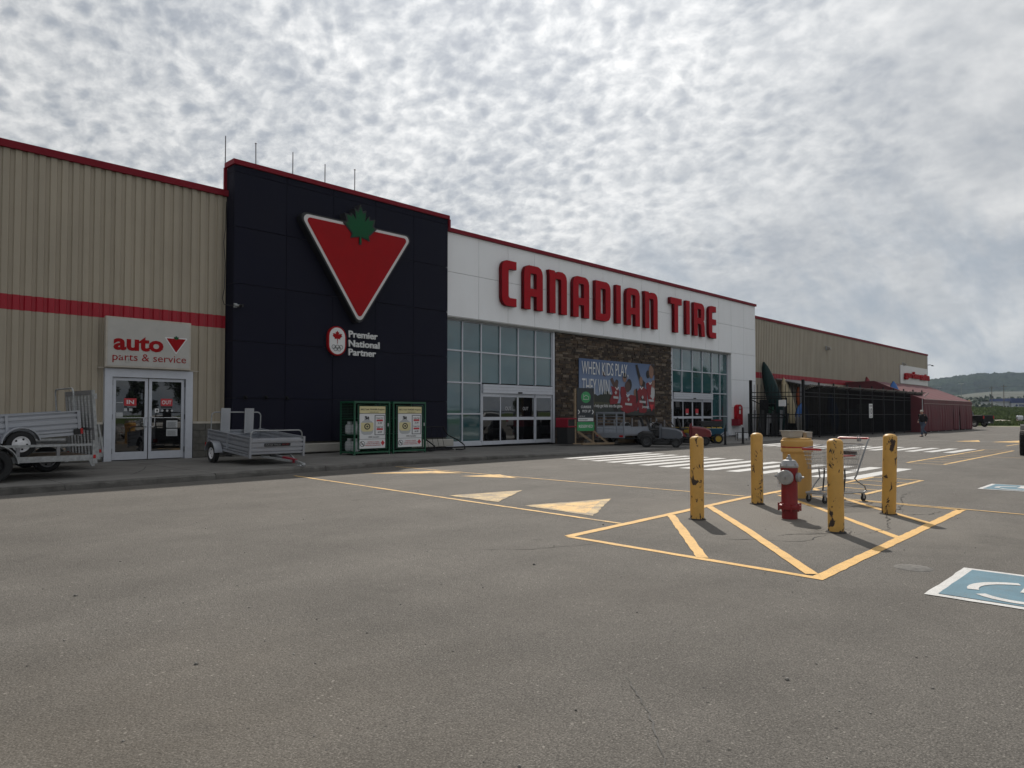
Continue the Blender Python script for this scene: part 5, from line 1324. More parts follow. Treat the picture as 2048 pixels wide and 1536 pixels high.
# propane cages
def cage(x0, label, titles):
    t = empty('tank_cage', (x0, 20.02, .145), label=label, cat='tank cage', group='green propane tank cages')
    w, d, h = 1.45, .86, 1.79; s = .05
    for x in (0, w - s):
        for y in (0, d - s): MB().box(x, x + s, y, y + s, 0, h - s).build('corner_post', M['cage_green'], t)
    for z in (.06, h - s):
        MB().box(s if z < 1 else 0, w - s if z < 1 else w, 0, s, z, z + s).build('rail', M['cage_green'], t); MB().box(s if z < 1 else 0, w - s if z < 1 else w, d - s, d, z, z + s).build('rail', M['cage_green'], t)
        for x in (0, w - s): MB().box(x, x + s, s, d - s, z, z + s).build('rail', M['cage_green'], t)
    MB().box(.0, w, 0.0, d, h + .001, h + .012).build('top_sheet', M['cage_green'], t)
    for z in (.11, .68, 1.23): MB().box(s, w - s, s, d - s, z - .012, z).build('shelf', M['cage_green'], t)
    mb = MB()
    for k in range(9): mb.tube([(.012, s + (d - 2 * s) * (k + .5) / 9, .1), (.012, s + (d - 2 * s) * (k + .5) / 9, h - s)], .003, 4, caps=False)
    for k in range(18): mb.tube([(.010, s, .12 + k * .09), (.010, d - s, .12 + k * .09)], .003, 4, caps=False)
    mb.build('side_mesh', M['cage_green'], t)
    MB().box(.012, w - .012, d - .012, d - .006, .1, h - s).build('back_sheet', M['black_steel'], t)
    # door with its frame
    dr = MB().tube([(.14, -.012, .20), (.14, -.012, h - .12), (w - .16, -.012, h - .12), (w - .16, -.012, .20)], .022, 6, closed=True).build('door_frame', M['cage_green'], t)
    px0, px1, pz0, pz1 = .19, w - .22, .22, h - .16
    def s2(name, a, b, c, e, m_, l): return MB().box(px0 + a * (px1 - px0), px0 + b * (px1 - px0), -.022 - .0025 * l, -.020 - .0025 * l, pz0 + c * (pz1 - pz0), pz0 + e * (pz1 - pz0)).build(name, M[m_], dr)
    def T2(s_, a, b, c, e, m_, l=3, bold=.01): return text(s_, (px0 + a * (px1 - px0), px0 + b * (px1 - px0), pz0 + c * (pz1 - pz0), pz0 + e * (pz1 - pz0)), -.022 - .0025 * l, M[m_], 'lettering', dr, depth=.002, bold=bold)
    s2('poster', 0, 1, 0, 1, 'print_white', 0); s2('poster_header', 0, 1, .835, 1, 'print_cream', 1); s2('poster_rule', 0, 1, .825, .835, 'print_dark', 2); s2('poster_rule', 0, 1, .215, .222, 'print_dark', 1)
    T2('BBQ Tank TRADER Program', .04, .96, .90, .945, 'print_black'); T2('tanktrader.com', .38, .72, .855, .875, 'print_black', bold=0)
    s2('price_frame', .58, .97, .31, .79, 'print_dark', 1); s2('price_panel', .605, .945, .325, .775, 'print_white', 2)
    T2(titles[0], .64, .91, .70, .735, 'print_black', 4); s2('price_bar', .65, .90, .64, .685, 'print_red', 3); T2('31.99', .70, .86, .575, .62, 'print_black', 4)
    T2(titles[1], .64, .91, .49, .525, 'print_black', 4); s2('price_bar', .65, .90, .43, .475, 'print_red', 3); T2('64.99', .70, .86, .36, .405, 'print_black', 4)
    def E(name, pts, m_, l): return link(flat([[(px0 + x * (px1 - px0), pz0 + z * (pz1 - pz0)) for x, z in pts]], .002, -.022 - .0025 * l), name, M[m_], dr)
    E('tank_print', [(.06, .60), (.10, .64), (.18, .67), (.20, .76), (.36, .76), (.38, .67), (.46, .64), (.52, .60), (.53, .42), (.50, .36), (.42, .325), (.16, .325), (.08, .36), (.05, .42)], 'print_grey', 1)
    E('tank_label_print', [(.05, .61), (.53, .61), (.53, .44), (.44, .40), (.14, .40), (.05, .44)], 'print_cream', 2)
    E('tank_valve_print', [(.19, .76), (.23, .72), (.22, .68), (.30, .70), (.34, .68), (.36, .73), (.33, .76), (.28, .72), (.26, .77)], 'print_black', 2.5)
    E('roundel_print', el(.29, .52, .115, .075, 20), 'print_black', 3); E('roundel_print', el(.29, .52, .075, .049, 18), 'print_cream', 3.5); E('roundel_print', el(.29, .52, .04, .026, 12), 'print_black', 4)
    T2('100% Canadian', .34, .76, .255, .285, 'print_black')
    E('no_smoking_print', el(.11, .11, .10, .068, 20), 'print_black', 1); E('no_smoking_print', el(.11, .11, .082, .056, 20), 'print_white', 2); E('no_smoking_print', [(.05, .15), (.07, .16), (.17, .07), (.15, .06)], 'print_black', 3); E('no_smoking_print', [(.06, .10), (.16, .10), (.16, .115), (.06, .115)], 'print_black', 2.6)
    for k, s_ in enumerate(('TRANSPORT CYLINDER', 'STORED IN AN UPRIGHT', 'POSITION IN A VENTILATED SPACE')): T2(s_, .30 - .04 * k, .76 + .03 * k, .14 - .04 * k, .162 - .04 * k, 'print_red', 3, 0)
    E('hazard_diamond_print', [(.82, .12), (.90, .185), (.98, .12), (.90, .055)], 'print_red', 1)
    MB().box(w - .14, w - .09, -.05, -.0, .95, 1.06).build('latch', M['galvanised'], t)
    return t
def tank(x, y, z, lab):
    t = empty('propane_tank', (x, y, z), label=lab, cat='propane tank', group='propane tanks inside the green cages')
    MB().lathe([(0, .02), (.10, .0), (.145, .04), (.155, .10), (.155, .26), (.14, .32), (.08, .36), (.03, .37)], n=20).build('body', M['tank_white'], t)
    MB().lathe([(.10, 0), (.10, .03), (.105, .03)], n=16).build('foot_ring', M['tank_white'], t)
    MB().lathe([(.085, .34), (.09, .44), (.082, .44), (.078, .34)], n=16).build('collar', M['tank_white'], t)
    MB().cyl((0, 0, .36), (0, 0, .41), .02, n=8).build('valve', M['safety_yellow'], t)
    return t
c1 = cage(13.30, 'left green cage of propane tanks, its open side shelves showing beside the price poster', ('Propane Tank', 'Trader Tank'))
c2 = cage(14.88, 'right green cage of propane tanks with a price poster, next to the bike rack', ('Trader Tank', 'Propane Tank'))
first = None; k = 0
for (zsh, zn) in ((.11, 'bottom'), (.68, 'middle')):
    for x, pn in ((13.52, 'left end'),):
        for y, q in ((20.26, 'front'), (20.62, 'back')):
            lab = 'white propane tank on the %s shelf of the left green cage, at the %s' % (zn, q)
            if first is None: first = tank(x, y, .145 + zsh + .002, lab)
            else: copy_tree(first, location=(x, y, .145 + zsh + .002), label=lab)
# bike rack
br = empty('bike_rack', (16.45, 20.35, .145), label='black steel bike rack with curled ends right of the green cages', cat='bike rack')
for x in (.15, 1.62):
    pts = [(x + .45 * 0, .75, .9), (x + .02, .70, .78), (x + .05, .5, .55), (x + .18, .1, .38), (x + .28, -.15, .20), (x + .24, -.25, .05), (x + .05, -.28, .03), (x - .1, -.1, .03)]
    MB().tube(pts, .024, 8).build('end_frame', M['black_steel'], br)
MB().tube([(.15, .74, .88), (1.62, .74, .88)], .016, 8).build('top_rail', M['black_steel'], br); MB().tube([(.2, .3, .06), (1.7, .3, .06)], .02, 8).build('bottom_rail', M['black_steel'], br)
for k in range(6):
    x = .25 + k * .26; MB().tube([(x, .74, .88), (x, .72, .5), (x, .6, .1), (x, .3, .06)], .009, 6).build('hoop', M['black_steel'], br)
MB().box(.05, 1.75, .25, .45, 0, .03).build('foot_plate', M['black_steel'], br)

# litter bin
lb = empty('litter_bin', (26.0, 21.42, .10), label='square black litter bin with red hood left of the curbside sign', cat='litter bin')
MB().prism([(-.33, 0), (.33, 0), (.36, .80), (-.36, .80)], -.33, .33).build('body', M['black_plastic'], lb, bevel=.02)
mb = MB().box(-.39, .39, -.38, .38, .803, .86); mb.box(-.37, -.33, -.36, .36, .861, 1.17); mb.box(.33, .37, -.36, .36, .861, 1.17); mb.box(-.329, .329, .32, .36, .861, 1.17); mb.build('hood', M['bin_red'], lb)
MB().prism([(-.38, 1.172), (.38, 1.172), (.33, 1.24), (-.33, 1.24)], -.37, .37).build('hood_top', M['bin_red'], lb); MB().box(-.329, .329, -.30, -.28, .862, 1.168).build('flap', M['black_plastic'], lb)

# riding mowers
pm('rim_dark', (0.05, 0.05, 0.052), 0.6, var=0.1)
def mower(loc, ang, body, label):
    t = empty('riding_mower', loc, (0, 0, ang), label, 'riding mower', 'riding mowers on the forecourt'); t.scale = (1.1, 1.1, 1.1)
    for s in (-1, 1):
        wheel(t, (-.45, s * .36, .25), .25, .22, rim='rim_dark', holes=0); wheel(t, (.72, s * .36, .19), .19, .14, rim='rim_dark', holes=0)
    # hood, tapered to the nose
    def ring(x, w, z0, z1, k=.06): return [(x, -w, z0), (x, w, z0), (x, w, z1 - k), (x, w - k, z1), (x, -w + k, z1), (x, -w, z1 - k)]
    MB().loft([ring(.16, .27, .36, .82), ring(.45, .27, .35, .80), ring(.76, .25, .34, .75), ring(.93, .21, .36, .67), ring(.99, .15, .40, .58)], smooth=False).build('hood', M[body], t, bevel=.012)
    MB().loft([ring(.18, .20, .74, .84), ring(.50, .20, .74, .825), ring(.88, .16, .66, .72)], smooth=False).build('hood_stripe', M['black_plastic'], t)
    for s in (-1, 1): MB().box(.96, 1.005, s * .11 - .04, s * .11 + .04, .46, .53).build('headlight', M['print_white'], t)
    MB().loft([ring(.06, .25, .34, .86), ring(.17, .22, .34, .98)], smooth=False).build('dash', M[body], t)
    MB().cyl((.10, 0, .92), (-.04, 0, 1.03), .02, n=8).build('steering_column', M['black_plastic'], t)
    q = [(-.05 + .15 * cos(a) * .35, .19 * sin(a), 1.03 + .14 * cos(a) * .9 * .6) for a in [2 * pi * k / 16 for k in range(16)]]
    MB().tube(q, .016, 6, closed=True).build('steering_wheel', M['black_plastic'], t)
    MB().box(-.72, .16, -.26, .26, .28, .36).build('chassis', M['black_plastic'], t)
    MB().loft([ring(-.80, .30, .34, .56), ring(-.60, .36, .38, .66), ring(-.22, .36, .38, .62), ring(-.08, .28, .34, .40)], smooth=False).build('rear_fender', M['black_plastic'] if body == 'mower_grey' else M[body], t, bevel=.015)
    MB().loft([[( -.30 - .0, y, .66) for y in (-.22, .22)] + [(-.30, .22, .73), (-.30, -.22, .73)], [(.02 - .0, y, .68) for y in (-.2, .2)] + [(.02, .2, .74), (.02, -.2, .74)]], smooth=False).build('seat', M['black_plastic'], t, bevel=.02)
    MB().loft([[(-.34, -.22, .68), (-.34, .22, .68), (-.24, .22, .68), (-.24, -.22, .68)], [(-.48, -.20, 1.20), (-.48, .20, 1.20), (-.41, .20, 1.20), (-.41, -.20, 1.20)]], smooth=False).build('backrest', M['black_plastic'], t, bevel=.02)
    MB().lathe([(0, .10), (.46, .10), (.50, .13), (.50, .22), (.40, .26), (0, .26)], (.12, 0, 0), n=20).build('cutting_deck', M['black_plastic'], t)
    MB().box(-.15, .25, -.42, .42, .27, .30).build('foot_board', M['black_plastic'], t)
    return t
mower((27.75, 17.55, .03), R_(-57), 'mower_grey', 'grey riding mower with black seat parked before the white trailer')
mower((29.9, 19.3, .03), R_(-50), 'black_plastic', 'black riding mower half hidden between the grey and red mowers')
mower((30.75, 17.75, .03), R_(-57), 'mower_red', 'red riding mower with black seat parked between the grey mower and the blue cart')
# dump carts
def dump_cart(loc, ang, tub, label, hub='safety_yellow', word=False):
    t = empty('dump_cart', loc, (0, 0, ang), label, 'garden cart', 'garden carts near the right entrance')
    def ring(z, x0, x1, w): return [(x0, -w, z), (x1, -w, z), (x1, w, z), (x0, w, z)]
    o = MB().loft([ring(.36, -.45, .50, .28), ring(.50, -.62, .72, .38), ring(.74, -.72, .98, .45), ring(.76, -.75, 1.02, .48), ring(.74, -.68, .93, .42), ring(.44, -.45, .5, .28)], smooth=False).build('tub', M[tub], t)
    for s in (-1, 1):
        wheel(t, (-.35, s * .42, .25), .25, .13, rim=hub, holes=0); wheel(t, (.55, s * .42, .25), .25, .13, rim=hub, holes=0)
    MB().beam((-.4, 0, .27), (.6, 0, .27), .3, .05).build('chassis', M['black_steel'], t)
    for x in (-.35, .55): MB().cyl((x, -.42, .22), (x, .42, .22), .02, n=8).build('axle', M['black_steel'], t)
    MB().tube([(.6, 0, .27), (.95, 0, .5), (1.05, 0, .95)], .018, 8).build('handle_shaft', M['black_steel'], t); MB().cyl((1.05, -.12, .95), (1.05, .12, .95), .018, n=8).build('handle', M['black_plastic'], t)
    if word:
        me = text('OGRACE', (0, .6, 0, .07), 0, M['print_white'], 'lettering', t, depth=.003, bold=.01)
        for v in me.data.vertices: v.co = (-.4 + v.co.x, -.49 - .0, .67 + v.co.z)
    return t
dump_cart((32.9, 18.0, .03), R_(-48), 'cart_blue', 'blue plastic dump cart with yellow wheel hubs beside the red riding mower')
dump_cart((35.0, 20.6, .03), R_(-42), 'safety_yellow', 'yellow tub cart standing behind the blue dump cart', 'black_steel')
dump_cart((33.9, 20.9, .03), R_(-42), 'black_plastic', 'black tub cart half hidden behind the yellow one near the right doors', 'black_steel')
# tractor attachment stack: black sweeper box with yellow drum
sw_ = empty('lawn_sweeper', (36.9, 19.9, .03), (0, 0, R_(-45)), 'black lawn sweeper with striped yellow drum near the right entrance', 'lawn sweeper')
MB().box(-.6, .6, -.3, .4, .78, 1.10).build('hopper', M['black_plastic'], sw_, bevel=.03); MB().box(.2, .6, -.31, .42, 1.101, 1.18).build('hopper_lid', M['bin_red'], sw_)
MB().cyl((-.6, -.2, .62), (.6, -.2, .62), .14, n=18).build('drum', M['safety_yellow'], sw_)
for x in (-.3, 0, .3): MB().cyl((x - .03, -.2, .62), (x + .03, -.2, .62), .145, n=18).build('drum_band', M['black_plastic'], sw_)
for x in (-.5, .5):
    wheel(sw_, (x, 0, .2), .2, .08, (1, 0, 0), rim='galvanised', holes=0)
    MB().box(x - .03, x + .03, -.05, .05, .2, .78).build('leg', M['black_steel'], sw_)
t = empty('generator', (37.6, 18.3, .03), (0, 0, R_(-45)), 'small white generator on the ground right of the blue cart', 'generator')
MB().box(-.3, .3, -.2, .2, .12, .42).build('housing', M['tank_white'], t, bevel=.04); MB().tube([(-.32, -.2, .02), (-.32, -.2, .46), (.32, -.2, .46), (.32, -.2, .02)], .016, 6).build('frame', M['black_steel'], t); MB().tube([(-.32, .2, .02), (-.32, .2, .46), (.32, .2, .46), (.32, .2, .02)], .016, 6).build('frame', M['black_steel'], t)
# walk-behind mowers lined up before the right-hand doors
pm0 = empty('push_mower', (31.9, 19.1, .05), (0, 0, R_(-60)), 'dark push mower nearest the red riding mower in the row before the right doors', 'push mower', 'push mowers before the right doors')
MB().loft([[(-.28, -.24, .10), (.26, -.24, .10), (.32, 0, .10), (.26, .24, .10), (-.28, .24, .10)], [(-.26, -.22, .22), (.24, -.22, .22), (.29, 0, .22), (.24, .22, .22), (-.26, .22, .22)]], smooth=False).build('deck', M['mower_red'], pm0)
MB().lathe([(.15, .225), (.15, .36), (.11, .43), (.04, .45), (0, .45)], n=16).build('engine', M['black_plastic'], pm0)
for x in (-.27, .25):
    for y in (-.27, .27): wheel(pm0, (x, y, .11), .11, .05, rim='lamp_grey', holes=0)
MB().tube([(-.25, -.2, .2), (-.75, -.2, .95), (-.82, -.18, 1.02), (-.82, .18, 1.02), (-.75, .2, .95), (-.25, .2, .2)], .013, 6).build('handlebar', M['black_steel'], pm0)
MB().loft([[(-.3, -.18, .2), (-.3, .18, .2), (-.3, .18, .5), (-.3, -.18, .5)], [(-.7, -.15, .28), (-.7, .15, .28), (-.7, .15, .6), (-.7, -.15, .6)]], smooth=False).build('grass_bag', M['black_plastic'], pm0)
for (x_, y_, a_, w_) in ((33.1, 19.5, -55, 'second'), (34.3, 19.9, -62, 'third'), (35.5, 19.5, -58, 'last')):
    copy_tree(pm0, location=(x_, y_, .05), rotation_euler=(0, 0, R_(a_)), label=w_ + ' dark push mower from the red riding mower in the row before the right doors')
# short black posts at the sidewalk edge
p0 = empty('edge_post', (32.5, 16.7, 0.0), label='short black post at the sidewalk edge before the blue dump cart', cat='post', group='short black posts at the sidewalk edge')
MB().lathe([(.055, 0), (.055, .80), (.04, .84), (0, .85)], n=14).build('shaft', M['black_steel'], p0); MB().lathe([(.09, 0), (.09, .02), (.056, .03)], n=14).build('foot', M['black_steel'], p0)
copy_tree(p0, location=(34.5, 16.75, 0), label='short black post at the sidewalk edge farther right, nearer the iron fence')
# red call box on the white wall
cb = empty('call_box', (45.45, 22.5, 1.0), label='red call box with rounded top on the white pier beside the fence', cat='call box')
link(flat([[(-.42, -.2), (.42, -.2), (.42, .9)] + [(.42 * cos(a), .9 + .28 * sin(a)) for a in [pi * k / 10 for k in range(11)]] + [(-.42, .9)]], .22, -.24), 'hood', M['letter_red'], cb)
link(flat([el(0, .95, .14, .10, 16)], .02, -.262), 'window', M['print_grey'], cb); MB().box(-.12, .08, -.262, -.242, .55, .80).build('panel', M['print_white'], cb)
MB().box(-.80, -.43, -.5, -.02, -.25, .20).build('side_box', M['bin_red'], cb)

# ================================================================== garden enclosure
F0_, F1_, F2_ = (43.9, 20.75), (45.25, 17.9), (69.8, 17.25)
fence = empty('iron_fence', (F1_[0], F1_[1], 0), label='tall black iron fence with curved bar tops and dark screening round the garden yard', cat='fence')
def fl(p, z=0): return (p[0] - F1_[0], p[1] - F1_[1], z)
def post(p, h=3.72, w=.10): MB().box(fl(p)[0] - w / 2, fl(p)[0] + w / 2, fl(p)[1] - w / 2, fl(p)[1] + w / 2, 0, h).build('post', M['black_steel'], fence)
NB = 11
posts = [F0_] + [(F1_[0] + (F2_[0] - F1_[0]) * k / (NB - 1), F1_[1] + (F2_[1] - F1_[1]) * k / (NB - 1)) for k in range(NB)]
for i, p in enumerate(posts): post(p, 3.72 if i < 2 else 3.62, .15 if i < 2 else .09)
bars = 0
for i, (a, b) in enumerate(zip(posts, posts[1:])):
    A3, B3 = Vector(a), Vector(b); d = B3 - A3; ln = d.length; d.normalize(); nrm = Vector((d.y, -d.x))
    if nrm.dot(Vector((-1, -1))) < 0: nrm = -nrm
    for z in (.12, 1.50, 2.66, 2.92):
        p, q = A3 + d * .06, B3 - d * .06; MB().beam(fl(p, z), fl(q, z), .04, .05).build('rail', M['black_steel'], fence)
    n = int(ln / (.21 if i == 0 else .24)); mb = MB()
    for k in range(1, n):
        p = A3 + d * (ln * k / n); x, y, _ = fl(p)
        pts = [(x, y, .05), (x, y, 2.95)] + [(x + nrm.x * .55 * (1 - cos(a_)) , y + nrm.y * .55 * (1 - cos(a_)), 2.95 + .48 * sin(a_)) for a_ in [R_(15 * j) for j in range(1, 6)]]
        if i == 0 or i < 3:
            MB().tube(pts, .019, 5).build('bar', M['black_steel'], fence)
        else: mb.tube(pts, .016, 4)
    if mb.v: tag(mb.build('bars', M['black_steel'], fence), kind='stuff')
def screen_mat():
    m = bpy.data.materials.new('screen_mesh'); m.use_nodes = True; t = m.node_tree; MATS['screen_mesh'] = m
    b = t.nodes['Principled BSDF']; out = t.nodes['Material Output']
    b.inputs['Base Color'].default_value = (.004, .004, .005, 1); b.inputs['Roughness'].default_value = .9; b.inputs['Specular IOR Level'].default_value = 0.02
    tr = N(t, 'ShaderNodeBsdfTransparent'); mx = N(t, 'ShaderNodeMixShader')
    g = N(t, 'ShaderNodeNewGeometry')
    L(t, ramp(t, noise(t, g.outputs['Position'], 1.2, 4, .6), [(.3, .93), (.7, .975)]), mx.inputs[0]); L(t, tr.outputs[0], mx.inputs[1]); L(t, b.outputs[0], mx.inputs[2]); L(t, mx.outputs[0], out.inputs['Surface'])
screen_mat()
for i, (a, b) in enumerate(zip(posts[1:], posts[2:])):
    a, b = Vector(a), Vector(b); d = (b - a).normalized(); n = Vector((-d.y, d.x)) * .045
    p, q = a + d * .05 + n, b - d * .05 + n
    mb = MB(); v = [fl(p, .06), fl(q, .06), fl(q, 3.40 if i else 3.42), fl(p, 3.40 if i else 3.0)]; mb.add(v, [(0, 1, 2, 3)]); mb.build('screen_panel', M['screen_mesh'], fence, fix=False)
# return of the fence at its far end, outward curl
MB().beam(fl((69.85, 17.2), 2.95), fl((70.6, 16.9), 3.42), .05, .05).build('top_arm', M['black_steel'], fence)
# signs hung on the fence
t = empty('speed_sign', (56.9, 17.50, 1.25), label='white 10 speed limit sign on the black fence', cat='sign')
MB().box(-.38, .38, -.02, 0, 0, 1.05).build('board', M['print_white'], t); text('10', (-.26, .26, .28, .72), -.026, M['print_black'], 'lettering', t, depth=.003, bold=.01); text('MAXIMUM', (-.3, .3, .84, .94), -.026, M['print_black'], 'lettering', t, depth=.003); text('km/h', (-.2, .2, .08, .19), -.026, M['print_black'], 'lettering', t, depth=.003)
t = empty('gate_notice', (44.62, 18.98, 2.03), (0, 0, R_(-64)), 'small white paper notice on the first bay of the iron fence', 'notice')
MB().box(-.22, .22, -.02, 0, 0, .40).build('board', M['print_white'], t)
for k in range(4): MB().box(-.16, .14, -.024, -.0205, .07 + k * .08, .09 + k * .08).build('print_line', M['print_grey'], t)
# dark gate frame seen behind first bay
t = empty('yard_gate', (46.2, 20.6, .05), (0, 0, R_(-40)), 'black braced gate standing open behind the first fence bay', 'gate')
MB().box(-1.3, -1.22, -.03, .03, 0, 2.6).build('upright', M['black_steel'], t); MB().box(1.22, 1.3, -.03, .03, 0, 2.6).build('upright', M['black_steel'], t)
for z in (0.02, 1.2, 2.5): MB().box(-1.218, 1.218, -.025, .025, z, z + .07).build('rail', M['black_steel'], t)
MB().beam((-1.2, .035, 2.45), (1.2, .035, 1.3), .02, .06).build('brace', M['black_steel'], t)

# boats stood on end against the wall
def boat(name, loc, Lh, wd, dp, m, rot, label, cat, inner='black_plastic'):
    t = empty(name, loc, (rot[0], rot[1], R_(-38)), label, cat, 'small boats stood on end in the garden yard')
    mb = MB(); rings = []; n = 14
    for i in range(n + 1):
        f = i / n; s = max(.02, sin(pi * min(1, max(0, f))) ** .62); w = wd / 2 * s; d = dp * (0.35 + .65 * s)
        ring_ = [(w * cos(a) * (abs(cos(a)) ** -.25 if abs(cos(a)) > .05 else 1), -d * max(0, sin(a)) if sin(a) > 0 else 0.0, f * Lh) for a in [pi * k / 8 for k in range(9)]]
        rings.append(ring_)
    mb.loft(rings, smooth=True); o = mb.build('hull', M[m], t)
    rim = []
    for i in range(n + 1):
        f = i / n; s = max(.02, sin(pi * f) ** .62); rim.append((wd / 2 * s, .01, f * Lh))
    MB().tube(rim + [(-x, y, z) for x, y, z in reversed(rim)], .03, 6, closed=True).build('gunwale', M[inner], t)
    return t
boat('canoe', (50.6, 21.4, .05), 5.45, 1.05, .40, 'kayak_green', (R_(-5), R_(-14), 0), 'dark green canoe stood on end against the beige wall right of the white pier', 'canoe')
boat('kayak', (52.5, 21.5, .05), 4.25, .95, .30, 'kayak_cream', (R_(-5), R_(-8), 0), 'cream kayak stood on end behind the first bay of the iron fence', 'kayak')
boat('kayak', (53.7, 21.4, 1.6), 2.0, .5, .2, 'kayak_orange', (R_(-5), R_(-4), 0), 'orange kayak tip showing above a blue one behind the iron fence', 'kayak')
boat('kayak', (50.9, 20.2, .05), 2.3, 1.1, .25, 'kayak_blue', (R_(-5), R_(2), 0), 'short blue kayak standing in front of the orange one behind the fence', 'kayak')
boat('kayak', (58.6, 20.6, .05), 3.1, .9, .25, 'kayak_blue', (R_(-5), R_(-6), 0), 'deep blue kayak behind the dark screening right of the fence corner', 'kayak')
boat('kayak', (71.9, 21.4, .05), 5.1, 1.1, .30, 'kayak_red', (R_(-4), R_(-11), 0), 'dark red kayak stood on end left of the red canopy', 'kayak')
boat('kayak', (67.6, 18.6, .05), 4.35, 1.3, .30, 'kayak_blue', (R_(-3), R_(-3), 0), 'bright blue kayak stood on end in front of the red canopy', 'kayak')
# goods behind the screening
t = empty('board_stack', (46.9, 18.8, .05), (0, 0, R_(-5)), 'pale grey fence boards leaning behind the dark screening beside the tall corner post', 'boards')
for k in range(7): MB().beam((.0 + k * .16, .0, 0), (.06 + k * .16, .35, 1.3 + .1 * (k % 3)), .12, .03).build('board', M['grey_plastic'], t)
t = empty('shelter_roof', (55.6, 22.0, 3.9), label='small grey lean-to roof on the beige wall behind the fence', cat='lean-to')
MB().loft([[(-3.4, .7, .25), (3.4, .7, .25), (3.4, .7, .32), (-3.4, .7, .32)], [(-3.4, -1.2, -.2), (3.4, -1.2, -.2), (3.4, -1.2, -.13), (-3.4, -1.2, -.13)]], smooth=False).build('roof_sheet', M['galvanised_dark'], t)
for x in (-3.2, 3.2): MB().box(x - .05, x + .05, -1.15, -1.05, -3.85, -.2).build('leg', M['galvanised_dark'], t)
rg = random.Random(4)
labs = ['black crate pallet of soil bags behind the screening left of the speed sign', 'grey wrapped pallet behind the screening right of the speed sign', 'tall dark pallet load midway along the screened fence', 'low dark pallet load near the far end of the screened fence']
for k, (x, h_) in enumerate(((52.2, 1.5), (58.8, 1.9), (62.4, 2.2), (66.2, 1.3))):
    t = empty('pallet_load', (x, 19.6, .05), (0, 0, rg.uniform(-.1, .1)), labs[k], 'pallet load', 'pallet loads in the garden yard')
    for j in range(3): MB().box(-.6, .6, -.5 + j * .42, -.38 + j * .42, 0, .12).build('pallet_runner', M['raw_wood'], t)
    nl = int(h_ / .22)
    for j in range(nl): MB().box(-.58 + rg.uniform(-.03, .03), .58 + rg.uniform(-.03, .03), -.48, .48, .125 + j * .22, .335 + j * .22).build('bag', M[('grey_plastic', 'black_plastic')[k % 2]] if k != 1 else M['galvanised_dark'], t, bevel=.05)

t = empty('trellis_stack', (47.4, 21.2, .05), (0, 0, R_(-40)), 'dark stack of folded garden frames behind the first fence bay', 'garden frames')
for k in range(9): MB().beam((-1.3 + k * .32, .0, 0), (-1.15 + k * .32 + .1 * (k % 3), .35, 1.5 + .25 * (k % 2)), .20, .05).build('frame', M[('black_plastic', 'galvanised_dark')[k % 3 == 1]], t)
t = empty('covered_rack', (50.6, 22.0, .05), (0, 0, 0), 'long black shelf rack of garden goods against the wall behind the first fence bay', 'rack')
for x in (-2.0, -.7, .7, 2.0): MB().box(x - .04, x + .04, -.3, .3, 0, 2.5).build('upright', M['black_steel'], t)
for z_ in (.1, .8, 1.5, 2.2): MB().box(-2.0, 2.0, -.32, .32, z_, z_ + .05).build('shelf', M['black_steel'], t)
for k in range(11): MB().box(-1.9 + k * .35, -1.62 + k * .35, -.25, .25, .152 + .7 * (k % 3), .152 + .7 * (k % 3) + .45 + .1 * (k % 2)).build('carton', M[('black_plastic', 'galvanised_dark', 'cage_green')[k % 3] if k % 4 else 'black_plastic'], t)
t = empty('stacked_tubs', (49.2, 20.3, .05), (0, 0, R_(-40)), 'dark stacked tubs on the ground behind the first fence bay', 'tubs')
for k in range(5): MB().lathe([(.34, 0), (.42, .34), (.44, .36), (.40, .36)], (0, 0, .12 * k), n=18, caps=True).build('tub', M['black_plastic'], t)
# red canopy tent
tt = empty('canopy_tent', (66.7, 16.4, 0), label='long red fabric canopy with sloping roof and hanging side walls', cat='tent')
TL = 17.7; prof = [(0, 2.80), (3.8, 4.45), (6.2, 4.55)]
mb = MB(); nseg = 12
for i in range(nseg + 1):
    x = TL * i / nseg; sag = .0 if i % 2 == 0 else -.05
    mb.v += [(x, -.03, 2.80 + sag), (x, 1.2, 3.32 + sag * 1.4), (x, 2.5, 3.88 + sag * 1.4), (x, 3.8, 4.45 + sag), (x, 6.2, 4.40 + sag)]
mb.f = [(i * 5 + k, (i + 1) * 5 + k, (i + 1) * 5 + k + 1, i * 5 + k + 1) for i in range(nseg) for k in range(4)]; mb.sm = [False] * len(mb.f)
o = mb.build('roof_cover', M['tarp_red'], tt, fix=False); sm = o.modifiers.new('th', 'SOLIDIFY'); sm.thickness = .02
npan = 7
for k in range(npan):
    a, b = TL * k / npan + .02, TL * (k + 1) / npan - .02; mb = MB(); m_ = 8; rows = []
    for j in range(m_ + 1):
        x = a + (b - a) * j / m_; w = .05 * sin(j * 2.1 + k); rows.append([(x, -.02, 2.45), (x, -.03 + w, 1.3), (x, -.02 + w * 1.6, .06 + .04 * (j % 2)), (x, .0 + w * 1.6, .06), (x, -.01 + w, 1.3), (x, 0, 2.45)])
    mb.loft(rows, smooth=False); mb.build('side_wall', M['tarp_red'], tt)
    MB().box(TL * k / npan - .03, TL * k / npan + .03, .02, .08, 0, 2.8).build('pole', M['tank_white'], tt)
mb = MB()
for k in range(7): 
    a, b = TL * k / 7, TL * (k + 1) / 7
    mb.box(a + .01, b - .01, -.06, -.035, 2.42, 2.80)
mb.build('valance', M['tarp_red'], tt)
MB().box(0, TL, -.075, -.062, 2.775, 2.80).build('eave_trim', M['sign_edge'], tt); MB().box(0, TL, -.072, -.062, 2.42, 2.44).build('eave_trim', M['sign_edge'], tt)
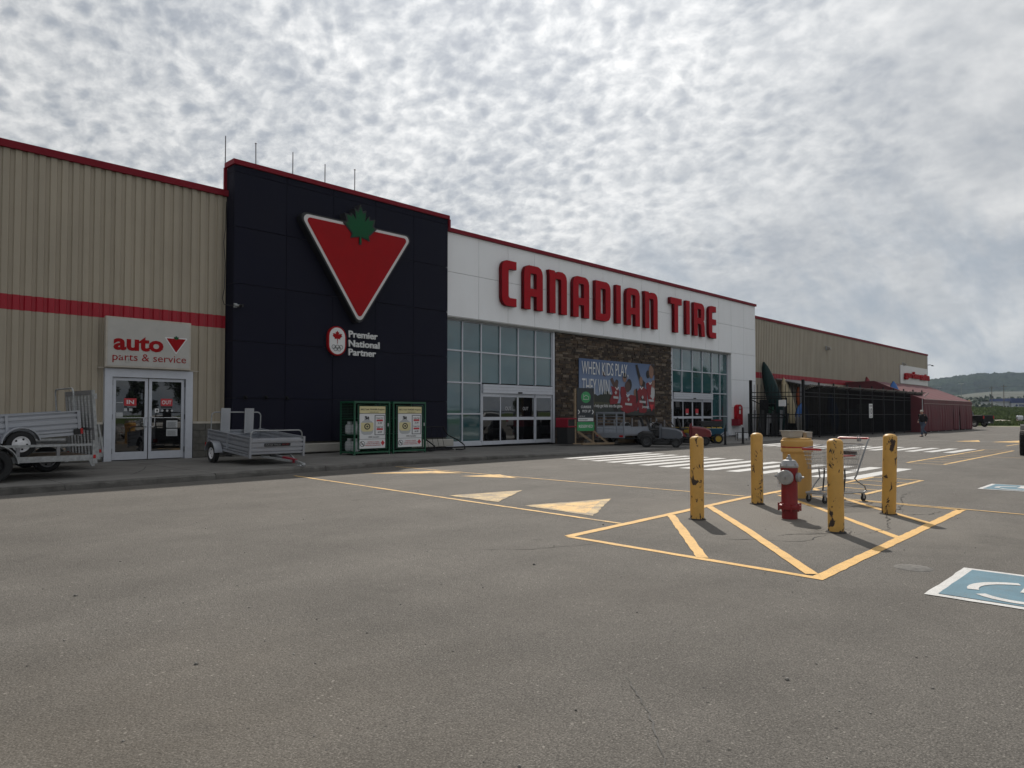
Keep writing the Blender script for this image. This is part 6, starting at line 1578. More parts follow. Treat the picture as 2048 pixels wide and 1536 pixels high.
mb = MB(); mb.prism([(0, 0), (0, 2.78), (3.8, 4.42), (6.2, 4.37), (6.2, 0)], -.01, .01, 'YZ'); mb.build('end_wall', M['tarp_red'], tt)
mb = MB(); mb.prism([(0, 0), (0, 2.78), (3.8, 4.42), (6.2, 4.37), (6.2, 0)], TL - .01, TL + .01, 'YZ'); mb.build('end_wall', M['tarp_red'], tt)

# ================================================================== hydrant island
def bollard(x, y, h, label, tilt=(0, 0), r=.097, grp='yellow bollards round the fire hydrant'):
    t = empty('bollard', (x, y, 0), (tilt[0], tilt[1], 0), label, 'bollard', grp)
    MB().lathe([(r, -.08), (r, .0), (r, h - .03), (r * .96, h - .012), (r * .7, h + .012), (r * .3, h + .022), (0, h + .024)], n=32).build('pipe', M['bollard_yellow'], t)
    if label.startswith('front left'): MB().lathe([(.02, h + .02), (.018, h + .045), (0, h + .05)], (.02, .01, 0), n=10).build('cap_knob', M['bollard_yellow'], t)
    MB().lathe([(r + .03, .002), (r + .018, .014), (r - .01, .02)], n=24).build('foot_seal', M['crack_dark'], t)
    return t
bollard(9.20, 5.17, 1.17, 'front left yellow bollard, heavily chipped down its left side, nearest the store')
bollard(11.46, 5.32, 1.17, 'rear left yellow bollard standing behind the fire hydrant')
bollard(9.42, 3.33, 1.17, 'front right yellow bollard with a rust patch at its foot, nearest the camera')
bollard(11.68, 3.36, 1.19, 'rear right yellow bollard leaning slightly left with many small chips', tilt=(R_(2.6), R_(-2.8)))
# fire hydrant
hy = empty('fire_hydrant', (10.2, 4.25, 0), (0, 0, R_(8)), 'red fire hydrant with silver bonnet and silver caps', 'fire hydrant')
r = .105
MB().lathe([(.108, -.05), (.108, .11), (.112, .13), (.155, .14), (.158, .165), (.158, .185), (.155, .20), (.118, .21), (.112, .23), (.112, .66), (.12, .70), (.12, .735)], n=32, caps=True).build('barrel', M['hydrant_red'], hy)
for k in range(8):
    a = pi / 8 + 2 * pi * k / 8; x, y = .148 * cos(a), .148 * sin(a); MB().cyl((x, y, .115), (x, y, .225), .014, n=6).build('flange_bolt', M['hydrant_red'], hy)
MB().lathe([(.124, .735), (.128, .745), (.128, .762), (.118, .775), (.105, .81), (.085, .838), (.06, .846), (.0, .85)], n=32).build('bonnet', M['hydrant_silver'], hy)
mb = MB()
for k in range(6):
    a = 2 * pi * k / 6; x, y = .115 * cos(a), .115 * sin(a); mb.cyl((x, y, .75), (x, y, .79), .013, n=6)
tag(mb.build('bonnet_bolts', M['hydrant_silver'], hy), kind='stuff')
MB().lathe([(.04, .84), (.042, .868), (.03, .88), (.022, .885), (.020, .92), (0, .922)], n=5, smooth=False).build('operating_nut', M['hydrant_silver'], hy)
fwd = Vector((-cos(R_(22)) , -sin(R_(22)) , 0))
cdir = Vector((-1.0, .10, 0)).normalized()      # pumper outlet faces the camera side
MB().lathe([(.085, .08), (.085, .12)], (0, 0, .60), cdir, 24).build('outlet_neck', M['hydrant_red'], hy)
MB().lathe([(.10, .115), (.106, .122), (.106, .16), (.098, .172), (.03, .178), (.0, .178)], (0, 0, .60), cdir, 28).build('pumper_cap', M['hydrant_silver'], hy)
MB().lathe([(.022, .17), (.020, .205), (0, .206)], (0, 0, .60), cdir, 5, smooth=False).build('cap_nut', M['hydrant_silver'], hy)
for s in (-1, 1):
    sd = Vector((-cdir.y, cdir.x, 0)) * s
    MB().lathe([(.056, .08), (.056, .115)], (0, 0, .60), sd, 20).build('hose_neck', M['hydrant_red'], hy)
    MB().lathe([(.062, .11), (.066, .118), (.066, .15), (.045, .165), (.026, .17), (.0, .17)], (0, 0, .60), sd, 24).build('hose_cap', M['hydrant_silver'], hy)
    MB().lathe([(.020, .165), (.016, .21), (0, .212)], (0, 0, .60), sd, 5, smooth=False).build('cap_nut', M['hydrant_silver'], hy)
sd = Vector((cdir.y, -cdir.x, 0))
p = sd * .118 + cdir * .06
tagm = MB().box(-.032, .032, -.003, .003, -.11, 0); tagm.build('number_tag', M['print_white'], hy, loc=(p.x, p.y, .555), rot=(0, 0, math.atan2(cdir.y, cdir.x) + pi / 2))
mb = text('7', (-.012, .012, -.06, -.02), -.004, M['print_black'], 'lettering', hy, depth=.002, loc=(p.x + cdir.x * .001, p.y, .555), rot=(0, 0, math.atan2(cdir.y, cdir.x) + pi / 2))
# yellow pedestal with a basin on top
ye = empty('yellow_pedestal', (12.95, 5.25, 0), label='thick yellow concrete pedestal with a red band behind the shopping cart', cat='pedestal')
MB().lathe([(.245, -.05), (.245, .80), (.25, .815), (.272, .82), (.275, .83), (.275, .89), (.268, .90), (.268, .92), (.275, .93), (.275, 1.02), (.262, 1.035), (.25, 1.037), (.25, 1.065), (.24, 1.07), (0, 1.075)], n=40).build('pillar', M['pillar_yellow'], ye)
MB().lathe([(.2755, .90), (.2775, .902), (.2775, .918), (.2755, .92)], n=40).build('red_band', M['band_red'], ye)
bs2 = empty('plastic_basin', (12.86, 5.30, 1.078), (0, 0, R_(-30)), 'off-white plastic basin lying on top of the yellow pedestal', 'basin')
def sq(z, w, d_, k=.02): return [(-w, -d_ + k, z), (-w + k, -d_, z), (w - k, -d_, z), (w, -d_ + k, z), (w, d_ - k, z), (w - k, d_, z), (-w + k, d_, z), (-w, d_ - k, z)]
MB().loft([sq(0, .13, .10), sq(.02, .145, .11), sq(.115, .16, .125), sq(.117, .175, .14), sq(.13, .175, .14), sq(.13, .15, .115), sq(.03, .13, .10)], smooth=False).build('bowl', M['basin_white'], bs2)
t = empty('small_box', (13.08, 5.10, 1.078), (0, 0, R_(-30)), 'small grey plastic box beside the basin on the yellow pedestal', 'box')
MB().box(-.06, .06, -.05, .05, 0, .09).build('box_body', M['grey_plastic'], t, bevel=.006); MB().box(-.065, .065, -.055, .055, .092, .105).build('box_lid', M['basin_white'], t, bevel=.004)

# shopping cart
cart = empty('shopping_cart', (12.72, 4.55, 0), (0, 0, R_(0)), 'grey wire shopping cart with red handle standing between the right-hand bollards', 'shopping cart')
# cart local frame: +x = from nose to handle
cart.rotation_euler = (0, 0, R_(-17))
def crt(mb, name, m_): return mb.build(name, M[m_], cart)
def quadring(x, w, z): return (x, w, z)
# basket corners: nose x=-.50, handle end x=.42
top = [(-.52, -.19, .92), (.46, -.30, .99), (.46, .30, .99), (-.52, .19, .92)]
bot = [(-.44, -.15, .58), (.34, -.23, .52), (.34, .23, .52), (-.44, .15, .58)]
def lerp(a, b, f): return tuple(a[i] + (b[i] - a[i]) * f for i in range(3))
crt(MB().tube(top, .007, 6, closed=True), 'top_rim', 'cart_chrome'); crt(MB().tube(bot, .005, 6, closed=True), 'bottom_rim', 'cart_chrome')
for (i, j, n) in ((0, 1, 30), (3, 2, 30), (0, 3, 11), (1, 2, 14)):
    mb = MB()
    for k in range(1, n): mb.tube([lerp(top[i], top[j], k / n), lerp(bot[i], bot[j], k / n)], .0023, 4, caps=False)
    for f in (.18, .36, .55, .75): mb.tube([lerp(top[i], bot[i], f), lerp(top[j], bot[j], f)], .0032, 4, caps=False)
    o = crt(mb, 'wire_side', 'cart_chrome')
mb = MB()
for k in range(1, 12): mb.tube([lerp(bot[0], bot[3], k / 12), lerp(bot[1], bot[2], k / 12)], .0023, 4, caps=False)
for k in range(1, 9): mb.tube([lerp(bot[0], bot[1], k / 9), lerp(bot[3], bot[2], k / 9)], .003, 4, caps=False)
crt(mb, 'wire_floor', 'cart_chrome')
for s in (-1, 1):
    crt(MB().tube([(.58, s * .30, 1.07), (.54, s * .30, 1.02), (.30, s * .25, .45), (.28, s * .23, .40), (.36, s * .235, .34), (.52, s * .25, .26), (.55, s * .255, .18), (.50, s * .25, .15), (.30, s * .24, .155), (-.30, s * .20, .165), (-.50, s * .14, .17)], .0135, 8), 'side_frame', 'cart_grey')
    crt(MB().tube([(-.10, s * .19, .57), (-.06, s * .20, .40), (-.20, s * .205, .28), (-.30, s * .20, .17)], .012, 8), 'front_strut', 'cart_grey')
    crt(MB().tube([(.06, s * .2, .56), (.06, s * .205, .42), (.02, s * .205, .165)], .013, 8), 'upright', 'black_plastic')
crt(MB().tube([(-.50, -.14, .17), (-.54, -.10, .17), (-.54, .10, .17), (-.50, .14, .17)], .0135, 8), 'nose_tube', 'cart_grey')
crt(MB().tube([(.58, -.30, 1.07), (.60, -.27, 1.085), (.60, .27, 1.085), (.58, .30, 1.07)], .017, 10), 'handle', 'cart_red')
crt(MB().box(-.545, -.505, -.18, .18, .895, .925), 'nose_bumper', 'cart_red')
mb = MB()
for k in range(7): mb.tube([(-.46 + .0, -.13 + .26 * k / 6, .175), (.28, -.21 + .42 * k / 6, .175)], .003, 4, caps=False)
for k in range(5): mb.tube([(-.4 + k * .15, -.17, .172), (-.4 + k * .15, .17, .172)], .003, 4, caps=False)
mb.tube([(-.2 , -.1, .18), (-.16, -.06, .24), (-.1, .0, .2), (-.05, .05, .25), (0, .1, .18)], .004, 4)
crt(mb, 'lower_rack', 'cart_chrome')
crt(MB().box(.36, .41, -.19, .19, .80, .86), 'child_seat_back', 'black_plastic'); crt(MB().box(.10, .40, -.17, .17, .775, .795), 'child_seat', 'cart_red'); crt(MB().tube([(.12, -.1, .78), (.11, -.1, .68)], .012, 6), 'seat_strap', 'black_plastic')
crt(MB().tube([(.52 + .03 * cos(a), -.15, 1.10 + .035 * sin(a)) for a in [2 * pi * k / 12 for k in range(12)]], .005, 6, closed=True), 'lock_ring', 'cart_chrome')
crt(MB().box(.50, .56, -.17, -.13, 1.03, 1.085), 'coin_lock', 'cart_grey')
crt(MB().box(.0, .06, -.05, .05, .555, .59), 'bottom_clip', 'cart_red')
for (x, y) in ((-.42, -.16), (-.42, .16), (.48, -.245), (.48, .245)):
    c = crt(MB().box(x - .022, x + .022, y - .020, y - .016, .05, .15).box(x - .022, x + .022, y + .016, y + .020, .05, .15).box(x - .022, x + .022, y - .0155, y + .0155, .135, .15), 'caster_fork', 'cart_grey')
    MB().lathe([(.02, -.013), (.058, -.012), (.062, 0), (.058, .012), (.02, .013)], (x + .01, y, .062), (0, 1, 0), 18, caps=True).build('caster_wheel', M['rubber'], c)

# ================================================================== people
def skinned(name, pts, edges_, radii, m, parent, sub=2, root=0):
    me = bpy.data.meshes.new(name); me.from_pydata(pts, edges_, []); o = bpy.data.objects.new(name, me); COL.objects.link(o); o.parent = parent
    sk = o.modifiers.new('skin', 'SKIN'); sk.use_smooth_shade = True
    for i, r_ in enumerate(radii):
        v = me.skin_vertices[0].data[i]; v.radius = r_ if isinstance(r_, tuple) else (r_, r_); v.use_root = (i == root)
    ss = o.modifiers.new('sub', 'SUBSURF'); ss.levels = sub; ss.render_levels = sub
    me.materials.append(m)
    return o
# man walking: local +x is the way he walks
man = empty('person', (54.0, 13.3, 0), (0, 0, R_(150)), 'grey-haired man in black jacket and blue jeans walking past the fence', 'person')
J = {'pel': (0, 0, .95), 'wst': (.02, 0, 1.10), 'chest': (.05, 0, 1.36), 'nk': (.07, 0, 1.53), 'hd0': (.10, 0, 1.60), 'hd': (.115, 0, 1.68), 'hd2': (.11, 0, 1.76),
     'hl': (0, .10, .90), 'kl': (.20, .11, .52), 'al': (.24, .11, .10), 'tl': (.38, .11, .045), 'hr': (0, -.10, .90), 'kr': (-.04, -.11, .50), 'ar': (-.34, -.11, .22), 'tr': (-.30, -.11, .08),
     'sl': (.05, .20, 1.46), 'el': (-.10, .26, 1.20), 'wl': (.04, .25, .98), 'fl': (.07, .24, .90), 'sr': (.05, -.20, 1.46), 'er': (-.02, -.27, 1.18), 'wr': (.16, -.24, 1.0), 'fr': (.20, -.23, .93)}
def fig(name, keys, eds, rad, m, root=0):
    idx = {k: i for i, k in enumerate(keys)}
    return skinned(name, [J[k] for k in keys], [(idx[a], idx[b]) for a, b in eds], [rad[k] for k in keys], m, man, root=idx[root] if root else 0)
fig('body', list(J.keys()), [('pel', 'wst'), ('wst', 'chest'), ('chest', 'nk'), ('nk', 'hd0'), ('hd0', 'hd'), ('hd', 'hd2'), ('pel', 'hl'), ('hl', 'kl'), ('kl', 'al'), ('al', 'tl'), ('pel', 'hr'), ('hr', 'kr'), ('kr', 'ar'), ('ar', 'tr'), ('chest', 'sl'), ('sl', 'el'), ('el', 'wl'), ('wl', 'fl'), ('chest', 'sr'), ('sr', 'er'), ('er', 'wr'), ('wr', 'fr')],
    {'pel': .13, 'wst': .13, 'chest': .15, 'nk': .06, 'hd0': .075, 'hd': .095, 'hd2': .075, 'hl': .09, 'kl': .06, 'al': .045, 'tl': .04, 'hr': .09, 'kr': .06, 'ar': .045, 'tr': .04, 'sl': .06, 'el': .045, 'wl': .035, 'fl': .04, 'sr': .06, 'er': .045, 'wr': .035, 'fr': .04}, M['skin'], 'pel')
fig('jacket', ['pel', 'wst', 'chest', 'nk', 'sl', 'el', 'wl', 'sr', 'er', 'wr'], [('pel', 'wst'), ('wst', 'chest'), ('chest', 'nk'), ('chest', 'sl'), ('sl', 'el'), ('el', 'wl'), ('chest', 'sr'), ('sr', 'er'), ('er', 'wr')],
    {'pel': (.19, .17), 'wst': .20, 'chest': (.20, .20), 'nk': .085, 'sl': .095, 'el': .075, 'wl': .06, 'sr': .095, 'er': .075, 'wr': .06}, M['jacket_black'], 'pel')
fig('jeans', ['pel', 'hl', 'kl', 'al', 'hr', 'kr', 'ar'], [('pel', 'hl'), ('hl', 'kl'), ('kl', 'al'), ('pel', 'hr'), ('hr', 'kr'), ('kr', 'ar')],
    {'pel': .15, 'hl': .12, 'kl': .085, 'al': .075, 'hr': .12, 'kr': .085, 'ar': .075}, M['denim'], 'pel')
MB().loft([[( -.07, y, z) for y, z in ((-.045, 0), (.045, 0), (.045, .10), (-.045, .10))], [(.06, y, z) for y, z in ((-.05, 0), (.05, 0), (.05, .08), (-.05, .08))], [(.20, y, z) for y, z in ((-.035, 0), (.035, 0), (.035, .035), (-.035, .035))]]).build('shoe', M['shoe_black'], man, loc=(.22, .11, .0), bevel=.01)
MB().loft([[( -.07, y, z) for y, z in ((-.045, 0), (.045, 0), (.045, .10), (-.045, .10))], [(.06, y, z) for y, z in ((-.05, 0), (.05, 0), (.05, .08), (-.05, .08))], [(.20, y, z) for y, z in ((-.035, 0), (.035, 0), (.035, .035), (-.035, .035))]]).build('shoe', M['shoe_black'], man, loc=(-.40, -.11, .20), rot=(0, R_(55), 0), bevel=.01)
MB().lathe([(0, .10), (.05, .095), (.088, .06), (.10, .01), (.098, -.04), (.085, -.05)], (.10, 0, 1.715), (-.25, 0, 1), 18).build('hair', M['hair_grey'], man)
MB().box(.19, .225, -.015, .015, 1.655, 1.70).build('nose', M['skin'], man, bevel=.008)
for s in (-1, 1): MB().lathe([(0, .012), (.02, .008), (.025, 0), (.015, -.01)], (.10, s * .10, 1.68), (0, s, 0), 10).build('ear', M['skin'], man)

# ================================================================== vehicles
def car(name, loc, ang, paint, label, cat, kind='sedan', group=None):
    t = empty(name, loc, (0, 0, ang), label, cat, group)
    if kind == 'sedan':
        Lc, wd, r_ = 4.6, .90, .33; wxs = (-1.35, 1.40)
        lower = [(-2.28, .42), (-2.30, .70), (-2.20, .96), (-1.6, 1.02), (-.9, .98), (.9, .95), (1.5, .88), (2.10, .74), (2.28, .55), (2.26, .30), (-2.2, .30)]
        cab = [(-1.75, 1.0), (-1.15, 1.38), (-.4, 1.46), (.25, 1.42), (1.05, .96)]
    elif kind == 'suv':
        Lc, wd, r_ = 4.7, .95, .36; wxs = (-1.4, 1.42)
        lower = [(-2.3, .45), (-2.33, .8), (-2.28, 1.05), (.95, 1.08), (1.6, 1.0), (2.15, .9), (2.3, .6), (2.28, .35), (-2.25, .35)]
        cab = [(-2.25, 1.06), (-2.05, 1.60), (-1.0, 1.72), (.1, 1.70), (1.0, 1.08)]
    else:
        Lc, wd, r_ = 5.8, 1.0, .42; wxs = (-1.85, 1.95)
        lower = [(-2.92, .62), (-2.95, 1.30), (-2.9, 1.42), (-.72, 1.42), (-.68, 1.30), (1.15, 1.28), (1.35, 1.22), (2.55, 1.14), (2.85, .95), (2.88, .50), (-2.85, .50)]
        cab = [(-.70, 1.29), (-.55, 1.90), (.0, 1.97), (.55, 1.93), (1.20, 1.27)]
    # body sides inset slightly towards the top
    def sec(pl, w, wtop, zlo, zhi):
        return None
    mb = MB(); n = len(lower)
    ys = [(-wd, .97), (-wd * .96, 1.0), (wd * .96, 1.0), (wd, .97)]
    cz = .7
    rings = [[(x * f, y, cz + (z - cz) * f) for x, z in lower] for y, f in ys]
    mb.loft(rings, smooth=False); body = mb.build('body', M[paint], t, bevel=.03)
    mb = MB(); zb = min(z for x, z in cab); ring_ = []
    for y, k in ((-wd * .95, 0), (wd * .95, 0)):
        ring_.append([(x, y * (1 - .22 * (z - zb) / .5), z) for x, z in cab])
    mb.loft(ring_, smooth=False); mb.build('cabin', M[paint], t, bevel=.03)
    # glass: side, front and rear
    c0 = cab; g = empty('windows', parent=t)
    for s in (-1, 1):
        mb = MB(); pl = []
        cx_ = sum(x for x, z in cab) / len(cab); cz_ = zb + .06
        for x, z in cab: 
            xx = cx_ + (x - cx_) * .86; z2 = zb + .05 + (z - zb) * .78
            pl.append((xx, s * (wd * .95 * (1 - .22 * (z2 - zb) / .5) + .006), z2))
        mb.add(pl, [tuple(range(len(pl)))]); mb.build('side_window', M['car_glass'], g, fix=False)
    (xa, za), (xb, zb2) = cab[-1], cab[-2]
    def scr(xa, za, xb, zb3, off):
        f0, f1 = .10, .90; mb = MB(); q = []
        for f in (f0, f1):
            x = xa + (xb - xa) * f; z = za + (zb3 - za) * f; w = wd * .95 * (1 - .22 * (z - zb) / .5) * .90
            q.append((x + off, -w, z + .006)); q.append((x + off, w, z + .006))
        mb.add([q[0], q[1], q[3], q[2]], [(0, 1, 2, 3)]); mb.build('windscreen' if off > 0 else 'rear_window', M['car_glass'], g, fix=False)
    scr(cab[-1][0], cab[-1][1], cab[-2][0], cab[-2][1], .008); scr(cab[0][0], cab[0][1], cab[1][0], cab[1][1], -.008)
    for x in wxs:
        for s in (-1, 1):
            wheel(t, (x, s * (wd - .10), r_), r_, .24, rim='car_silver', holes=5)
            MB().lathe([(r_ * 1.16, 0), (r_ * 1.16, .012), (0, .012)], (x, s * (wd - .004), r_ * 1.02), (0, s, 0), 24).build('wheel_arch', M['black_plastic'], t) if False else None
    for s in (-1, 1):
        MB().box(Lc / 2 - .10, Lc / 2 - .02, s * wd * .72 - .14, s * wd * .72 + .14, .62 if kind == 'sedan' else .82, .74 if kind == 'sedan' else 1.0).build('headlight', M['print_white'], t)
        zt = (.80, .98) if kind == 'sedan' else ((.95, 1.25) if kind == 'suv' else (1.00, 1.34))
        MB().box(-Lc / 2 - .06, -Lc / 2 + .10, s * wd * .90 - .09, s * wd * .90 + .075, *zt).build('tail_light', M['light_red'], t)
        MB().box(.75, .90, s * (wd + .02) - .0 if s > 0 else -wd - .18, s * (wd + .18) if s > 0 else -wd - .02, 1.0, 1.13).build('wing_mirror', M[paint], t)
    MB().box(-Lc / 2 - .10, -Lc / 2 + .05, -wd * .85, wd * .85, .42, .60).build('rear_bumper', M['black_plastic' if kind == 'pickup' else paint], t, bevel=.02)
    MB().box(-Lc / 2 - .115, -Lc / 2 - .10, -.16, .16, .50 if kind == 'pickup' else .7, .62 if kind == 'pickup' else .8).build('number_plate', M['print_white'], t)
    return t
car('pickup_truck', (102.3, 20.6, 0), R_(67), 'car_black', 'black pickup truck, rear end showing past the red canopy', 'pickup truck', 'pickup')
# off-road vehicle at the right edge of the lot, nose towards the camera
jp = empty('off_road_vehicle', (33.3, 3.93, 0), (0, 0, R_(188)), 'dark off-road vehicle with knobbly tyres at the right edge of the lot', 'off-road vehicle')
def knobby(x, y):
    w = wheel(jp, (x, y, .42), .42, .30, rim='car_black', holes=0); mb = MB()
    for k in range(26):
        a = 2 * pi * k / 26
        for s in (-1, 1): mb.obox((x + .425 * cos(a + .06 * s), y + s * .085, .42 + .425 * sin(a + .06 * s)), (.055, .12, .03), Matrix.Rotation(-(a + .06 * s) + pi / 2, 3, 'Y').to_4x4())
    mb.build('tread_blocks', M['rubber'], w)
for x in (-1.35, 1.35):
    for s in (-1, 1): knobby(x, s * .80)
MB().prism([(-2.0, .60), (-2.0, 1.15), (.55, 1.15), (.65, 1.12), (1.85, 1.05), (1.9, .65)], -.66, .66).build('body', M['car_black'], jp, bevel=.04)
MB().prism([(-1.95, 1.16), (-1.9, 1.85), (.25, 1.85), (.62, 1.16)], -.62, .62).build('cabin', M['car_black'], jp, bevel=.03)
for s in (-1, 1):
    MB().prism([(-1.8, 1.22), (-1.78, 1.75), (.18, 1.75), (.48, 1.22)], s * .625, s * .632).build('side_window', M['car_glass'], jp)
    MB().prism([(.75, .98), (.85, 1.13), (1.75, 1.10), (1.92, .96), (1.85, .94), (1.7, 1.03), (.95, 1.06), (.85, .96)], s * .66, s * .92).build('fender', M['black_plastic'], jp)
    MB().tube([(.50, s * .62, 1.22), (.52, s * .85, 1.30)], .02, 6).build('mirror_arm', M['black_plastic'], jp); MB().obox((.53, s * .93, 1.36), (.12, .24, .20)).build('wing_mirror', M['chrome'], jp, bevel=.05)
    MB().cyl((1.89, s * .45, .88), (1.93, s * .45, .88), .10, n=18).build('headlight', M['print_white'], jp)
MB().prism([(.64, 1.18), (.29, 1.80), (.30, 1.80), (.655, 1.18)], -.54, .54).build('windscreen', M['car_glass'], jp)
MB().box(1.91, 2.12, -.75, .75, .50, .66).build('front_bumper', M['black_steel'], jp, bevel=.02)
for k in range(7): MB().box(1.9, 1.915, -.28 + k * .085, -.24 + k * .085, .76, .98).build('grille_slot', M['rim_hole'], jp)
# cars parked behind the photographer, which the glass reflects
car('parked_car', (16.7, -2.1, 0), R_(184), 'car_white', 'white saloon parked across the lane, seen mirrored in the glass double door', 'car', 'sedan', 'parked cars behind the photographer')
car('parked_car', (22.5, -2.6, 0), R_(8), 'car_blue', 'dark blue estate parked beyond the white saloon, seen only as a reflection', 'car', 'suv', 'parked cars behind the photographer')
car('parked_car', (46.5, -3.4, 0), R_(175), 'car_silver', 'silver estate parked opposite the main entrance, seen only as a reflection', 'car', 'suv', 'parked cars behind the photographer')
car('parked_car', (53.0, -3.0, 0), R_(4), 'car_white', 'second white saloon parked opposite the main entrance, seen only as a reflection', 'car', 'sedan', 'parked cars behind the photographer')

# ================================================================== background
# yellow post beyond the tent
tag(MB().lathe([(.14, 0), (.13, 3.0), (.10, 3.4), (0, 3.42)], (109.5, 21.5, 0), n=12).build('yellow_post', M['pole_yellow']), 'weathered yellow post standing beyond the red canopy at the field edge', 'post')
def at(u, d):
    lat = (u - 1024) / FPX * d; p = FD * d + RD * lat; return p.x, p.y
def zpx(v, d): return 1.5 + (829 - v) * d / FPX
# dealer building beyond the road
bx, by = at(2044, 400)
db = empty('dealer_building', (bx, by, 4.0), (0, 0, TH - pi / 2), 'low white dealership building with dark blue roof band beyond the field', 'building')
MB().box(-6.0, 22, 0, 18, 0, 4.0).build('wall', M['far_white'], db); MB().box(-6.2, 22.2, -.3, 18, 4.003, 6.6).build('roof_band', M['far_blue'], db)
MB().box(-14, -6.21, 1, 14, 0, 4.4).build('annex_wall', M['far_white'], db); MB().box(-14.2, -6.22, .7, 14.2, 4.403, 4.9).build('annex_roof', M['roof_grey'], db)
for k in range(4): MB().box(-12.8 + k * 1.7, -11.8 + k * 1.7, .93, .99, .3, 2.4).build('window', M['car_glass'], db)
for k in range(8): MB().box(-4.6 + k * 3.2, -2.6 + k * 3.2, -.06, -.005, .4, 1.7).build('window', M['car_glass'], db)
text('POLARIS', (-1.6, 4.4, 2.1, 3.2), -.2, M['far_blue'], 'lettering', db, depth=.15, bold=.03)
link(flat([[(-3.9, 2.65), (-3.1, 3.3), (-2.3, 2.65), (-3.1, 2.0)]], .15, -.2), 'emblem', M['far_blue'], db)
# utility poles and lamps
def pole(u, vtop, d, lab, lamp=False, arm=True):
    x, y = at(u, d); z0 = 3.0 if d > 250 else 2.0; h = zpx(vtop, d) - z0
    nm = 'street_lamp' if lamp else 'utility_pole'
    t = empty(nm, (x, y, z0), (0, 0, R_(-40)), lab, 'street lamp' if lamp else 'utility pole', 'poles along the far road')
    MB().cyl((0, 0, -1), (0, 0, h), .16 if not lamp else .10, .11 if not lamp else .07, 8).build('shaft', M['pole_wood' if not lamp else 'galvanised_dark'], t)
    if lamp:
        MB().box(-.9, .9, -.15, .15, h, h + .25).build('lamp_head', M['lamp_grey'], t)
    elif arm:
        MB().box(-1.2, 1.2, -.08, .08, h - .9, h - .75).build('cross_arm', M['pole_wood'], t)
        for k in (-1, 0, 1): MB().cyl((k, 0, h - .75), (k, 0, h - .5), .07, n=6).build('insulator', M['grey_plastic'], t)
    return (x, y, z0 + h - .5)
a = pole(1984, 772, 285, 'dark utility pole left of the dealership')
b = pole(2008, 769, 285, 'dark utility pole right in front of the dealership wall')
pole(1923, 768, 250, 'tall street lamp with a bright double head above the field left of the utility poles', True)
pole(1879, 775, 330, 'distant street lamp just right of the building corner', True)
mb = MB()
def wire(p, q, sag=1.0, n=10): mb.tube([tuple(p[i] + (q[i] - p[i]) * k / n - (sag * 4 * (k / n) * (1 - k / n) if i == 2 else 0) for i in range(3)) for k in range(n + 1)], .025, 3, caps=False)
far_l = (*at(1860, 300), zpx(776, 300)); far_r = (*at(2120, 270), zpx(764, 270))
wire(far_l, a); wire(a, b, .4); wire(b, far_r); wire((far_l[0], far_l[1], far_l[2] - 3), (a[0], a[1], a[2] - 3)); wire((a[0], a[1], a[2] - 3), (b[0], b[1], b[2] - 3), .3); wire((b[0], b[1], b[2] - 3), (far_r[0], far_r[1], far_r[2] - 3))
tag(mb.build('power_line', M['black_steel']), 'thin dark power lines strung between the far utility poles', 'power line')
# trees: leafy clumps on tapered trunks
def tree_mesh(seed, h, rad, nleaf, m, size=.35, conifer=False):
    r_ = random.Random(seed); crown = MB(); tr = MB()
    tr.tube([(0, 0, -.5), (.1 * r_.uniform(-1, 1), 0, h * .3), (0, .1, h * .75)], [h * .03, h * .022, h * .008], 8)
    cl = []
    if conifer:
        for k in range(60):
            f = r_.random() ** .8; a = r_.uniform(0, 2 * pi); q = rad * (1 - f) * r_.uniform(.5, 1); cl.append((q * cos(a), q * sin(a), h * (.15 + .85 * f), rad * .28 * (1.1 - f)))
    else:
        for k in range(26):
            a = r_.uniform(0, 2 * pi); e = r_.uniform(-.6, 1); q = rad * r_.uniform(.35, .85) * math.sqrt(max(0.05, 1 - e * e * .7))
            c = (q * cos(a), q * sin(a), h * .62 + e * h * .32); cl.append((*c, rad * r_.uniform(.22, .40)))
            tr.tube([(0, 0, h * .35), tuple(v * .55 for v in c[:2]) + (h * .35 + (c[2] - h * .35) * .6,), c[:3]], [h * .010, h * .006, h * .002], 5)
    for k in range(nleaf):
        c = r_.choice(cl); d = Vector((r_.gauss(0, 1), r_.gauss(0, 1), r_.gauss(0, 1))).normalized() * c[3] * r_.random() ** .4
        p = Vector(c[:3]) + d; s = size * r_.uniform(.5, 1.2); a = Vector((r_.gauss(0, 1), r_.gauss(0, 1), r_.gauss(0, 1))).normalized(); b_ = a.orthogonal().normalized()
        crown.add([p - a * s * .5, p + b_ * s * .35, p + a * s * .5, p - b_ * s * .35], [(0, 1, 2, 3)])
    return crown.mesh('crown', m, False), tr.mesh('trunk', M['bark'], False)
ta = tree_mesh(1, 9, 3.4, 5200, M['foliage']); tb = tree_mesh(2, 11, 2.2, 4200, M['foliage_dark'], .4, True)
rt = random.Random(8)
def tree(x, y, z, ms, s, lab, grp, nm='tree'):
    t = empty(nm, (x, y, z), (0, 0, rt.uniform(0, 6)), lab, 'tree', grp); t.scale = (s, s, s)
    for me, n_ in zip(ms, ('crown', 'trunk')):
        o = bpy.data.objects.new(n_, me); COL.objects.link(o); o.parent = t
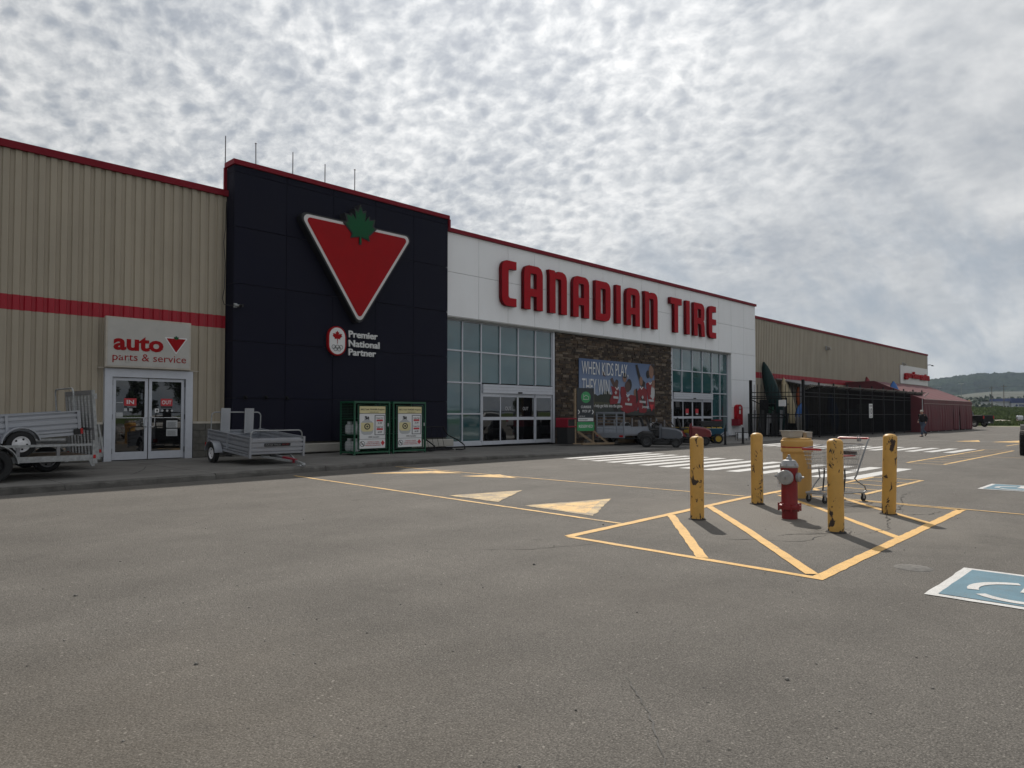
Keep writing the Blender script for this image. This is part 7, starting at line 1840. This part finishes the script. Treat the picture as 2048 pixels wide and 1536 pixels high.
for k, (x, y, s, con) in enumerate(((26, -48, 1.0, 0), (33, -52, 1.1, 1), (38, -50, .9, 0), (44, -55, 1.2, 1), (104, -52, .55, 0), (122, -48, .9, 0), (134, -44, 1.3, 0), (146, -46, 1.5, 0), (158, -44, 1.4, 0), (171, -42, 1.5, 0))):
    tree(x, y, 0, tb if con else ta, s, (('left' if k < 2 else 'right') + ' one of two dark conifers mirrored in the glass double door' if con else ('leafy tree left of both conifers', '', 'leafy tree between the two conifers', '', 'small lone leafy tree', 'leafy tree second after the lone one', 'leafy tree third after the lone one', 'leafy tree fourth after the lone one', 'leafy tree fifth after the lone one', 'last leafy tree of the row')[k] + ' mirrored in the store glass'), 'trees behind the photographer', 'conifer' if con else 'leafy_tree')
# hedgerow of bushes in front of the open hillside, one mass
mb = MB(); rb = random.Random(31)
for k in range(150):
    d = rb.choice((395, 420, 450, 520, 600)); u = rb.uniform(1850, 2080); x, y = at(u, d)
    if u > 1990 and d < 440: continue
    top = zpx(rb.uniform(806, 811) - (6 if d > 440 else 0) - (5 if d > 590 else 0), d); z0 = 3.5 + (d - 300) * .004; rr = max(2.0, top - z0)
    for j in range(46):
        dd = Vector((rb.gauss(0, 1), rb.gauss(0, 1), rb.gauss(0, 1))).normalized() * rr * rb.random() ** .4
        p = Vector((x, y, z0 + rr * .45)) + Vector((dd.x * 1.1, dd.y * 1.1, dd.z * .6)); s = rr * rb.uniform(.18, .36)
        a_ = Vector((rb.gauss(0, 1), rb.gauss(0, 1), rb.gauss(0, 1))).normalized(); b_ = a_.orthogonal().normalized()
        mb.add([p - a_ * s, p + b_ * s * .7, p + a_ * s, p - b_ * s * .7], [(0, 1, 2, 3)])
tag(mb.build('hedgerow', M['foliage_dark'], fix=False), 'dark bushy tree belt beyond the far road at the foot of the hill', 'hedgerow', kind='stuff')
# rough grass and weeds on the field
mb = MB(); rg = random.Random(17)
for k in range(5200):
    d = 96 + 190 * rg.random() ** 1.7; u = rg.uniform(1930, 2075); x, y = at(u, d)
    if x < 110: continue
    z = terr_h(x, y) + .30 * hn(x, y, .12); h = rg.uniform(.15, .55) * (1.7 if rg.random() < .05 else 1) ; w = h * rg.uniform(.5, 1.3)
    for j in range(3):
        a_ = rg.uniform(0, pi); q = Vector((cos(a_), sin(a_), 0)) * w; o_ = Vector((rg.uniform(-w, w), rg.uniform(-w, w), 0)); p = Vector((x, y, z - .05)) + o_
        mb.add([p - q * .5, p + q * .5, p + q * .15 + Vector((0, 0, h)), p - q * .35 + Vector((0, 0, h * .8))], [(0, 1, 2, 3)])
tag(mb.build('field_weeds', M['shrub_leaf'], fix=False), 'rough green weeds and tussocks covering the field beyond the lot', 'weeds', kind='stuff')
x, y = at(2000, 112)
pv = MB().lathe([(0, .5), (1.0, .42), (2.0, .15), (2.6, -.1)], (x, y, terr_h(x, y)), n=12).build('rubble_heap', M['pale_gravel']); tag(pv, 'low pale heap of rubble in the grass left of the off-road vehicle', 'rubble heap')

# ================================================================== air
hm = bpy.data.materials.new('haze_air'); hm.use_nodes = True; t = hm.node_tree; t.nodes.clear()
pv_ = N(t, 'ShaderNodeVolumePrincipled'); pv_.inputs['Color'].default_value = (0.68, 0.82, 1.0, 1); pv_.inputs['Density'].default_value = 0.00009; pv_.inputs['Anisotropy'].default_value = 0.2
L(t, pv_.outputs[0], N(t, 'ShaderNodeOutputMaterial').inputs['Volume'])
hz_ = MB().box(-2600, 6100, -2600, 6100, -60, 150).build('haze', hm); tag(hz_, 'thin pale haze over the whole plain', kind='stuff')
